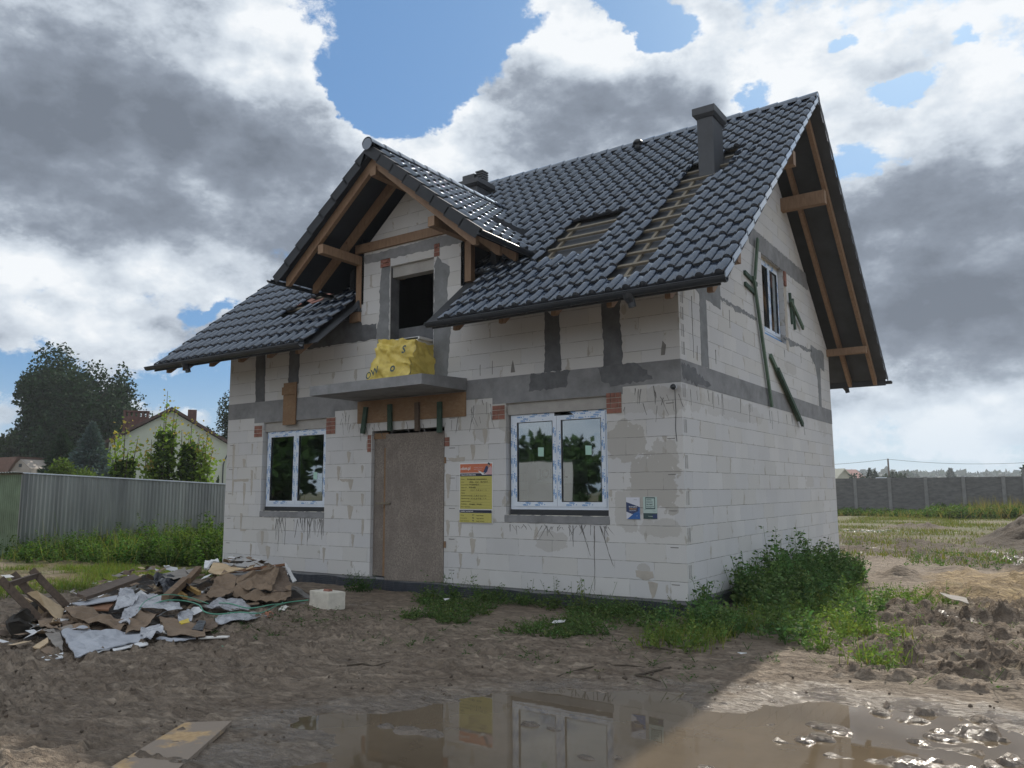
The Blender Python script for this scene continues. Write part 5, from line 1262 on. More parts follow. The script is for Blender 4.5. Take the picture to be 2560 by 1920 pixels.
# ---------------------------------------------------------------- vegetation builders
def leaf_quads(P, size, rs, flat=.0, up=None, aspect=.6):
    """diamond leaves at points P; size array; random orientation"""
    n = len(P); d = rs.normal(size=(n, 3)); d[:, 2] *= (1 - flat); d /= np.linalg.norm(d, axis=1)[:, None]
    if up is not None: d = d * .6 + up; d /= np.linalg.norm(d, axis=1)[:, None]
    e = rs.normal(size=(n, 3)); e -= (e * d).sum(1)[:, None] * d; e /= np.linalg.norm(e, axis=1)[:, None]
    s = np.asarray(size).reshape(-1, 1) * np.ones((n, 1))
    a = P; b = P + d * s * .5 + e * s * aspect * .5; c = P + d * s; f = P + d * s * .5 - e * s * aspect * .5
    V = np.stack([a, b, c, f], 1).reshape(-1, 3); F = np.arange(4 * n).reshape(n, 4)
    return V, F
def lcol(n, base, rs, var=.3, P=None, patch=None):
    c = np.array(base)[None, :] * (1 + rs.uniform(-var, var, (n, 1))) * (1 + rs.uniform(-.08, .08, (n, 3)))
    return np.repeat(np.clip(c, .005, .9), 4, axis=0)
def crown_pts(center, radii, n, rs, lobes=14, gap=.25, shell=.55):
    """points in clumps spread through an uneven crown"""
    c = np.array(center); r = np.array(radii)
    L = rs.normal(size=(lobes, 3)); L /= np.linalg.norm(L, axis=1)[:, None]; L *= rs.uniform(.25, .78, (lobes, 1))
    lr = rs.uniform(.26, .46, lobes)
    k = rs.randint(0, lobes, n * 2); q = rs.normal(size=(n * 2, 3)); q /= np.linalg.norm(q, axis=1)[:, None]
    rad = rs.uniform(0, 1, (n * 2, 1)) ** shell
    p = L[k] + q * rad * lr[k][:, None]
    # clumps of twigs
    cl = fbm(p[:, 0] * 5 + p[:, 2] * 3, p[:, 1] * 5 - p[:, 2] * 4, 3, int(rs.randint(1, 999)))
    p = p[cl > -gap * .6][:n]
    return c + p * r
def tree(name, label, cat, x, y, h, rx, base, leaf, n, seed, trunk=.25, cz0=.28, lobes=16, group=None, z0=-.2, var=.35):
    rs = np.random.RandomState(seed); o = thing(name, label, cat, (x, y, z0), group)
    ch = h * (1 - cz0)
    P_ = crown_pts((x, y, z0 + h * cz0 + ch / 2), (rx, rx, ch / 2 * 1.12), n, rs, lobes)
    V, F = leaf_quads(P_, rs.uniform(.6, 1.3, len(P_)) * leaf, rs, aspect=.7)
    # spray of twig tips outside
    npmesh('crown', V, F, M['needle'] if h > 5 else M['leaf'], o, colr=lcol(len(P_), base, rs, var))
    mb = MB(); mb.tube([(x, y, z0), (x + .02 * h, y, z0 + h * cz0), (x, y, z0 + h * .75)], [trunk, trunk * .7, trunk * .15], 8)
    rr = random.Random(seed)
    for k in range(6):
        t = rr.uniform(0, 6.28); zz = z0 + h * rr.uniform(cz0 * .8, .6); mb.tube([(x, y, zz), (x + math.cos(t) * rx * .35, y + math.sin(t) * rx * .35, zz + h * .12), (x + math.cos(t) * rx * .7, y + math.sin(t) * rx * .7, zz + h * .2)], [trunk * .4, trunk * .25, .03], 6)
    mb.build('trunk', M['bark'], o)
    return o
def polar(az_deg, dist): return (CAM.x + dist * math.sin(R(az_deg)), CAM.y + dist * math.cos(R(az_deg)))
def topz(tan_el, dist): return CAM.z + tan_el * dist

# big lime-like tree far left, in side lobes
x, y = polar(-63.1, 92); tree('broadleaf_tree', 'huge dark green tree rising far left behind the grey fence', 'tree', x, y, topz(.157, 92) + .2, 6.1, (.022, .046, .02), .34, 62000, 3, .5, .10, 40)
x, y = polar(-66.0, 100); tree('broadleaf_tree', 'lower dark tree at the left picture edge beside the huge tree', 'tree', x, y, topz(.072, 100) + .2, 4.6, (.033, .055, .022), .34, 22000, 4, .4, .08, 14)
x, y = polar(-53.35, 75); tree('broadleaf_tree', 'tall dark tree half hidden by the left corner of the block house', 'tree', x, y, topz(.128, 75) + .2, 1.9, (.028, .05, .024), .2, 12000, 6, .3, .05, 14)
x, y = polar(-55.2, 82); tree('broadleaf_tree', 'low tree top peeping over the right roof slope of the green house', 'tree', x, y, topz(.078, 82) + .2, 1.6, (.03, .05, .022), .3, 2500, 7, .3, .3, 8)
# forest edge far left
rs = np.random.RandomState(11)
def forest(name, pts_az, dist, h0, h1, base, n, leaf, seed, depth=12, kind='stuff'):
    rs = np.random.RandomState(seed); P_ = []
    for k in range(n):
        a = rs.uniform(*pts_az); d = dist + rs.uniform(0, depth); hh = h0 + (h1 - h0) * (a - pts_az[0]) / (pts_az[1] - pts_az[0])
        hh *= 1 + .22 * float(fbm(np.array([a * 2.1]), np.array([seed * 1.0]), 3, seed)[0]); x, y = polar(a, d)
        P_.append((x, y, -.2 + hh * rs.uniform(0.02, 1.0) ** .7))
    P_ = np.array(P_); V, F = leaf_quads(P_, rs.uniform(.6, 1.4, len(P_)) * leaf, rs, aspect=.8)
    o = npmesh(name, V, F, M['needle'], None, colr=lcol(len(P_), base, rs, .25)); tag(o, kind=kind); return o
forest('distant_forest', (-70, -63), 150, 9.5, 8.0, (.03, .05, .025), 3500, 1.2, 5)
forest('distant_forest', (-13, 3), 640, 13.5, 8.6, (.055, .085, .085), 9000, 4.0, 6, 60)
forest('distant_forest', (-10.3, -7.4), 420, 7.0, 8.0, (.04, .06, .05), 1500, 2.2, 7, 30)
# blue spruce
def spruce(name, label, x, y, h, r, base, n, seed, leaf=.2, z0=-.2, group=None):
    rs = np.random.RandomState(seed); o = thing(name, label, 'tree', (x, y, z0), group)
    nb = int(h * 9); P_ = []; 
    for k in range(n):
        lv = rs.randint(nb) / nb; zz = (lv + rs.uniform(0, .02)); rad = r * (1 - zz) * (1.0 + .15 * math.sin(lv * 40)); t = rs.randint(9) * .698 + lv * 11 + rs.normal() * .12
        q = rs.uniform(.1, 1) ** .6 * rad; P_.append((x + math.cos(t) * q, y + math.sin(t) * q, z0 + .3 + zz * (h - .3) - q * .22 + rs.normal() * .04 + .12 * rad * (q / max(rad, .01)) ** 2))
    P_ = np.array(P_); dirs = P_ - np.array([x, y, 0]); dirs[:, 2] = .15; dirs /= np.linalg.norm(dirs, axis=1)[:, None]
    V, F = leaf_quads(P_, rs.uniform(.7, 1.3, len(P_)) * leaf, rs, up=dirs, aspect=.35)
    npmesh('crown', V, F, M['needle'], o, colr=lcol(len(P_), base, rs, .3))
    mb = MB(); mb.tube([(x, y, z0), (x, y, z0 + h * .97)], [.12, .015], 7); mb.build('trunk', M['bark'], o)
x, y = polar(-62.25, 58); spruce('spruce', 'blue grey spruce in front of the huge tree and left of the green house', x, y, topz(.0735, 58) + .2, 2.9, (.095, .135, .135), 11000, 21, .3)
x, y = polar(-63.9, 62); spruce('spruce', 'dark green conifer between the blue spruce and the huge tree', x, y, topz(.066, 62) + .2, 2.2, (.03, .055, .03), 4500, 22, .3)
x, y = polar(-54.55, 50); spruce('spruce', 'tiny conifer before the green house beside its right downpipe', x, y, topz(.0165, 50) + .2, .35, (.03, .06, .025), 900, 23, .12)
# yellow-green bushes above the fence
for k, (a, d, te, r_b, lb) in enumerate(((-64.9, 42, .031, 1.2, 'bright round bush left of the spruce, just above the fence'), (-63.3, 42, .037, 1.35, 'broad yellow green bush in front of the blue spruce'), (-61.9, 41, .030, 1.1, 'pale green bush above the fence, right of the broad one'))):
    x, y = polar(a, d); tree('bush', lb, 'bush', x, y, topz(te, d) + .2, r_b, (.085, .125, .032), .13, 6500, 31 + k, .06, .03, 12, group='bushes behind the tin fence')
# young maples with reddish tips
def maple(label, x, y, h, r, seed, tipfrac=.36, lean=0, n=1500):
    rs = np.random.RandomState(seed); z0 = -.2; o = thing('young_maple', label, 'tree', (x, y, z0), 'young maples behind the tin fence')
    P_ = []; C_ = []; S_ = []; mb = MB(); nst = 5
    body = h * (1 - tipfrac)
    for s in range(nst):
        t = 2 * math.pi * s / nst + seed; hh = h * (1 if s == 0 else rs.uniform(.72, .92)); ox, oy = (0, 0) if s == 0 else (math.cos(t) * r * .75, math.sin(t) * r * .75)
        mb.tube([(x, y, z0), (x + ox * .5 + lean * .3, y + oy * .5, z0 + hh * .5), (x + ox + lean, y + oy, z0 + hh)], [.05, .03, .008], 5)
        m = int(70 * tipfrac / .36)
        for k in range(m):
            f = .45 + .55 * k / m; px = x + ox * f + lean * f; py = y + oy * f; q = rs.normal(size=3) * np.array([.14, .14, .05]); P_.append((px + q[0], py + q[1], z0 + hh * f + q[2])); S_.append(.15 if f < .9 else .11)
            tip = f > .86; C_.append((.30, .24, .07) if tip and rs.rand() < .6 else (.17, .25, .05))
    for k in range(n):
        f = rs.uniform(0.0, 1); rad = r * (.95 - .45 * f); t = rs.uniform(0, 6.28); q = rs.uniform(.3, 1) ** .5 * rad
        P_.append((x + math.cos(t) * q + lean * f * .5, y + math.sin(t) * q, z0 + .3 + body * f)); S_.append(.18); C_.append((.05, .085, .025) if rs.rand() < .75 else (.12, .19, .04))
    P_ = np.array(P_); V, F = leaf_quads(P_, np.array(S_) * rs.uniform(.7, 1.3, len(P_)), rs, flat=.5, aspect=.9)
    c = np.repeat(np.array(C_) * rs.uniform(.7, 1.3, (len(C_), 1)), 4, axis=0)
    npmesh('crown', V, F, M['leaf'], o, colr=c); mb.build('trunk', M['bark'], o)
for k, (a, te, r_m, tf, ln, lb) in enumerate(((-60.35, .083, .62, .42, 0, 'leftmost young maple with three reddish shoots, before the left eave of the green house'), (-58.75, .060, .28, .6, 0, 'slim light green maple shoot left of the tallest maple'), (-57.95, .1165, .58, .34, 0, 'tallest young maple reaching over the ridge of the green house'), (-56.55, .086, .50, .30, .25, 'bushy young maple right of the tallest one'), (-55.65, .070, .30, .7, .35, 'thin leaning maple at the right of the group'))):
    x, y = polar(a, 34); maple(lb, x, y, topz(te, 34) + .2, r_m, 40 + k, tf, ln, 1500 if r_m > .4 else 350)

# ---------------------------------------------------------------- green neighbour house (gable towards us)
def local_frame(a0, a1, d0, d1):
    p = Vector((*polar(a0, d0), 0)); q = Vector((*polar(a1, d1), 0)); ex = (q - p).normalized(); ey = Vector((-ex.y, ex.x, 0)); return p, q, ex, ey
M['render_green'] = simple('pale_green_render', (.46, .495, .42), .9, .06, 1.2, .002)
M['roof_brown'] = simple('old_brown_roof', (.075, .045, .038), .8, .3, 3, .01)
M['brick_dark'] = simple('chimney_brick', (.105, .052, .043), .9, .35, 4, .01)
nh = None
p, q, ex, ey = local_frame(-61.25, -54.0, 66, 66); Wd = (q - p).length
nh = thing('neighbour_house', 'pale green rendered house with brown roof behind the young maples', 'house', ((p + q) / 2)[:])
def P3(a, d, z): v = p + ex * a + ey * d; return (v.x, v.y, z)
ze_, za_ = topz(.0555, 66), topz(.0945, 66)
def prism(mb, prof, d0, d1):
    n = len(prof); b = len(mb.v); mb.v += [P3(a, d0, z) for a, z in prof] + [P3(a, d1, z) for a, z in prof]
    mb.f += [tuple(range(b, b + n)), tuple(range(b + n, b + 2 * n))[::-1]] + [(b + i, b + (i + 1) % n, b + n + (i + 1) % n, b + n + i) for i in range(n)]; mb.m += [0] * (n + 2)
mb = MB(); prism(mb, [(0, -.3), (Wd, -.3), (Wd, ze_), (Wd / 2, za_ - .1), (0, ze_)], 0, 10); mb.build('wall', M['render_green'], nh)
mb = MB(); prism(mb, [(-.5, ze_ - .25), (Wd / 2, za_), (Wd + .5, ze_ - .25), (Wd + .5, ze_ - .0), (Wd / 2, za_ + .22), (-.5, ze_)], -.35, 10.3); rb = mb.build('roof', M['roof_brown'], nh)
mb = MB(); a_ = Wd * .03; mb.v = []
def chim(mb, a0, a1, d0, d1, z0, z1): mb.hexa([P3(a0, d0, z0), P3(a1, d0, z0), P3(a1, d1, z0), P3(a0, d1, z0), P3(a0, d0, z1), P3(a1, d0, z1), P3(a1, d1, z1), P3(a0, d1, z1)])
zc = topz(.0925, 68)
chim(mb, .75, 2.55, 2, 3.0, ze_ - .3, zc - .45)
for k in range(6): chim(mb, .75 + k * .32, .75 + k * .32 + .18, 2, 3.0, zc - .45, zc - .12)
chim(mb, .72, 2.58, 1.95, 3.05, zc - .12, zc); mb.build('chimney', M['brick_dark'], rb)
mb = MB(); chim(mb, 5.35, 6.0, 1.5, 2.1, ze_, topz(.095, 68)); mb.build('chimney', M['brick_dark'], rb)
mb = MB(); mb.tube([P3(.12, -.12, ze_ - .3), P3(.12, -.12, ze_ - 1.0), P3(.35, -.1, ze_ - 1.3), P3(.35, -.1, -.2)], .05, 6); mb.build('downpipe', M['gutter'], nh)
mb = MB(); mb.tube([P3(Wd + .2, -.12, ze_ - .3), P3(Wd - .2, -.12, ze_ - 1.2), P3(Wd - .3, -.1, ze_ - 1.6), P3(Wd - .3, -.1, -.2)], .05, 6); mb.build('downpipe', M['gutter'], nh)
mb = MB(); chim(mb, 4.0, 4.35, -.04, .02, ze_ + .35, ze_ + .95); mb.build('attic_window', M['roof_brown'], nh)
# old barn at the left edge
p, q, ex, ey = local_frame(-68.2, -65.5, 88, 84); Wd = (q - p).length
bn = thing('barn', 'old barn with reddish roof and grey gable, half outside the left picture edge', 'barn', ((p + q) / 2)[:])
M['old_render'] = simple('old_render', (.30, .27, .24), .9, .2, 2, .01); M['roof_old'] = simple('old_red_roof', (.16, .095, .075), .85, .25, 4, .01)
mb = MB(); prism(mb, [(Wd * .62, -.3), (Wd, -.3), (Wd, topz(.026, 84)), (Wd * .81, topz(.036, 84)), (Wd * .62, topz(.026, 84))], 0, 8); mb.build('wall', M['old_render'], bn)
mb = MB(); prism(mb, [(-8, -.3), (Wd * .62, -.3), (Wd * .62, topz(.018, 84)), (-8, topz(.018, 84))], .3, 8); mb.build('wall', M['old_render'], bn)
mb = MB(); prism(mb, [(-8, topz(.02, 84)), (Wd * .6, topz(.02, 84)), (Wd * .8, topz(.0385, 84)), (-8, topz(.0345, 84))], -.3, 8); mb.build('roof', M['roof_old'], bn)
mb = MB(); prism(mb, [(Wd * .79, topz(.0275, 84)), (Wd * .84, topz(.0275, 84)), (Wd * .84, topz(.031, 84)), (Wd * .79, topz(.031, 84))], -.03, .1); mb.build('window', M['dark'], bn)

# ---------------------------------------------------------------- tin shed (corrugated sheet) on the left
def zinc():
    m = Mat('galvanised_sheet'); v = m.coord('World', (1, 1, .25)); n1 = m.noise(m.coord('World', (1.2, 1.2, .12)), 1.6, 5, .6); n2 = m.noise(v, 7, 4)
    m.set(m.ramp(n1, [(.3, (.19, .20, .205)), (.7, (.38, .40, .39))]), m.rng(n2, .3, .7, .28, .48), Metallic=.75); m.bump(n2, .002, .5); return m.m
M['zinc'] = zinc(); M['zinc_green_refl'] = simple('galvanised_green_reflection', (.17, .24, .16), .4, .3, 2, .002, Metallic=.6)  # second sheet has reflected greenery painted into its zinc colour
shed = thing('tin_shed', 'long grey corrugated tin shed wall running behind the weeds at the left', 'shed', (-19.5, 3.0, -.2))
def corr(mb, a, b, za0, za1, zb0, zb1, pitch=.11, amp=.011, nrm=(1, 0, 0)):
    a = Vector(a); b = Vector(b); L_ = (b - a).length; n = int(L_ / pitch * 4); N = Vector(nrm); base = len(mb.v)
    prof = [0, 1, 1, 0]
    for i in range(n + 1):
        t = i / n; p_ = a.lerp(b, t) + N * amp * prof[i % 4]
        mb.v += [(p_.x, p_.y, za0 + (zb0 - za0) * t), (p_.x, p_.y, za1 + (zb1 - za1) * t)]
    for i in range(n): q_ = base + 2 * i; mb.f.append((q_, q_ + 2, q_ + 3, q_ + 1)); mb.m.append(0)
mb = MB(); corr(mb, (-17.9, -.2, 0), (-17.9, 6.4, 0), -.3, 1.95, -.3, 1.66); mb.build('wall', M['zinc'], shed)
mb = MB(); corr(mb, (-17.95, -.2, 0), (-21.5, -.2, 0), -.3, 1.93, -.3, 1.93, nrm=(0, -1, 0)); mb.build('wall', M['zinc_green_refl'] if 'zinc_green_refl' in M else M['zinc'], shed)
mb = MB(); mb.beam((-17.86, -.25, 1.965), (-17.86, 6.4, 1.675), .05, .022); mb.build('roof_edge', M['pvc'], shed)
mb = MB(); n = 100
for i in range(n + 1):
    x_ = -21.7 + 3.85 * i / n; zz = .012 * math.sin(i * 1.57)
    mb.v += [(x_, -.45, 1.985 + zz), (x_, 6.4, 1.69 + zz)]
for i in range(n): mb.f.append((2 * i, 2 * i + 2, 2 * i + 3, 2 * i + 1)); mb.m.append(0)
mb.build('roof', M['zinc'], shed)
mb = MB(); mb.box(-17.93, -17.88, -.25, -.21, -.3, 1.94); mb.build('corner_post', M['zinc'], shed)

# ---------------------------------------------------------------- concrete panel fence on the right
def fencemat():
    m = Mat('concrete_fence_panel'); s = m.n('ShaderNodeSeparateXYZ'); g_ = m.n('ShaderNodeNewGeometry'); m.l(g_.outputs['Position'], s.inputs[0])
    n1 = m.noise(m.coord('World', (1, 1, 3)), 3, 6); n2 = m.noise(m.coord('World', (1, 1, 5)), 12, 4)
    c = m.ramp(n1, [(.3, (.10, .10, .10)), (.7, (.17, .17, .17))]); m.set(c, .95); m.bump(n2, .02, 1); return m.m
M['fence'] = fencemat(); M['fence_post'] = simple('fence_post', (.20, .20, .20), .95, .2, 3, .01)
fa = [-13.1, -11.02, -8.97, -6.88, -4.78, -2.65, -1.55, .6, 2.8]
fd = [56.0, 55.7, 55.4, 55.1, 54.8, 54.6, 54.5, 54.4, 54.3]
ft = [2.10] * 9
fence = thing('concrete_fence', 'long grey concrete panel fence behind the weeds at the right', 'fence', (*polar(-6, 55), -.2))
for i, (a, d) in enumerate(zip(fa, fd)):
    x, y = polar(a, d); tall = .45 if i == 6 else 0
    mb = MB(); mb.box(x - .10, x + .10, y - .09, y + .09, -.3, 2.12 + tall); mb.build('post', M['fence_post'], fence)
    if i < len(fa) - 1:
        x2, y2 = polar(fa[i + 1], fd[i + 1]); mb = MB()
        for k in range(5):
            z0 = -.3 + k * .48
            mb.hexa([(x + .1, y - .03, z0 - .002), (x2 - .1, y2 - .03 - .006 * (k % 2), z0 - .002), (x2 - .1, y2 + .03, z0 - .002), (x + .1, y + .03, z0 - .002), (x + .1, y - .03, z0 + .479), (x2 - .1, y2 - .03, z0 + .479), (x2 - .1, y2 + .03, z0 + .479), (x + .1, y + .03, z0 + .479)])
        mb.build('panel', M['fence'], fence)
# distant red roofed house, pole with wire, white shed roof, trees
M['roof_red'] = simple('red_roof', (.20, .075, .07), .8, .2, 1, 0); M['cream'] = simple('cream_wall', (.45, .44, .36), .9, .05, 1, 0)
p, q, ex, ey = local_frame(-12.9, -10.25, 190, 196); Wd = (q - p).length; z_t = topz(.0228, 190)
dh = thing('distant_house', 'far red roofed house showing over the concrete fence next to the gable wall', 'house', ((p + q) / 2)[:])
mb = MB(); prism(mb, [(0, -.3), (Wd, -.3), (Wd, 3.2), (0, 3.2)], 0, 8); mb.build('wall', M['cream'], dh)
mb = MB()
mb.v = [P3(-.3, -.8, 2.8), P3(Wd + .4, -.8, 2.8), P3(Wd - .1, 4, z_t), P3(0, 4, z_t), P3(Wd + .4, 9, 2.8), P3(-.3, 9, 2.8)]; mb.f = [(0, 1, 2, 3), (2, 4, 5, 3), (1, 4, 2), (0, 3, 5)]; mb.m = [0] * 4
mb.build('roof', M['roof_red'], dh)
mb = MB(); prism(mb, [(1.2, -.3), (5.6, -.3), (5.6, 3.0), (3.3, z_t - .1), (1.2, 3.6)], -2.4, 3); mb.build('wall', M['cream'], dh)
mb = MB(); prism(mb, [(.7, 3.3), (3.3, z_t + .05), (6.6, 2.4), (6.6, 2.15), (3.3, z_t - .25), (.7, 3.0)], -2.9, 3); mb.build('roof', M['cream'], dh)
x, y = polar(-10.9, 175); tree('bush', 'dark trees before the far red roof, above the fence', 'tree', x, y, topz(.0205, 175) + .2, 1.9, (.03, .05, .03), .5, 900, 61, .1, .03, 8)
x, y = polar(-10.1, 170); spruce('spruce', 'small far spruce right of the red roofed house', x, y, topz(.021, 170) + .2, 1.6, (.03, .05, .035), 900, 62, .5)
x, y = polar(-9.8, 172); spruce('spruce', 'second small far spruce next to the pole', x, y, topz(.0185, 172) + .2, 1.2, (.03, .05, .035), 700, 63, .5)
x, y = polar(-8.4, 185); tree('bush', 'round dark bush on the skyline right of the pole', 'bush', x, y, topz(.0185, 185) + .2, 3.4, (.035, .055, .03), .7, 1600, 64, .1, .02, 12)
x, y = polar(-5.45, 300); spruce('spruce', 'single far conifer standing above the distant forest', x, y, topz(.0195, 300) + .2, 2.8, (.035, .06, .045), 900, 65, 1.0)
x, y = polar(-.9, 110); tree('broadleaf_tree', 'tree crown entering the picture at the right edge', 'tree', x, y, topz(.034, 110) + .2, 1.6, (.035, .06, .03), .4, 1500, 66, .2, .15, 8)
p, q, ex, ey = local_frame(-9.85, -9.15, 150, 150); Wd = (q - p).length
wsd = thing('small_shed', 'low shed with pale roof just above the fence near the pole', 'shed', p[:])
mb = MB(); prism(mb, [(0, -.3), (Wd, -.3), (Wd, 2.9), (0, 2.9)], 0, 3); mb.build('wall', M['cream'], wsd)
mb = MB(); prism(mb, [(-.2, 2.95), (Wd + .2, 2.95), (Wd + .1, 3.3), (.3, 3.3)], -.3, 3.3); mb.build('roof', M['pvc'], wsd)
px, py = polar(-8.97, 185)
pole = thing('utility_pole', 'thin dark utility pole on the skyline carrying one wire', 'pole', (px, py, -.2))
mb = MB(); mb.tube([(px, py, -.3), (px, py, topz(.0334, 185))], [.22, .16], 8); mb.build('mast', M['wood_dark'], pole)
mb = MB(); pz_ = topz(.0328, 185)
def sag(a, b, s, n=14):
    a = Vector(a); b = Vector(b); return [a.lerp(b, i / n) - Vector((0, 0, s * 4 * (i / n) * (1 - i / n))) for i in range(n + 1)]
mb.tube(sag((*polar(-15.5, 175), topz(.027, 175)), (px, py, pz_), .35), .035, 4); mb.tube(sag((px, py, pz_), (*polar(3, 200), topz(.034, 200)), 1.55), .035, 4)
mb.build('wire', M['sill_black'], pole)
# ---------------------------------------------------------------- soil heap on the right
def heap_mesh():
    n = 90; gx_ = np.linspace(.2, 9.5, n); gy_ = np.linspace(14.2, 24.5, n); A, B = np.meshgrid(gx_, gy_); a = A.ravel(); b = B.ravel()
    h = 1.75 * np.exp(-((a - 5.6) / 1.9) ** 2 - ((b - 19) / 2.4) ** 2) + .55 * np.exp(-((a - 3.2) / 1.1) ** 2 - ((b - 18) / 1.6) ** 2)
    nn = fbm(a * .9, b * .9, 5, 200, .6); h = h * (1 + .55 * nn) + .10 * fbm(a * 3.5, b * 3.5, 4, 207) * (h > .15)
    z = -.24 + h - .06
    c = np.array((.16, .118, .082))[None] * (1 + .5 * fbm(a * 2, b * 2, 4, 210)[:, None]); dkm = sstep(fbm(a * .6, b * .6, 3, 214), -.1, .2)[:, None]; c = c * (1 - .55 * dkm)
    ii = (np.arange(n - 1)[:, None] * n + np.arange(n - 1)[None, :]).ravel()
    o = npmesh('soil_heap', np.stack([a, b, z], 1), np.stack([ii, ii + 1, ii + n + 1, ii + n], 1), M['soil'], None, colr=np.clip(c, .02, .6), smooth=True)
    tag(o, 'large brown soil heap at the right picture edge before the concrete fence', 'soil heap')
def soilm():
    m = Mat('soil'); a = m.n('ShaderNodeAttribute', attribute_name='Col'); f = m.noise(m.coord('World'), 9, 8, .7)
    m.set(m.mix(m.rng(f, .4, .7, 0, .5), a.outputs['Color'], (.06, .045, .035)), .95); m.bump(f, .07, 1); return m.m
M['soil'] = soilm(); heap_mesh()

# ---------------------------------------------------------------- weeds and grass (uncountable cover)
def weeds(name, pts, hts, seed, leafn=34, leaf=.055, base=(.05, .10, .03), spread=.16, var=.35, tall=None, label=None):
    rs = np.random.RandomState(seed); PP = []; SS = []; UU = []; CC = []; SV = []; SF = []; nb = 0
    for (x, y), h in zip(pts, hts):
        z0 = gz_c(x, y); nst = 1 + rs.randint(3); pc = np.array(base) * rs.uniform(.75, 1.3) * np.array([rs.uniform(.85, 1.35), 1, 1])
        for s in range(nst):
            hh = h * rs.uniform(.65, 1.05); dx, dy = rs.normal(size=2) * spread * (.3 + h)
            m = max(4, int(leafn * hh / .5 / nst)) 
            f = rs.uniform(.06, 1, m); t = rs.uniform(0, 6.28, m)
            sx_ = x + dx * f * f; sy_ = y + dy * f * f; sz = z0 + hh * f
            rad = .015
            P_ = np.stack([sx_ + np.cos(t) * rad, sy_ + np.sin(t) * rad, sz], 1)
            U_ = np.stack([np.cos(t), np.sin(t), rs.uniform(-.25, .6, m)], 1)
            PP.append(P_); UU.append(U_); SS.append(leaf * (1.25 - .75 * f) * rs.uniform(.7, 1.4, m) * (.6 + h * .6)); CC.append(pc[None] * rs.uniform(1 - var, 1 + var, (m, 1)))
            # stem as a thin quad pair
            w = .004
            SV.append(np.array([(x - w, y, z0), (x + w, y, z0), (x + dx + w * .5, y + dy, z0 + hh), (x + dx - w * .5, y + dy, z0 + hh)])); 
    P_ = np.concatenate(PP); V, F = leaf_quads(P_, np.concatenate(SS), rs, up=np.concatenate(UU) * 1.3, aspect=.5)
    C_ = np.repeat(np.concatenate(CC), 4, axis=0)
    S_ = np.concatenate(SV); nS = len(SV); V = np.concatenate([V, S_]); F = np.concatenate([F, np.arange(4 * nS).reshape(nS, 4) + 4 * len(P_)])
    C_ = np.concatenate([C_, np.tile(np.array(base)[None] * .8, (4 * nS, 1))])
    o = npmesh(name, V, F, M['leaf'], None, colr=np.clip(C_, .01, .8)); tag(o, label, None, None, 'stuff'); return o
_gc = {}
def gz_c(x, y): return _gz_arr(x, y)
def _gz_arr(x, y):
    i = int(np.clip(np.searchsorted(gx, x), 1, len(gx) - 1)); j = int(np.clip(np.searchsorted(gy, y), 1, len(gy) - 1)); return float(Hg[j, i])
Hg = H.reshape(len(gy), len(gx))
def blades(name, pts, hts, seed, base=(.10, .15, .04), w=.006, per=9, r=.09):
    rs = np.random.RandomState(seed); V = []; C_ = []
    for (x, y), h in zip(pts, hts):
        z0 = gz_c(x, y)
        for k in range(per):
            a, b = rs.normal(size=2) * r; t = rs.uniform(0, 6.28); hh = h * rs.uniform(.5, 1.1); lx, ly = rs.normal(size=2) * hh * .35
            dx, dy = math.cos(t) * w, math.sin(t) * w; X0, Y0 = x + a, y + b
            V += [(X0 - dx, Y0 - dy, z0 - .01), (X0 + dx, Y0 + dy, z0 - .01), (X0 + lx + dx * .2, Y0 + ly + dy * .2, z0 + hh), (X0 + lx - dx * .2, Y0 + ly - dy * .2, z0 + hh)]
            c = np.array(base) * rs.uniform(.7, 1.4) * np.array([rs.uniform(.8, 1.5), 1, 1]); C_ += [c] * 4
    V = np.array(V); o = npmesh(name, V, np.arange(len(V)).reshape(-1, 4), M['leaf'], None, colr=np.clip(np.array(C_), .01, .8)); tag(o, kind='stuff'); return o
rs = np.random.RandomState(77)
def scatter(n, fn): 
    out = []; hs = []
    k = 0
    while len(out) < n and k < n * 40:
        k += 1; r = fn()
        if r: out.append(r[0]); hs.append(r[1])
    return out, hs
# tall weeds along the gable wall
def f_side():
    y = rs.uniform(-1.2, 7.6); wdt = .62 + .75 * float(sstep(np.array(-y), -7.5, -1.0)) + .2 * math.sin(y * 1.3); x = rs.uniform(.06, wdt + .6 * min(1, max(.1, (7 - y) / 5)))
    e = (x - .06) / (wdt + .6)
    if y < 0: x = rs.uniform(-.2, 1.7)
    d = float(fbm(np.array([x * 1.3]), np.array([y * 1.3]), 3, 301)[0])
    if d < -.22: return None
    h = (.62 + .5 * d) * (1 - .55 * e ** 2) * (.75 + .25 * sstep(np.array(y), -1, 1.5)) * float(1 - .85 * sstep(np.array(y), 4.2, 7.2))
    if y < 0: h *= .62
    if rs.rand() < .16: h *= 1.4
    return (x, y), max(.12, float(h))
p_, h_ = scatter(620, f_side); weeds('weed_bank', p_, h_, 301, 40, .092, (.085, .155, .06), .14, var=.5)
def f_sidefront():
    x = rs.uniform(.2, 2.9); y = rs.uniform(-2.2, 3.5)
    d = float(fbm(np.array([x * 1.6]), np.array([y * 1.6]), 3, 305)[0])
    if d < .02 + .1 * (x - 1.2) + (.12 if y < -1.4 else 0): return None
    return (x, y), rs.uniform(.12, .34)
p_, h_ = scatter(430, f_sidefront); weeds('weed_fringe', p_, h_, 305, 40, .072, (.12, .19, .055), .2)
p_, h_ = scatter(110, f_sidefront); blades('grass_tufts', p_, [q * .75 for q in h_], 306, (.13, .19, .05), .006, 14, .08)
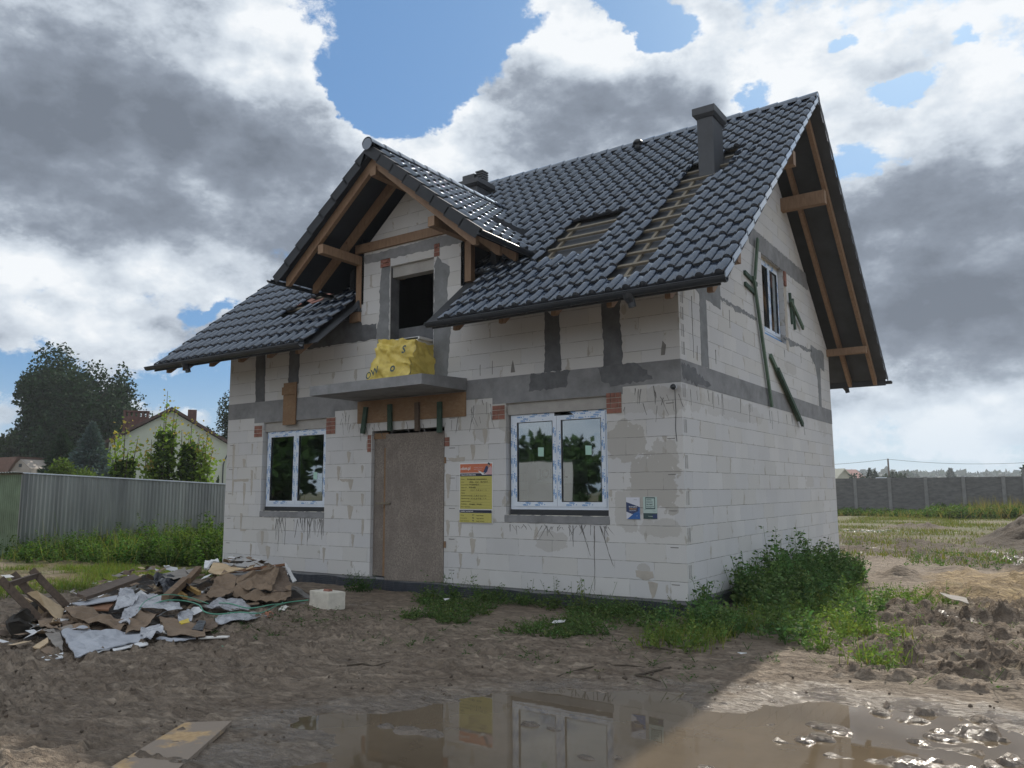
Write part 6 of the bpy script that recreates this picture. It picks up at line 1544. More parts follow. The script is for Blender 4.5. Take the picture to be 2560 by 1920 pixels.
# low weeds in front of the house
def f_front():
    x = rs.uniform(-4.2, .3); y = rs.uniform(-2.3, -.12)
    d = float(fbm(np.array([x * 1.1]), np.array([y * 1.5]), 4, 311)[0])
    yy = -.12 - .9 * (1 - abs((x + 1.2) / 3.2)) 
    if d < -.10 + .42 * max(0, -(y + 1.25)) + (.25 if x < -3.2 else 0): return None
    h = rs.uniform(.08, .22) * (1.25 if y > -.7 else .8)
    if rs.rand() < .04 and y > -.8: h = .45
    return (x, y), h
p_, h_ = scatter(820, f_front); weeds('low_weeds', p_, h_, 311, 34, .07, (.085, .14, .052), .22)
weeds('weed_clump', [(-5.55 + rs.normal() * .16, -.42 + rs.normal() * .08) for k in range(22)], [rs.uniform(.18, .42) for k in range(22)], 313, 50, .055, (.05, .10, .035), .15)
weeds('low_weeds', [(rs.uniform(-5.0, -3.4), rs.uniform(-4.2, -2.2)) for k in range(70)], [rs.uniform(.04, .12) for k in range(70)], 314, 34, .05, (.05, .10, .035), .3)
weeds('low_weeds', [(rs.uniform(-4.0, 1.8), rs.uniform(-3.6, -1.6)) for k in range(90)], [rs.uniform(.03, .1) for k in range(90)], 315, 30, .045, (.06, .115, .04), .3)
weeds('low_weeds', [(rs.uniform(1.8, 5.5), rs.uniform(-2.4, 2.5)) for k in range(110)], [rs.uniform(.03, .12) for k in range(110)], 316, 34, .045, (.09, .15, .045), .3)
# left: rank growth before the tin shed
def f_left():
    x = rs.uniform(-18.2, -9.9); y = rs.uniform(-1.6, 6.5)
    front_y = -.9 + (x + 18) * .22
    if y < front_y + .6 * float(fbm(np.array([x]), np.array([y]), 3, 321)[0]): return None
    h = rs.uniform(.35, .8) * (.7 if y < front_y + .5 else 1.0) * (1.25 if x > -14 else .9)
    if rs.rand() < .03: h *= 1.5
    return (x, y), h
p_, h_ = scatter(1500, f_left); weeds('tall_weeds', p_, h_, 321, 60, .085, (.06, .115, .032), .16, var=.6)
p_, h_ = scatter(260, f_left); blades('tall_grass', p_, [q * 1.15 for q in h_], 322, (.14, .18, .055), .007, 9, .14)
def f_lf():
    x = rs.uniform(-15.5, -9.5); y = rs.uniform(-4.5, 0)
    if float(fbm(np.array([x * .9]), np.array([y * .9]), 3, 331)[0]) < .02: return None
    return (x, y), rs.uniform(.05, .16)
p_, h_ = scatter(900, f_lf); blades('short_grass', p_, h_, 331, (.10, .15, .04), .006, 12, .1)
# right: growth along the concrete fence
def f_fence():
    x = rs.uniform(-8.5, 6.5); y = rs.uniform(36, 45.2)
    if y < 40 + 2.2 * math.sin(x * .8) * .5 - (0 if x < -1 else 1.5): return None
    h = rs.uniform(.35, .8) * (.65 + .35 * (x > -2)) 
    return (x, y), h
p_, h_ = scatter(1300, f_fence); weeds('fence_weeds', p_, h_, 341, 46, .15, (.07, .13, .035), .2, var=.6)
p_, h_ = scatter(900, f_fence); blades('fence_grass', [q for q in p_], [q * (1.5 if q_[0] > 0 else .8) for q, q_ in zip(h_, p_)], 342, (.17, .17, .07), .014, 8, .3)
def f_field():
    x = rs.uniform(-5, 6); y = rs.uniform(10, 40)
    if float(fbm(np.array([x * .35]), np.array([y * .5]), 4, 81)[0]) < .02: return None
    return (x, y), rs.uniform(.05, .15)
p_, h_ = scatter(2600, f_field); blades('field_grass', p_, h_, 351, (.11, .135, .045), .012, 7, .35)
p_, h_ = scatter(60, lambda: ((rs.uniform(1.2, 3.2), rs.uniform(9, 12.5)), rs.uniform(.1, .3))); weeds('low_weeds', p_, h_, 352, 24, .08, (.08, .15, .045), .2)
# twigs on the mud
def stick(pts, r, label):
    mb = MB(); mb.tube([(p[0], p[1], gz_c(p[0], p[1]) + .012) for p in pts], [r] * (len(pts) - 1) + [r * .4], 6); o = mb.build('twig', M['bark']); tag(o, label, 'twig', 'twigs lying on the mud')
stick([(-1.71, -4.43), (-1.6, -4.33), (-1.45, -4.34), (-1.30, -4.26)], .009, 'short bent twig on the mud left of the puddle')
stick([(.20, -3.70), (.27, -3.45), (.40, -3.2), (.6, -3.06), (.78, -2.96), (.98, -2.9)], .007, 'long thin curved root on the mud above the puddle')
stick([(.98, -2.9), (.86, -3.2), (.84, -3.37), (1.0, -3.42), (1.12, -3.45)], .010, 'dark hooked twig at the right end of the long root')
stick([(.35, -2.2), (.6, -2.15), (.8, -2.25)], .008, 'small dark twig on the mud in front of the weeds')
# mud lumps and pebbles: many, uncountable
rs2 = np.random.RandomState(9); Vp = []; Fp = []; Cp = []; nb = 0
ico = None
bm = bmesh.new(); bmesh.ops.create_icosphere(bm, subdivisions=1, radius=1); IV = np.array([v.co[:] for v in bm.verts]); IF = np.array([[v.index for v in f.verts] for f in bm.faces]); bm.free()
for k in range(1500):
    x = rs2.uniform(-6, 5); y = rs2.uniform(-8, 4 if x > 1.2 else -1.0)
    if float(sdf(np.array([x]), np.array([y]), PUD)[0]) < .1 and rs2.rand() < .96: continue
    s = rs2.uniform(.005, .015) * (1.9 if rs2.rand() < .08 else 1); v = IV * s * rs2.uniform(.6, 1.3, 3) * (1 + .25 * rs2.normal(size=(len(IV), 1)) * .6) + np.array([x, y, gz_c(x, y) + s * .25])
    Vp.append(v); Fp.append(IF + nb); nb += len(v); Cp.append(np.tile(np.array((.19, .15, .115)) * rs2.uniform(.6, 1.4), (len(v), 1)))
o = npmesh('mud_crumbs', np.concatenate(Vp), np.concatenate(Fp), M['soil'], None, colr=np.concatenate(Cp)); tag(o, kind='stuff')
# ---------------------------------------------------------------- rubbish heap, piece by piece
DEBRIS = [
    ('plywood_sheet', 'large pale plywood sheet lying on the leaning pallet slats', 'plywood', 'ply_light', 0.012, 0.015, [(-6.439, -5.225, 0.24), (-6.279, -5.195, 0.27), (-6.325, -4.821, 0.0), (-5.663, -5.18, -0.06), (-6.079, -5.19, 0.1)]),
    ('plywood_strip', 'narrow pale plywood strip under the left edge of the large plywood sheet', 'plywood', 'ply_light', 0.012, 0.01, [(-6.407, -5.254, 0.2), (-6.211, -5.263, 0.17), (-6.195, -5.121, 0.02), (-6.192, -5.173, 0.0)]),
    ('cardboard_sheet', 'folded brown cardboard just under the lower end of the pallet slats', 'cardboard', 'cardboard', 0.006, 0.05, [(-6.316, -5.198, -0.07), (-6.408, -4.962, -0.026), (-5.48, -5.275, 0.003), (-5.141, -5.438, -0.053), (-5.272, -5.456, -0.038), (-5.479, -5.489, -0.027)]),
    ('cardboard_sheet', 'grey cardboard strip sticking out left of the big grey foam sheet', 'cardboard', 'card_grey', 0.006, 0.03, [(-5.386, -5.506, -0.057), (-5.343, -5.43, -0.048), (-5.061, -5.475, -0.089), (-4.836, -5.56, -0.126), (-4.451, -5.755, -0.163), (-5.026, -5.618, -0.112)]),
    ('board_offcut', 'small pale yellow board offcut at the lower left tip of the rubbish', 'board', 'ply_light', 0.015, 0.005, [(-4.9, -5.843, -0.158), (-5.092, -5.602, -0.113), (-4.944, -5.656, -0.138), (-4.771, -5.827, -0.162)]),
    ('cardboard_sheet', 'brown cardboard leaf flat on the mud at the lower left tip of the rubbish', 'cardboard', 'cardboard', 0.006, 0.02, [(-4.867, -5.842, -0.17), (-4.95, -5.683, -0.15), (-4.504, -5.728, -0.181), (-4.547, -5.842, -0.181)]),
    ('foam_sheet', 'large smooth grey foam sheet curling at the front of the rubbish', 'foam sheet', 'foam_sheet', 0.012, 0.05, [(-5.08, -5.467, -0.067), (-5.129, -5.321, -0.044), (-5.02, -5.208, -0.058), (-4.748, -5.137, -0.101), (-4.629, -4.798, -0.114), (-4.24, -4.993, -0.138), (-4.179, -5.317, -0.145), (-4.169, -5.578, -0.147), (-3.996, -5.851, -0.149)]),
    ('foil_strip', 'white foil strip in front of the right half of the grey foam sheet', 'foil', 'white_foil', 0.01, 0.02, [(-4.227, -5.371, -0.164), (-4.247, -4.97, -0.159), (-4.047, -5.065, -0.163), (-4.063, -5.429, -0.168)]),
    ('foil_strip', 'white foil strip farthest front left on the mud', 'foil', 'white_foil', 0.01, 0.02, [(-4.399, -5.986, -0.178), (-4.425, -5.76, -0.174), (-4.249, -5.847, -0.178), (-4.224, -6.025, -0.181)]),
    ('foil_strip', 'small white foil strip tucked under the lower edge of the grey foam sheet', 'foil', 'white_foil', 0.01, 0.02, [(-4.253, -5.679, -0.177), (-4.333, -5.32, -0.168), (-4.175, -5.407, -0.176), (-4.125, -5.592, -0.178)]),
    ('cardboard_sheet', 'long brown cardboard sheet above the grey foam sheet', 'cardboard', 'cardboard', 0.006, 0.06, [(-6.238, -4.858, 0.048), (-5.931, -4.82, 0.049), (-5.061, -4.789, -0.027), (-4.875, -4.83, -0.048), (-4.692, -5.032, -0.062), (-5.05, -5.152, -0.002), (-5.361, -5.201, 0.045), (-5.635, -5.133, 0.057)]),
    ('cardboard_sheet', 'crumpled brown cardboard right beside the end of the pale plywood', 'cardboard', 'cardboard', 0.006, 0.06, [(-6.069, -4.965, -0.017), (-5.981, -4.883, -0.002), (-5.187, -5.096, -0.022), (-4.928, -5.23, -0.063), (-5.048, -5.459, -0.058)]),
    ('cardboard_sheet', 'narrow brown cardboard between foam sheet and long cardboard sheet', 'cardboard', 'cardboard_dark', 0.006, 0.04, [(-5.4, -4.983, -0.029), (-5.07, -4.762, -0.083), (-4.799, -5.074, -0.107), (-5.048, -5.141, -0.062)]),
    ('grey_board', 'thin light grey board lying under the thick brown plank', 'board', 'foam_sheet', 0.012, 0.006, [(-6.188, -4.793, 0.081), (-5.997, -4.317, 0.135), (-5.769, -4.464, 0.11), (-5.947, -4.822, 0.07)]),
    ('plank', 'thick weathered brown plank leaning at the back of the rubbish', 'plank', 'wood_dark', 0.04, 0.004, [(-6.379, -4.653, 0.145), (-7.877, -3.002, 0.161), (-6.946, -3.424, 0.197), (-5.972, -4.739, 0.127)]),
    ('board', 'rust stained brown board below the thin grey board', 'board', 'rust_board', 0.02, 0.005, [(-6.172, -4.751, 0.04), (-5.929, -4.372, 0.079), (-5.588, -4.655, 0.019), (-5.903, -4.832, 0.016)]),
    ('plastic_sheet', 'clear plastic sheet bunched up over the end of the grey board', 'plastic sheet', 'plastic', 0.004, 0.05, [(-5.372, -4.713, 0.078), (-6.174, -4.189, 0.176), (-6.66, -3.791, 0.124), (-5.607, -4.26, 0.136), (-5.293, -4.55, 0.083)]),
    ('plastic_sheet', 'long whitish plastic sheet in the middle of the rubbish', 'plastic sheet', 'plastic', 0.004, 0.05, [(-5.38, -4.595, 0.073), (-5.699, -4.236, 0.127), (-6.251, -3.688, 0.079), (-5.559, -3.888, 0.079), (-5.357, -3.868, 0.053), (-4.926, -4.094, 0.019), (-5.196, -4.431, 0.058)]),
    ('plastic_sheet', 'white plastic sheet hanging down left of the middle cardboard', 'plastic sheet', 'plastic', 0.004, 0.07, [(-5.011, -4.855, -0.014), (-5.389, -4.55, 0.057), (-5.22, -4.445, 0.04), (-4.972, -4.731, -0.01), (-4.718, -4.895, -0.042)]),
    ('cardboard_sheet', 'curved brown cardboard in the centre under the whitish plastic', 'cardboard', 'cardboard', 0.006, 0.05, [(-5.056, -4.699, -0.038), (-5.31, -4.38, 0.015), (-5.038, -4.335, -0.023), (-4.803, -4.584, -0.058), (-4.519, -4.873, -0.093), (-4.602, -5.003, -0.09)]),
    ('cardboard_sheet', 'wide brown cardboard left of the dark paper sack', 'cardboard', 'cardboard', 0.006, 0.04, [(-5.049, -4.327, -0.042), (-4.89, -4.216, -0.062), (-4.506, -4.264, -0.102), (-4.252, -4.235, -0.118), (-3.782, -4.559, -0.135), (-4.21, -4.743, -0.125)]),
    ('plastic_sheet', 'thin clear plastic over the right end of the grey foam sheet', 'plastic sheet', 'plastic', 0.004, 0.06, [(-4.603, -4.825, -0.066), (-4.603, -4.594, -0.056), (-4.251, -4.765, -0.084), (-4.022, -5.084, -0.095), (-4.337, -4.982, -0.085)]),
    ('cardboard_sheet', 'flat grey cardboard at the top behind the black bag', 'cardboard', 'card_grey', 0.006, 0.02, [(-7.586, -2.755, 0.162), (-7.735, -2.21, 0.243), (-7.078, -2.589, 0.142), (-6.799, -3.015, 0.176)]),
    ('board_offcut', 'small whitish board behind the dark wooden post', 'board', 'card_grey', 0.012, 0.01, [(-7.51, -2.357, 0.209), (-7.218, -2.351, 0.268), (-6.925, -2.522, 0.22), (-7.137, -2.527, 0.188)]),
    ('black_bag', 'crumpled shiny black plastic bag under the dark wooden post', 'bag', 'black_bag', 0.006, 0.12, [(-7.681, -2.792, 0.137), (-7.531, -2.604, 0.14), (-7.109, -2.591, 0.097), (-6.307, -2.994, 0.079), (-6.17, -3.166, 0.066), (-6.29, -3.469, 0.07), (-6.705, -3.346, 0.131)]),
    ('plywood_sheet', 'yellowish plywood piece on top of the pile before the wall', 'plywood', 'ply_light', 0.012, 0.02, [(-6.777, -2.448, 0.233), (-6.906, -2.273, 0.344), (-6.723, -2.261, 0.363), (-6.459, -2.27, 0.321), (-6.236, -2.186, 0.293), (-6.436, -2.41, 0.226), (-6.458, -2.469, 0.198)]),
    ('board', 'long dark reddish board along the top of the pile', 'board', 'rust_board', 0.02, 0.006, [(-6.531, -2.368, 0.25), (-6.217, -1.456, 0.313), (-6.203, -1.452, 0.268), (-6.446, -2.402, 0.214)]),
    ('styrofoam_piece', 'white styrofoam piece on the left top of the pile', 'styrofoam', 'white_foil', 0.03, 0.02, [(-7.473, -2.021, 0.321), (-7.018, -2.169, 0.364), (-6.994, -2.122, 0.396), (-6.795, -2.236, 0.357), (-6.96, -2.235, 0.339), (-6.909, -2.382, 0.253), (-7.035, -2.346, 0.255)]),
    ('cardboard_sheet', 'brown cardboard sheet hanging down left of the large box cardboard', 'cardboard', 'cardboard', 0.006, 0.05, [(-6.465, -2.548, 0.13), (-6.487, -2.374, 0.242), (-6.224, -2.334, 0.199), (-6.112, -2.451, 0.11), (-5.907, -2.635, -0.004), (-5.676, -3.123, -0.014), (-5.924, -3.078, 0.023)]),
    ('cardboard_sheet', 'large brown box cardboard on the top right of the pile', 'cardboard', 'cardboard', 0.006, 0.06, [(-6.198, -2.353, 0.202), (-6.057, -2.071, 0.26), (-6.145, -1.814, 0.333), (-6.035, -1.691, 0.262), (-5.504, -2.289, 0.007), (-5.718, -2.379, 0.044), (-5.807, -2.488, 0.039), (-6.094, -2.453, 0.122)]),
    ('cardboard_sheet', 'wide brown cardboard at the foot of the pile near the loose block', 'cardboard', 'cardboard', 0.006, 0.07, [(-5.936, -2.624, -0.037), (-6.155, -2.406, 0.103), (-5.893, -2.421, 0.016), (-5.596, -2.213, -0.018), (-5.578, -1.839, 0.008), (-5.251, -2.125, -0.086), (-5.17, -2.323, -0.109), (-5.427, -2.525, -0.094), (-5.715, -2.627, -0.073)]),
    ('cardboard_sheet', 'upright brown cardboard flap at the right end of the pile', 'cardboard', 'cardboard_dark', 0.006, 0.04, [(-6.122, -1.803, 0.289), (-6.19, -1.46, 0.224), (-5.467, -1.933, 0.003), (-5.529, -2.242, -0.01)]),
    ('cardboard_sheet', 'small brown cardboard below the yellow battens', 'cardboard', 'cardboard', 0.006, 0.04, [(-6.032, -3.367, -0.002), (-6.111, -2.971, 0.009), (-5.854, -2.997, -0.031), (-5.667, -3.342, -0.056), (-5.724, -3.37, -0.048)]),
    ('foam_strip', 'thin white printed foam strip leaning at the right end of the pile', 'foam strip', 'white_foil', 0.02, 0.01, [(-6.217, -1.456, 0.313), (-6.182, -1.441, 0.291), (-5.733, -1.625, 0.075), (-5.683, -1.724, 0.065)]),
    ('plastic_sheet', 'ragged white plastic along the mud below the green straps', 'plastic sheet', 'plastic', 0.006, 0.045, [(-4.636, -3.851, -0.111), (-4.908, -3.585, -0.107), (-4.974, -3.396, -0.118), (-4.794, -3.137, -0.136), (-4.571, -3.081, -0.144), (-4.416, -3.539, -0.134), (-4.416, -3.956, -0.121)]),
    ('plastic_sheet', 'whitish plastic heap under the wide brown cardboard', 'plastic sheet', 'plastic', 0.006, 0.055, [(-5.503, -3.387, -0.067), (-5.787, -2.914, -0.036), (-5.621, -2.698, -0.068), (-5.21, -2.865, -0.098), (-4.907, -3.108, -0.112), (-5.15, -3.325, -0.095)]),
    ('paper_sack', 'dark printed paper sack lying on the front cardboard', 'sack', 'black_bag', 0.03, 0.02, [(-4.155, -4.473, -0.123), (-4.54, -4.129, -0.1), (-4.46, -4.086, -0.107), (-4.062, -4.398, -0.126)]),
    ('yellow_carton', 'small bright yellow carton half under the clear film', 'carton', 'yellow_box', 0.03, 0.005, [(-4.632, -4.328, -0.089), (-4.702, -4.157, -0.085), (-4.499, -4.272, -0.102), (-4.493, -4.39, -0.101)]),
    ('cardboard_sheet', 'brown cardboard in front of the yellow carton', 'cardboard', 'cardboard', 0.006, 0.03, [(-5.126, -4.291, -0.06), (-4.834, -4.196, -0.099), (-4.579, -4.14, -0.127), (-4.145, -4.206, -0.153), (-4.096, -4.428, -0.156), (-4.262, -4.628, -0.151), (-4.585, -4.559, -0.127)]),
    ('foil_strip', 'crumpled grey foil at the front edge right of the foam sheet', 'foil', 'foam_sheet', 0.01, 0.04, [(-4.235, -4.863, -0.167), (-4.217, -4.522, -0.162), (-4.048, -4.479, -0.168), (-3.927, -4.579, -0.172), (-4.006, -4.792, -0.171)]),
    ('wood_strip', 'thin cream strip of wood at the front edge of the rubbish', 'strip', 'paper', 0.012, 0.004, [(-4.061, -4.488, -0.168), (-3.798, -4.222, -0.175), (-3.741, -4.293, -0.174), (-3.945, -4.53, -0.17)]),
    ('clear_film', 'round clear film cover standing beside the yellow carton', 'film', 'plastic', 0.004, 0.05, [(-5.017, -4.11, -0.04), (-5.261, -3.788, -0.037), (-4.985, -3.89, -0.056), (-4.61, -4.18, -0.082), (-4.658, -4.311, -0.077)]),
    ('paper', 'white torn paper near the loose block', 'paper', 'paper', 0.004, 0.03, [(-4.844, -2.692, -0.149), (-5.043, -2.39, -0.142), (-4.881, -2.461, -0.151), (-4.73, -2.761, -0.15)]),
    ('printed_card', 'red and brown printed card beside the white torn paper', 'card', 'redcard', 0.004, 0.03, [(-5.009, -2.778, -0.161), (-4.602, -2.878, -0.173), (-4.501, -3.09, -0.174), (-4.695, -3.027, -0.17)]),
    ('cardboard_sheet', 'small opened carton flap right of the dark paper sack', 'cardboard', 'cardboard_dark', 0.006, 0.06, [(-4.596, -4.13, -0.105), (-4.746, -3.867, -0.101), (-4.557, -3.907, -0.114), (-4.198, -4.111, -0.131), (-4.221, -4.249, -0.13)]),
    ('board_offcut', 'cream offcut on the front cardboard left of the yellow carton', 'board', 'paper', 0.01, 0.01, [(-4.46, -4.682, -0.122), (-4.446, -4.575, -0.12), (-4.185, -4.687, -0.134), (-4.399, -4.676, -0.125)]),
]
GH = [(-6.75, -1.85, .6, 1.0, .75), (-8.3, -2.4, .42, 1.1, .8), (-7.0, -3.2, .25, 1.3, 1.0), (-6.2, -4.3, .22, 1.3, .9), (-5.6, -5.2, .16, .8, .6)]
def sheet_thing(name, label, cat, mat, th, amp, pts, seed):
    bm = bmesh.new(); c = Vector([sum(p[i] for p in pts) / len(pts) for i in range(3)])
    z0 = min(p[2] for p in pts); base = Vector((c.x, c.y, z0))
    vs = [bm.verts.new(Vector(p) - base) for p in pts]
    tris = tessellate_polygon([[Vector(p) for p in pts]])
    for t in tris:
        try: bm.faces.new([vs[i] for i in t])
        except ValueError: pass
    for k in range(4):
        es = [e for e in bm.edges if e.calc_length() > .07]
        if es: bmesh.ops.subdivide_edges(bm, edges=es, cuts=1)
        bmesh.ops.triangulate(bm, faces=bm.faces[:])
    bm.normal_update()
    P_ = np.array([v.co[:] for v in bm.verts]) + np.array(base)
    # creased folds: ridged noise
    n1 = np.abs(fbm(P_[:, 0] * 4.2, P_[:, 1] * 4.2 + P_[:, 2] * 5, 3, seed, .5)) * 1.6 - .28; n2 = fbm(P_[:, 0] * 11, P_[:, 1] * 11 + P_[:, 2] * 9, 3, seed + 5)
    j = np.stack([fbm(P_[:, 0] * 14, P_[:, 1] * 14, 2, seed + 9), fbm(P_[:, 0] * 14, P_[:, 1] * 14, 2, seed + 11)], 1)
    edge = {v.index for v in bm.verts if v.is_boundary} if False else None
    bm.verts.index_update()
    for v, a, b, q in zip(bm.verts, n1, n2, j):
        v.co += Vector((0, 0, 1)) * (a * amp * 1.3 + b * amp * .6) + v.normal * (b * amp * .3)
        if any(e.is_boundary for e in v.link_edges): v.co += Vector((q[0], q[1], 0)) * .012
    bmesh.ops.solidify(bm, geom=bm.faces[:], thickness=th)
    me = bpy.data.meshes.new(name); bm.to_mesh(me); bm.free(); me.materials.append(M[mat])
    o = bpy.data.objects.new(name, me); col.objects.link(o); o.location = base
    return tag(o, label, cat, 'pieces of building rubbish in the heap')
for i, (n_, l_, c_, m_, t_, a_, p_) in enumerate(DEBRIS): sheet_thing(n_, l_, c_, m_, t_, a_, p_, 400 + i * 13)
# compacted rubbish under the visible pieces
n = 110; A, B = np.meshgrid(np.linspace(-10, -3.6, n), np.linspace(-6.4, -.9, n)); a = A.ravel(); b = B.ravel(); hh = np.zeros_like(a)
for x_, y_, h_, rx, ry in GH: hh = np.maximum(hh, h_ * np.exp(-((a - x_) / rx) ** 2 - ((b - y_) / ry) ** 2))
hh = hh * (.62 + .5 * fbm(a * 3, b * 3, 4, 501)) - .05; zz = -.2 + hh
cc = np.where((fbm(a * 3.3, b * 3.3, 3, 511) > 0)[:, None], np.array((.12, .088, .062)), np.array((.05, .045, .042)))
lt = (fbm(a * 5, b * 5, 3, 515) > .22)[:, None]; cc = np.where(lt, np.array((.30, .29, .28)), cc)
ii = (np.arange(n - 1)[:, None] * n + np.arange(n - 1)[None, :]).ravel()
o = npmesh('rubbish', np.stack([a, b, zz], 1), np.stack([ii, ii + 1, ii + n + 1, ii + n], 1), M['soil'], None, colr=cc); tag(o, kind='stuff')
# scraps strewn over the heap
rr = random.Random(8); mb = MB()
for k in range(420):
    g_ = rr.choice(GH); x = g_[0] + rr.gauss(0, .55) * g_[3]; y = g_[1] + rr.gauss(0, .55) * g_[4]
    if y > -.7: continue
    z = -.2 + max(h_ * math.exp(-((x - x_) / rx) ** 2 - ((y - y_) / ry) ** 2) for x_, y_, h_, rx, ry in GH) + .02
    c = Vector((x, y, z)); t = rr.uniform(0, 6.28); e = Vector((math.cos(t), math.sin(t), rr.uniform(-.4, .4))) * rr.uniform(.03, .11); f = Vector((-math.sin(t), math.cos(t), rr.uniform(-.6, .6))) * rr.uniform(.015, .06)
    b_ = len(mb.v); mb.v += [tuple(c - e - f), tuple(c + e - f), tuple(c + e * .8 + f), tuple(c - e + f)]; mb.f.append((b_, b_ + 1, b_ + 2, b_ + 3)); mb.m.append(rr.choice([0, 0, 1, 2, 2, 3, 4]))
tag(mb.build('rubbish_scraps', [M['cardboard'], M['card_grey'], M['white_foil'], M['ply_light'], M['cardboard_dark']]), kind='stuff')
# leaning pallet
pal = thing('pallet', 'broken dark pallet with three slats leaning at the left end of the rubbish', 'pallet', (-6.4, -5.0, -.1))
for a, b in (((-5.93, -5.33, .02), (-6.062, -5.675, .45)), ((-6.377, -5.017, .02), (-6.578, -5.317, .45)), ((-6.65, -4.643, .02), (-6.871, -4.961, .45))):
    a = Vector(a); b = Vector(b); d = (b - a) * .06
    mb = MB(); mb.beam(a - d, b + d, .085, .022, up=(.6, -.5, .6)); mb.build('slat', M['wood_dark'], pal)
mb = MB(); mb.beam((-6.03, -5.64, .40), (-6.93, -4.86, .40), .05, .06); mb.build('cross_bar', M['wood_dark'], pal)
mb = MB(); mb.beam((-5.86, -5.25, -.06), (-6.75, -4.55, -.06), .07, .07); mb.build('cross_bar', M['wood_dark'], pal)
mb = MB(); mb.poly([(-6.664, -5.441, .46), (-6.652, -5.334, .46), (-6.40, -5.396, .45), (-6.39, -5.5, .45)]); mb.v = [(x, y, z) for x, y, z in mb.v]
o = mb.build('paper', M['paper']); tag(o, 'white paper scrap on the upper end of the leaning pallet', 'paper')
# stump under the pallet
mb = MB(); mb.tube([(-6.1, -5.45, -.08), (-5.70, -5.62, -.08)], [.12, .11], 11); mb.tube([(-6.15, -5.3, .05), (-5.82, -5.48, .04)], [.09, .085], 10); mb.tube([(-5.85, -5.25, -.1), (-5.5, -5.45, -.1)], [.09, .09], 9)
mb.v = [tuple(np.array(v) * (1, 1, 1) + np.array([float(fbm(np.array([v[0] * 9]), np.array([v[2] * 9 + v[1] * 7]), 3, q_)[0]) * .12 for q_ in (1, 2, 3)])) for v in mb.v]
tag(mb.build('log_stack', M['log']), 'dark logs in the shade under the leaning pallet', 'logs')
def bthing(name, label, cat, a, b, w, h, mat):
    mb = MB(); mb.beam(a, b, w, h); o = mb.build(name, M[mat]); tag(o, label, cat, 'pieces of building rubbish in the heap')
M['post_brown'] = simple('post_brown', (.17, .11, .065), .8, .35, 5, .004, st=(1, 5, 5)); M['batten_y'] = simple('yellow_batten', (.38, .24, .08), .75, .25, 5, .002, st=(1, 5, 5))
bthing('wooden_post', 'lower dark wooden post lying diagonally over the black bag', 'post', (-5.45, -4.0, .10), (-6.40, -3.08, .20), .09, .09, 'post_brown')
bthing('wooden_post', 'upper dark wooden post behind, its end against the small whitish board', 'post', (-6.30, -3.12, .19), (-6.95, -2.5, .28), .085, .085, 'post_brown')
bthing('yellow_batten', 'upper of the two yellow battens beside the black bag', 'batten', (-6.40, -3.10, .13), (-5.95, -3.16, .05), .05, .05, 'batten_y')
bthing('yellow_batten', 'lower of the two yellow battens beside the black bag', 'batten', (-6.25, -3.32, .08), (-5.95, -3.37, .02), .05, .05, 'batten_y')
def strap(label, pts, w=.012):
    pts = [Vector(p) for p in pts]; P_ = []
    for i in range(len(pts) - 1):
        p0, p1, p2, p3 = pts[max(i - 1, 0)], pts[i], pts[i + 1], pts[min(i + 2, len(pts) - 1)]
        for k in range(6):
            t = k / 6; P_.append(.5 * ((2 * p1) + (p2 - p0) * t + (2 * p0 - 5 * p1 + 4 * p2 - p3) * t * t + (3 * p1 - p0 - 3 * p2 + p3) * t ** 3))
    mb = MB(); mb.tube(P_ + [pts[-1]], w * .6, 5); o = mb.build('packing_strap', M['strap']); tag(o, label, 'strap')
strap('long green packing strap looping from the plastic to the loose block', [(-5.384, -4.215, .06), (-5.393, -4.012, .09), (-5.398, -3.741, .05), (-5.037, -3.784, .03), (-4.807, -3.869, -.02), (-4.709, -3.751, -.06), (-4.674, -3.455, -.07), (-4.562, -3.206, -.10), (-4.895, -2.578, -.08), (-4.854, -2.148, -.08)], .014)
strap('thin green strap arching over the whitish plastic', [(-5.153, -4.54, .03), (-5.26, -4.384, .13), (-5.36, -4.1, .17), (-5.3, -3.8, .12), (-5.1, -3.6, .02)], .008)
strap('green strap lying in waves among the ragged plastic', [(-5.3, -3.3, -.02), (-5.0, -3.35, .0), (-4.8, -3.2, -.06), (-4.75, -2.9, -.05), (-4.9, -2.6, -.08), (-5.1, -2.4, -.1)], .014)
strap('short piece of green strap alone on the mud', [(-3.55, -4.55, -.19), (-3.4, -4.6, -.185), (-3.3, -4.72, -.19)], .008)
# loose block with a brick bit on it
blk = MB(); C4 = [(-4.97, -2.03), (-4.47, -2.12), (-4.40, -1.86), (-4.90, -1.77)]
zb = gz_c(-4.7, -2) - .01
blk.hexa([(x, y, zb) for x, y in C4] + [(x, y, zb + .245) for x, y in C4]); o = blk.build('loose_block', M['aac_block'])
bm = bmesh.new(); bm.from_mesh(o.data); bmesh.ops.bevel(bm, geom=bm.edges[:], offset=.008, segments=2, affect='EDGES'); bmesh.ops.subdivide_edges(bm, edges=[e for e in bm.edges if e.calc_length() > .1], cuts=5, use_grid_fill=True)
for v in bm.verts: v.co += Vector((1, 1, 1)) * float(fbm(np.array([v.co.x * 16]), np.array([v.co.y * 16 + v.co.z * 13]), 2, 7)[0]) * .008
bm.to_mesh(o.data); bm.free(); tag(o, 'single white building block lying on the mud beside the rubbish heap', 'block')
mb = MB(); mb.hexa([(-4.74, -1.98, zb + .247), (-4.60, -2.0, zb + .247), (-4.59, -1.93, zb + .247), (-4.72, -1.91, zb + .247), (-4.73, -1.97, zb + .275), (-4.61, -1.99, zb + .28), (-4.60, -1.94, zb + .278), (-4.71, -1.92, zb + .272)]); tag(mb.build('brick_piece', M['brick_red']), 'small red brick piece on top of the single white block', 'brick')
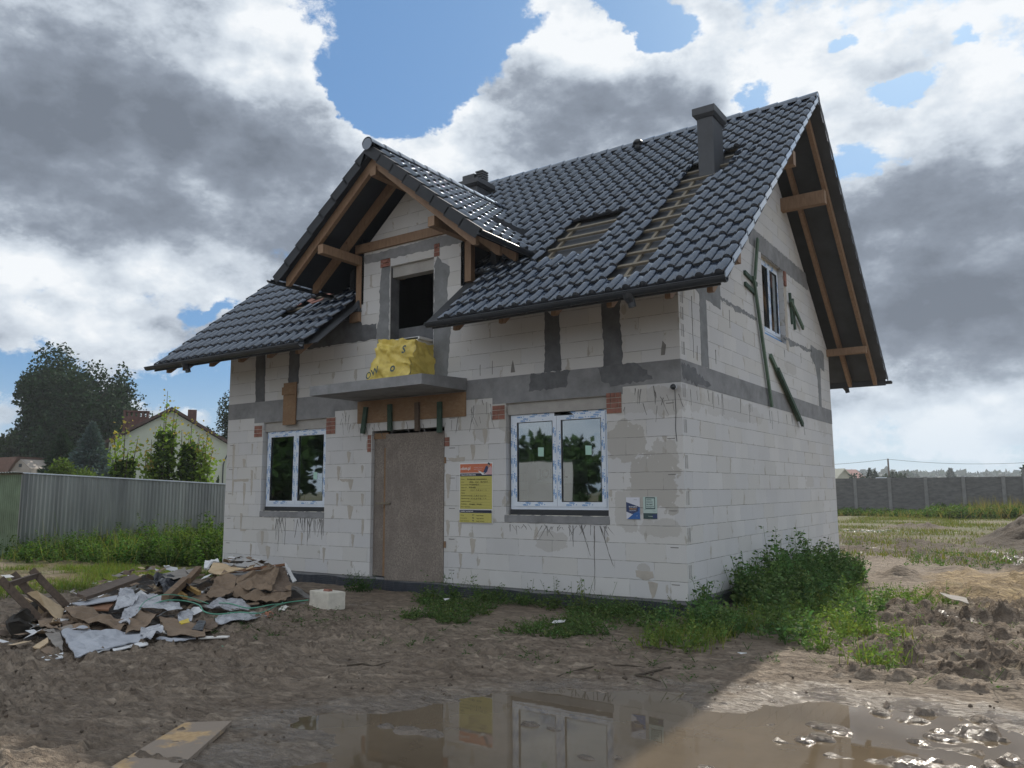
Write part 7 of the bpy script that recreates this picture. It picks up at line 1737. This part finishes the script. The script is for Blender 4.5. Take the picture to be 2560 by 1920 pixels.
# muddy board at the lower left
def mudboard():
    m = Mat('muddy_board'); n0 = m.noise(m.coord('World', (1, 1, 1)), 3.2, 7, .65); n1 = m.noise(m.coord('World', (1, 1, 1)), 22, 5)
    c = m.mix(m.rng(n1, .35, .65), (.36, .24, .12), (.46, .32, .17)); c = m.mix(m.rng(n0, .40, .50), c, (.24, .195, .155)); m.set(c, .8); m.bump(n0, .01, 1); return m.m
M['mudboard'] = mudboard()
mb = MB(); z1 = gz_c(-.95, -6.5) + .0
A_ = Vector((-.96, -6.29, -.182)); d1 = Vector((.56, -.80, -.01)); d2 = Vector((-.80, -.58, -.02))
mb.hexa([A_ + Vector((0, 0, -.03)), A_ + d1 * 1.7 + Vector((0, 0, -.03)), A_ + d1 * 1.7 + d2 * .52 + Vector((0, 0, -.03)), A_ + d2 * .34 + Vector((0, 0, -.03)), A_, A_ + d1 * 1.7, A_ + d1 * 1.7 + d2 * .52, A_ + d2 * .34])
tag(mb.build('chipboard', M['mudboard']), 'mud smeared yellow chipboard pressed into the ground at the lower left', 'board')
# small litter
def litter(label, pts, mat='white_foil', th=.006):
    sheet_thing('litter', label, 'litter', mat, th, .012, pts, int(abs(pts[0][0]) * 100))
z = -.165
litter('white folded sheet on the dark clods right of the weeds', [(2.60, 2.86, -.02), (2.95, 2.72, -.06), (3.02, 2.2, -.06), (2.85, 2.35, -.05), (2.70, 2.55, -.03)], 'card_grey')
litter('small white scrap on the mud below the right window', [(-1.2, -1.42, -.15), (-1.05, -1.38, -.14), (-1.0, -1.5, -.15), (-1.15, -1.55, -.16)])
litter('small white scrap among the weeds below the yellow notice', [(-3.35, -.95, -.10), (-3.25, -.92, -.09), (-3.27, -1.02, -.10)])
litter('tiny white scrap near the shadow edge by the weeds', [(1.35, -2.1, -.15), (1.43, -2.08, -.15), (1.40, -2.16, -.15)])

# ---------------------------------------------------------------- trees and an added container behind the photographer (seen in panes and puddle only)
for k, (x, y, h, r_b) in enumerate(((-24, -12, 5, 3.4), (-29, -13, 7, 4.2), (-34, -12, 9, 5), (-20, -17, 4, 2.6), (-12.5, -25, 3.4, 2.4), (-10, -27, 3.8, 2.6), (-30, -17, 11, 5.2), (-26, -25, 5, 3.5), (-37, -22, 13, 6), (-34, -34, 6, 4), (-22, -33, 4.6, 3.4), (-15, -36, 4.6, 3.2), (-9, -40, 6.8, 3.8), (-28, -42, 6, 4), (-3, -44, 5.4, 3.5), (5, -46, 6, 4))):
    tree('broadleaf_tree', 'broad tree on the plot behind the photographer, mirrored in the panes', 'tree', x, y, h, r_b, (.04, .075, .025), .5, 3600, 600 + k, .25, .08, 14, 'trees behind the photographer')
M['cladding'] = simple('grey_cladding', (.33, .33, .33), .7, .1, 1, 0)
vb = thing('added_container', 'grey container added behind the photographer for the right window to mirror', 'container', (-13, -21, -.2))
mb = MB(); 
for (x0, y0, x1, y1) in ((-19.5, -18.6, -14.3, -21.6),):
    a = Vector((x0, y0, 0)); b = Vector((x1, y1, 0)); n_ = Vector((-.64, -.77, 0)) * 2.4
    mb.hexa([(a.x, a.y, -.2), (b.x, b.y, -.2), (b.x + n_.x, b.y + n_.y, -.2), (a.x + n_.x, a.y + n_.y, -.2), (a.x, a.y, 2.75), (b.x, b.y, 2.75), (b.x + n_.x, b.y + n_.y, 2.75), (a.x + n_.x, a.y + n_.y, 2.75)])
mb.build('body', M['cladding'], vb)  # added out of view to give the right window a grey reflection

# ---------------------------------------------------------------- thin summer haze
mb = MB(); mb.box(-870, 870, -870, 870, -1.6, 17.5)
hm = bpy.data.materials.new('air_haze'); hm.use_nodes = True; ht = hm.node_tree
for n in list(ht.nodes):
    if n.type != 'OUTPUT_MATERIAL': ht.nodes.remove(n)
pv = ht.nodes.new('ShaderNodeVolumePrincipled'); pv.inputs['Color'].default_value = (.82, .88, .95, 1); pv.inputs['Density'].default_value = .00045; pv.inputs['Anisotropy'].default_value = .3
ht.links.new(pv.outputs[0], [n for n in ht.nodes if n.type == 'OUTPUT_MATERIAL'][0].inputs['Volume'])
tag(mb.build('haze', hm), kind='stuff')
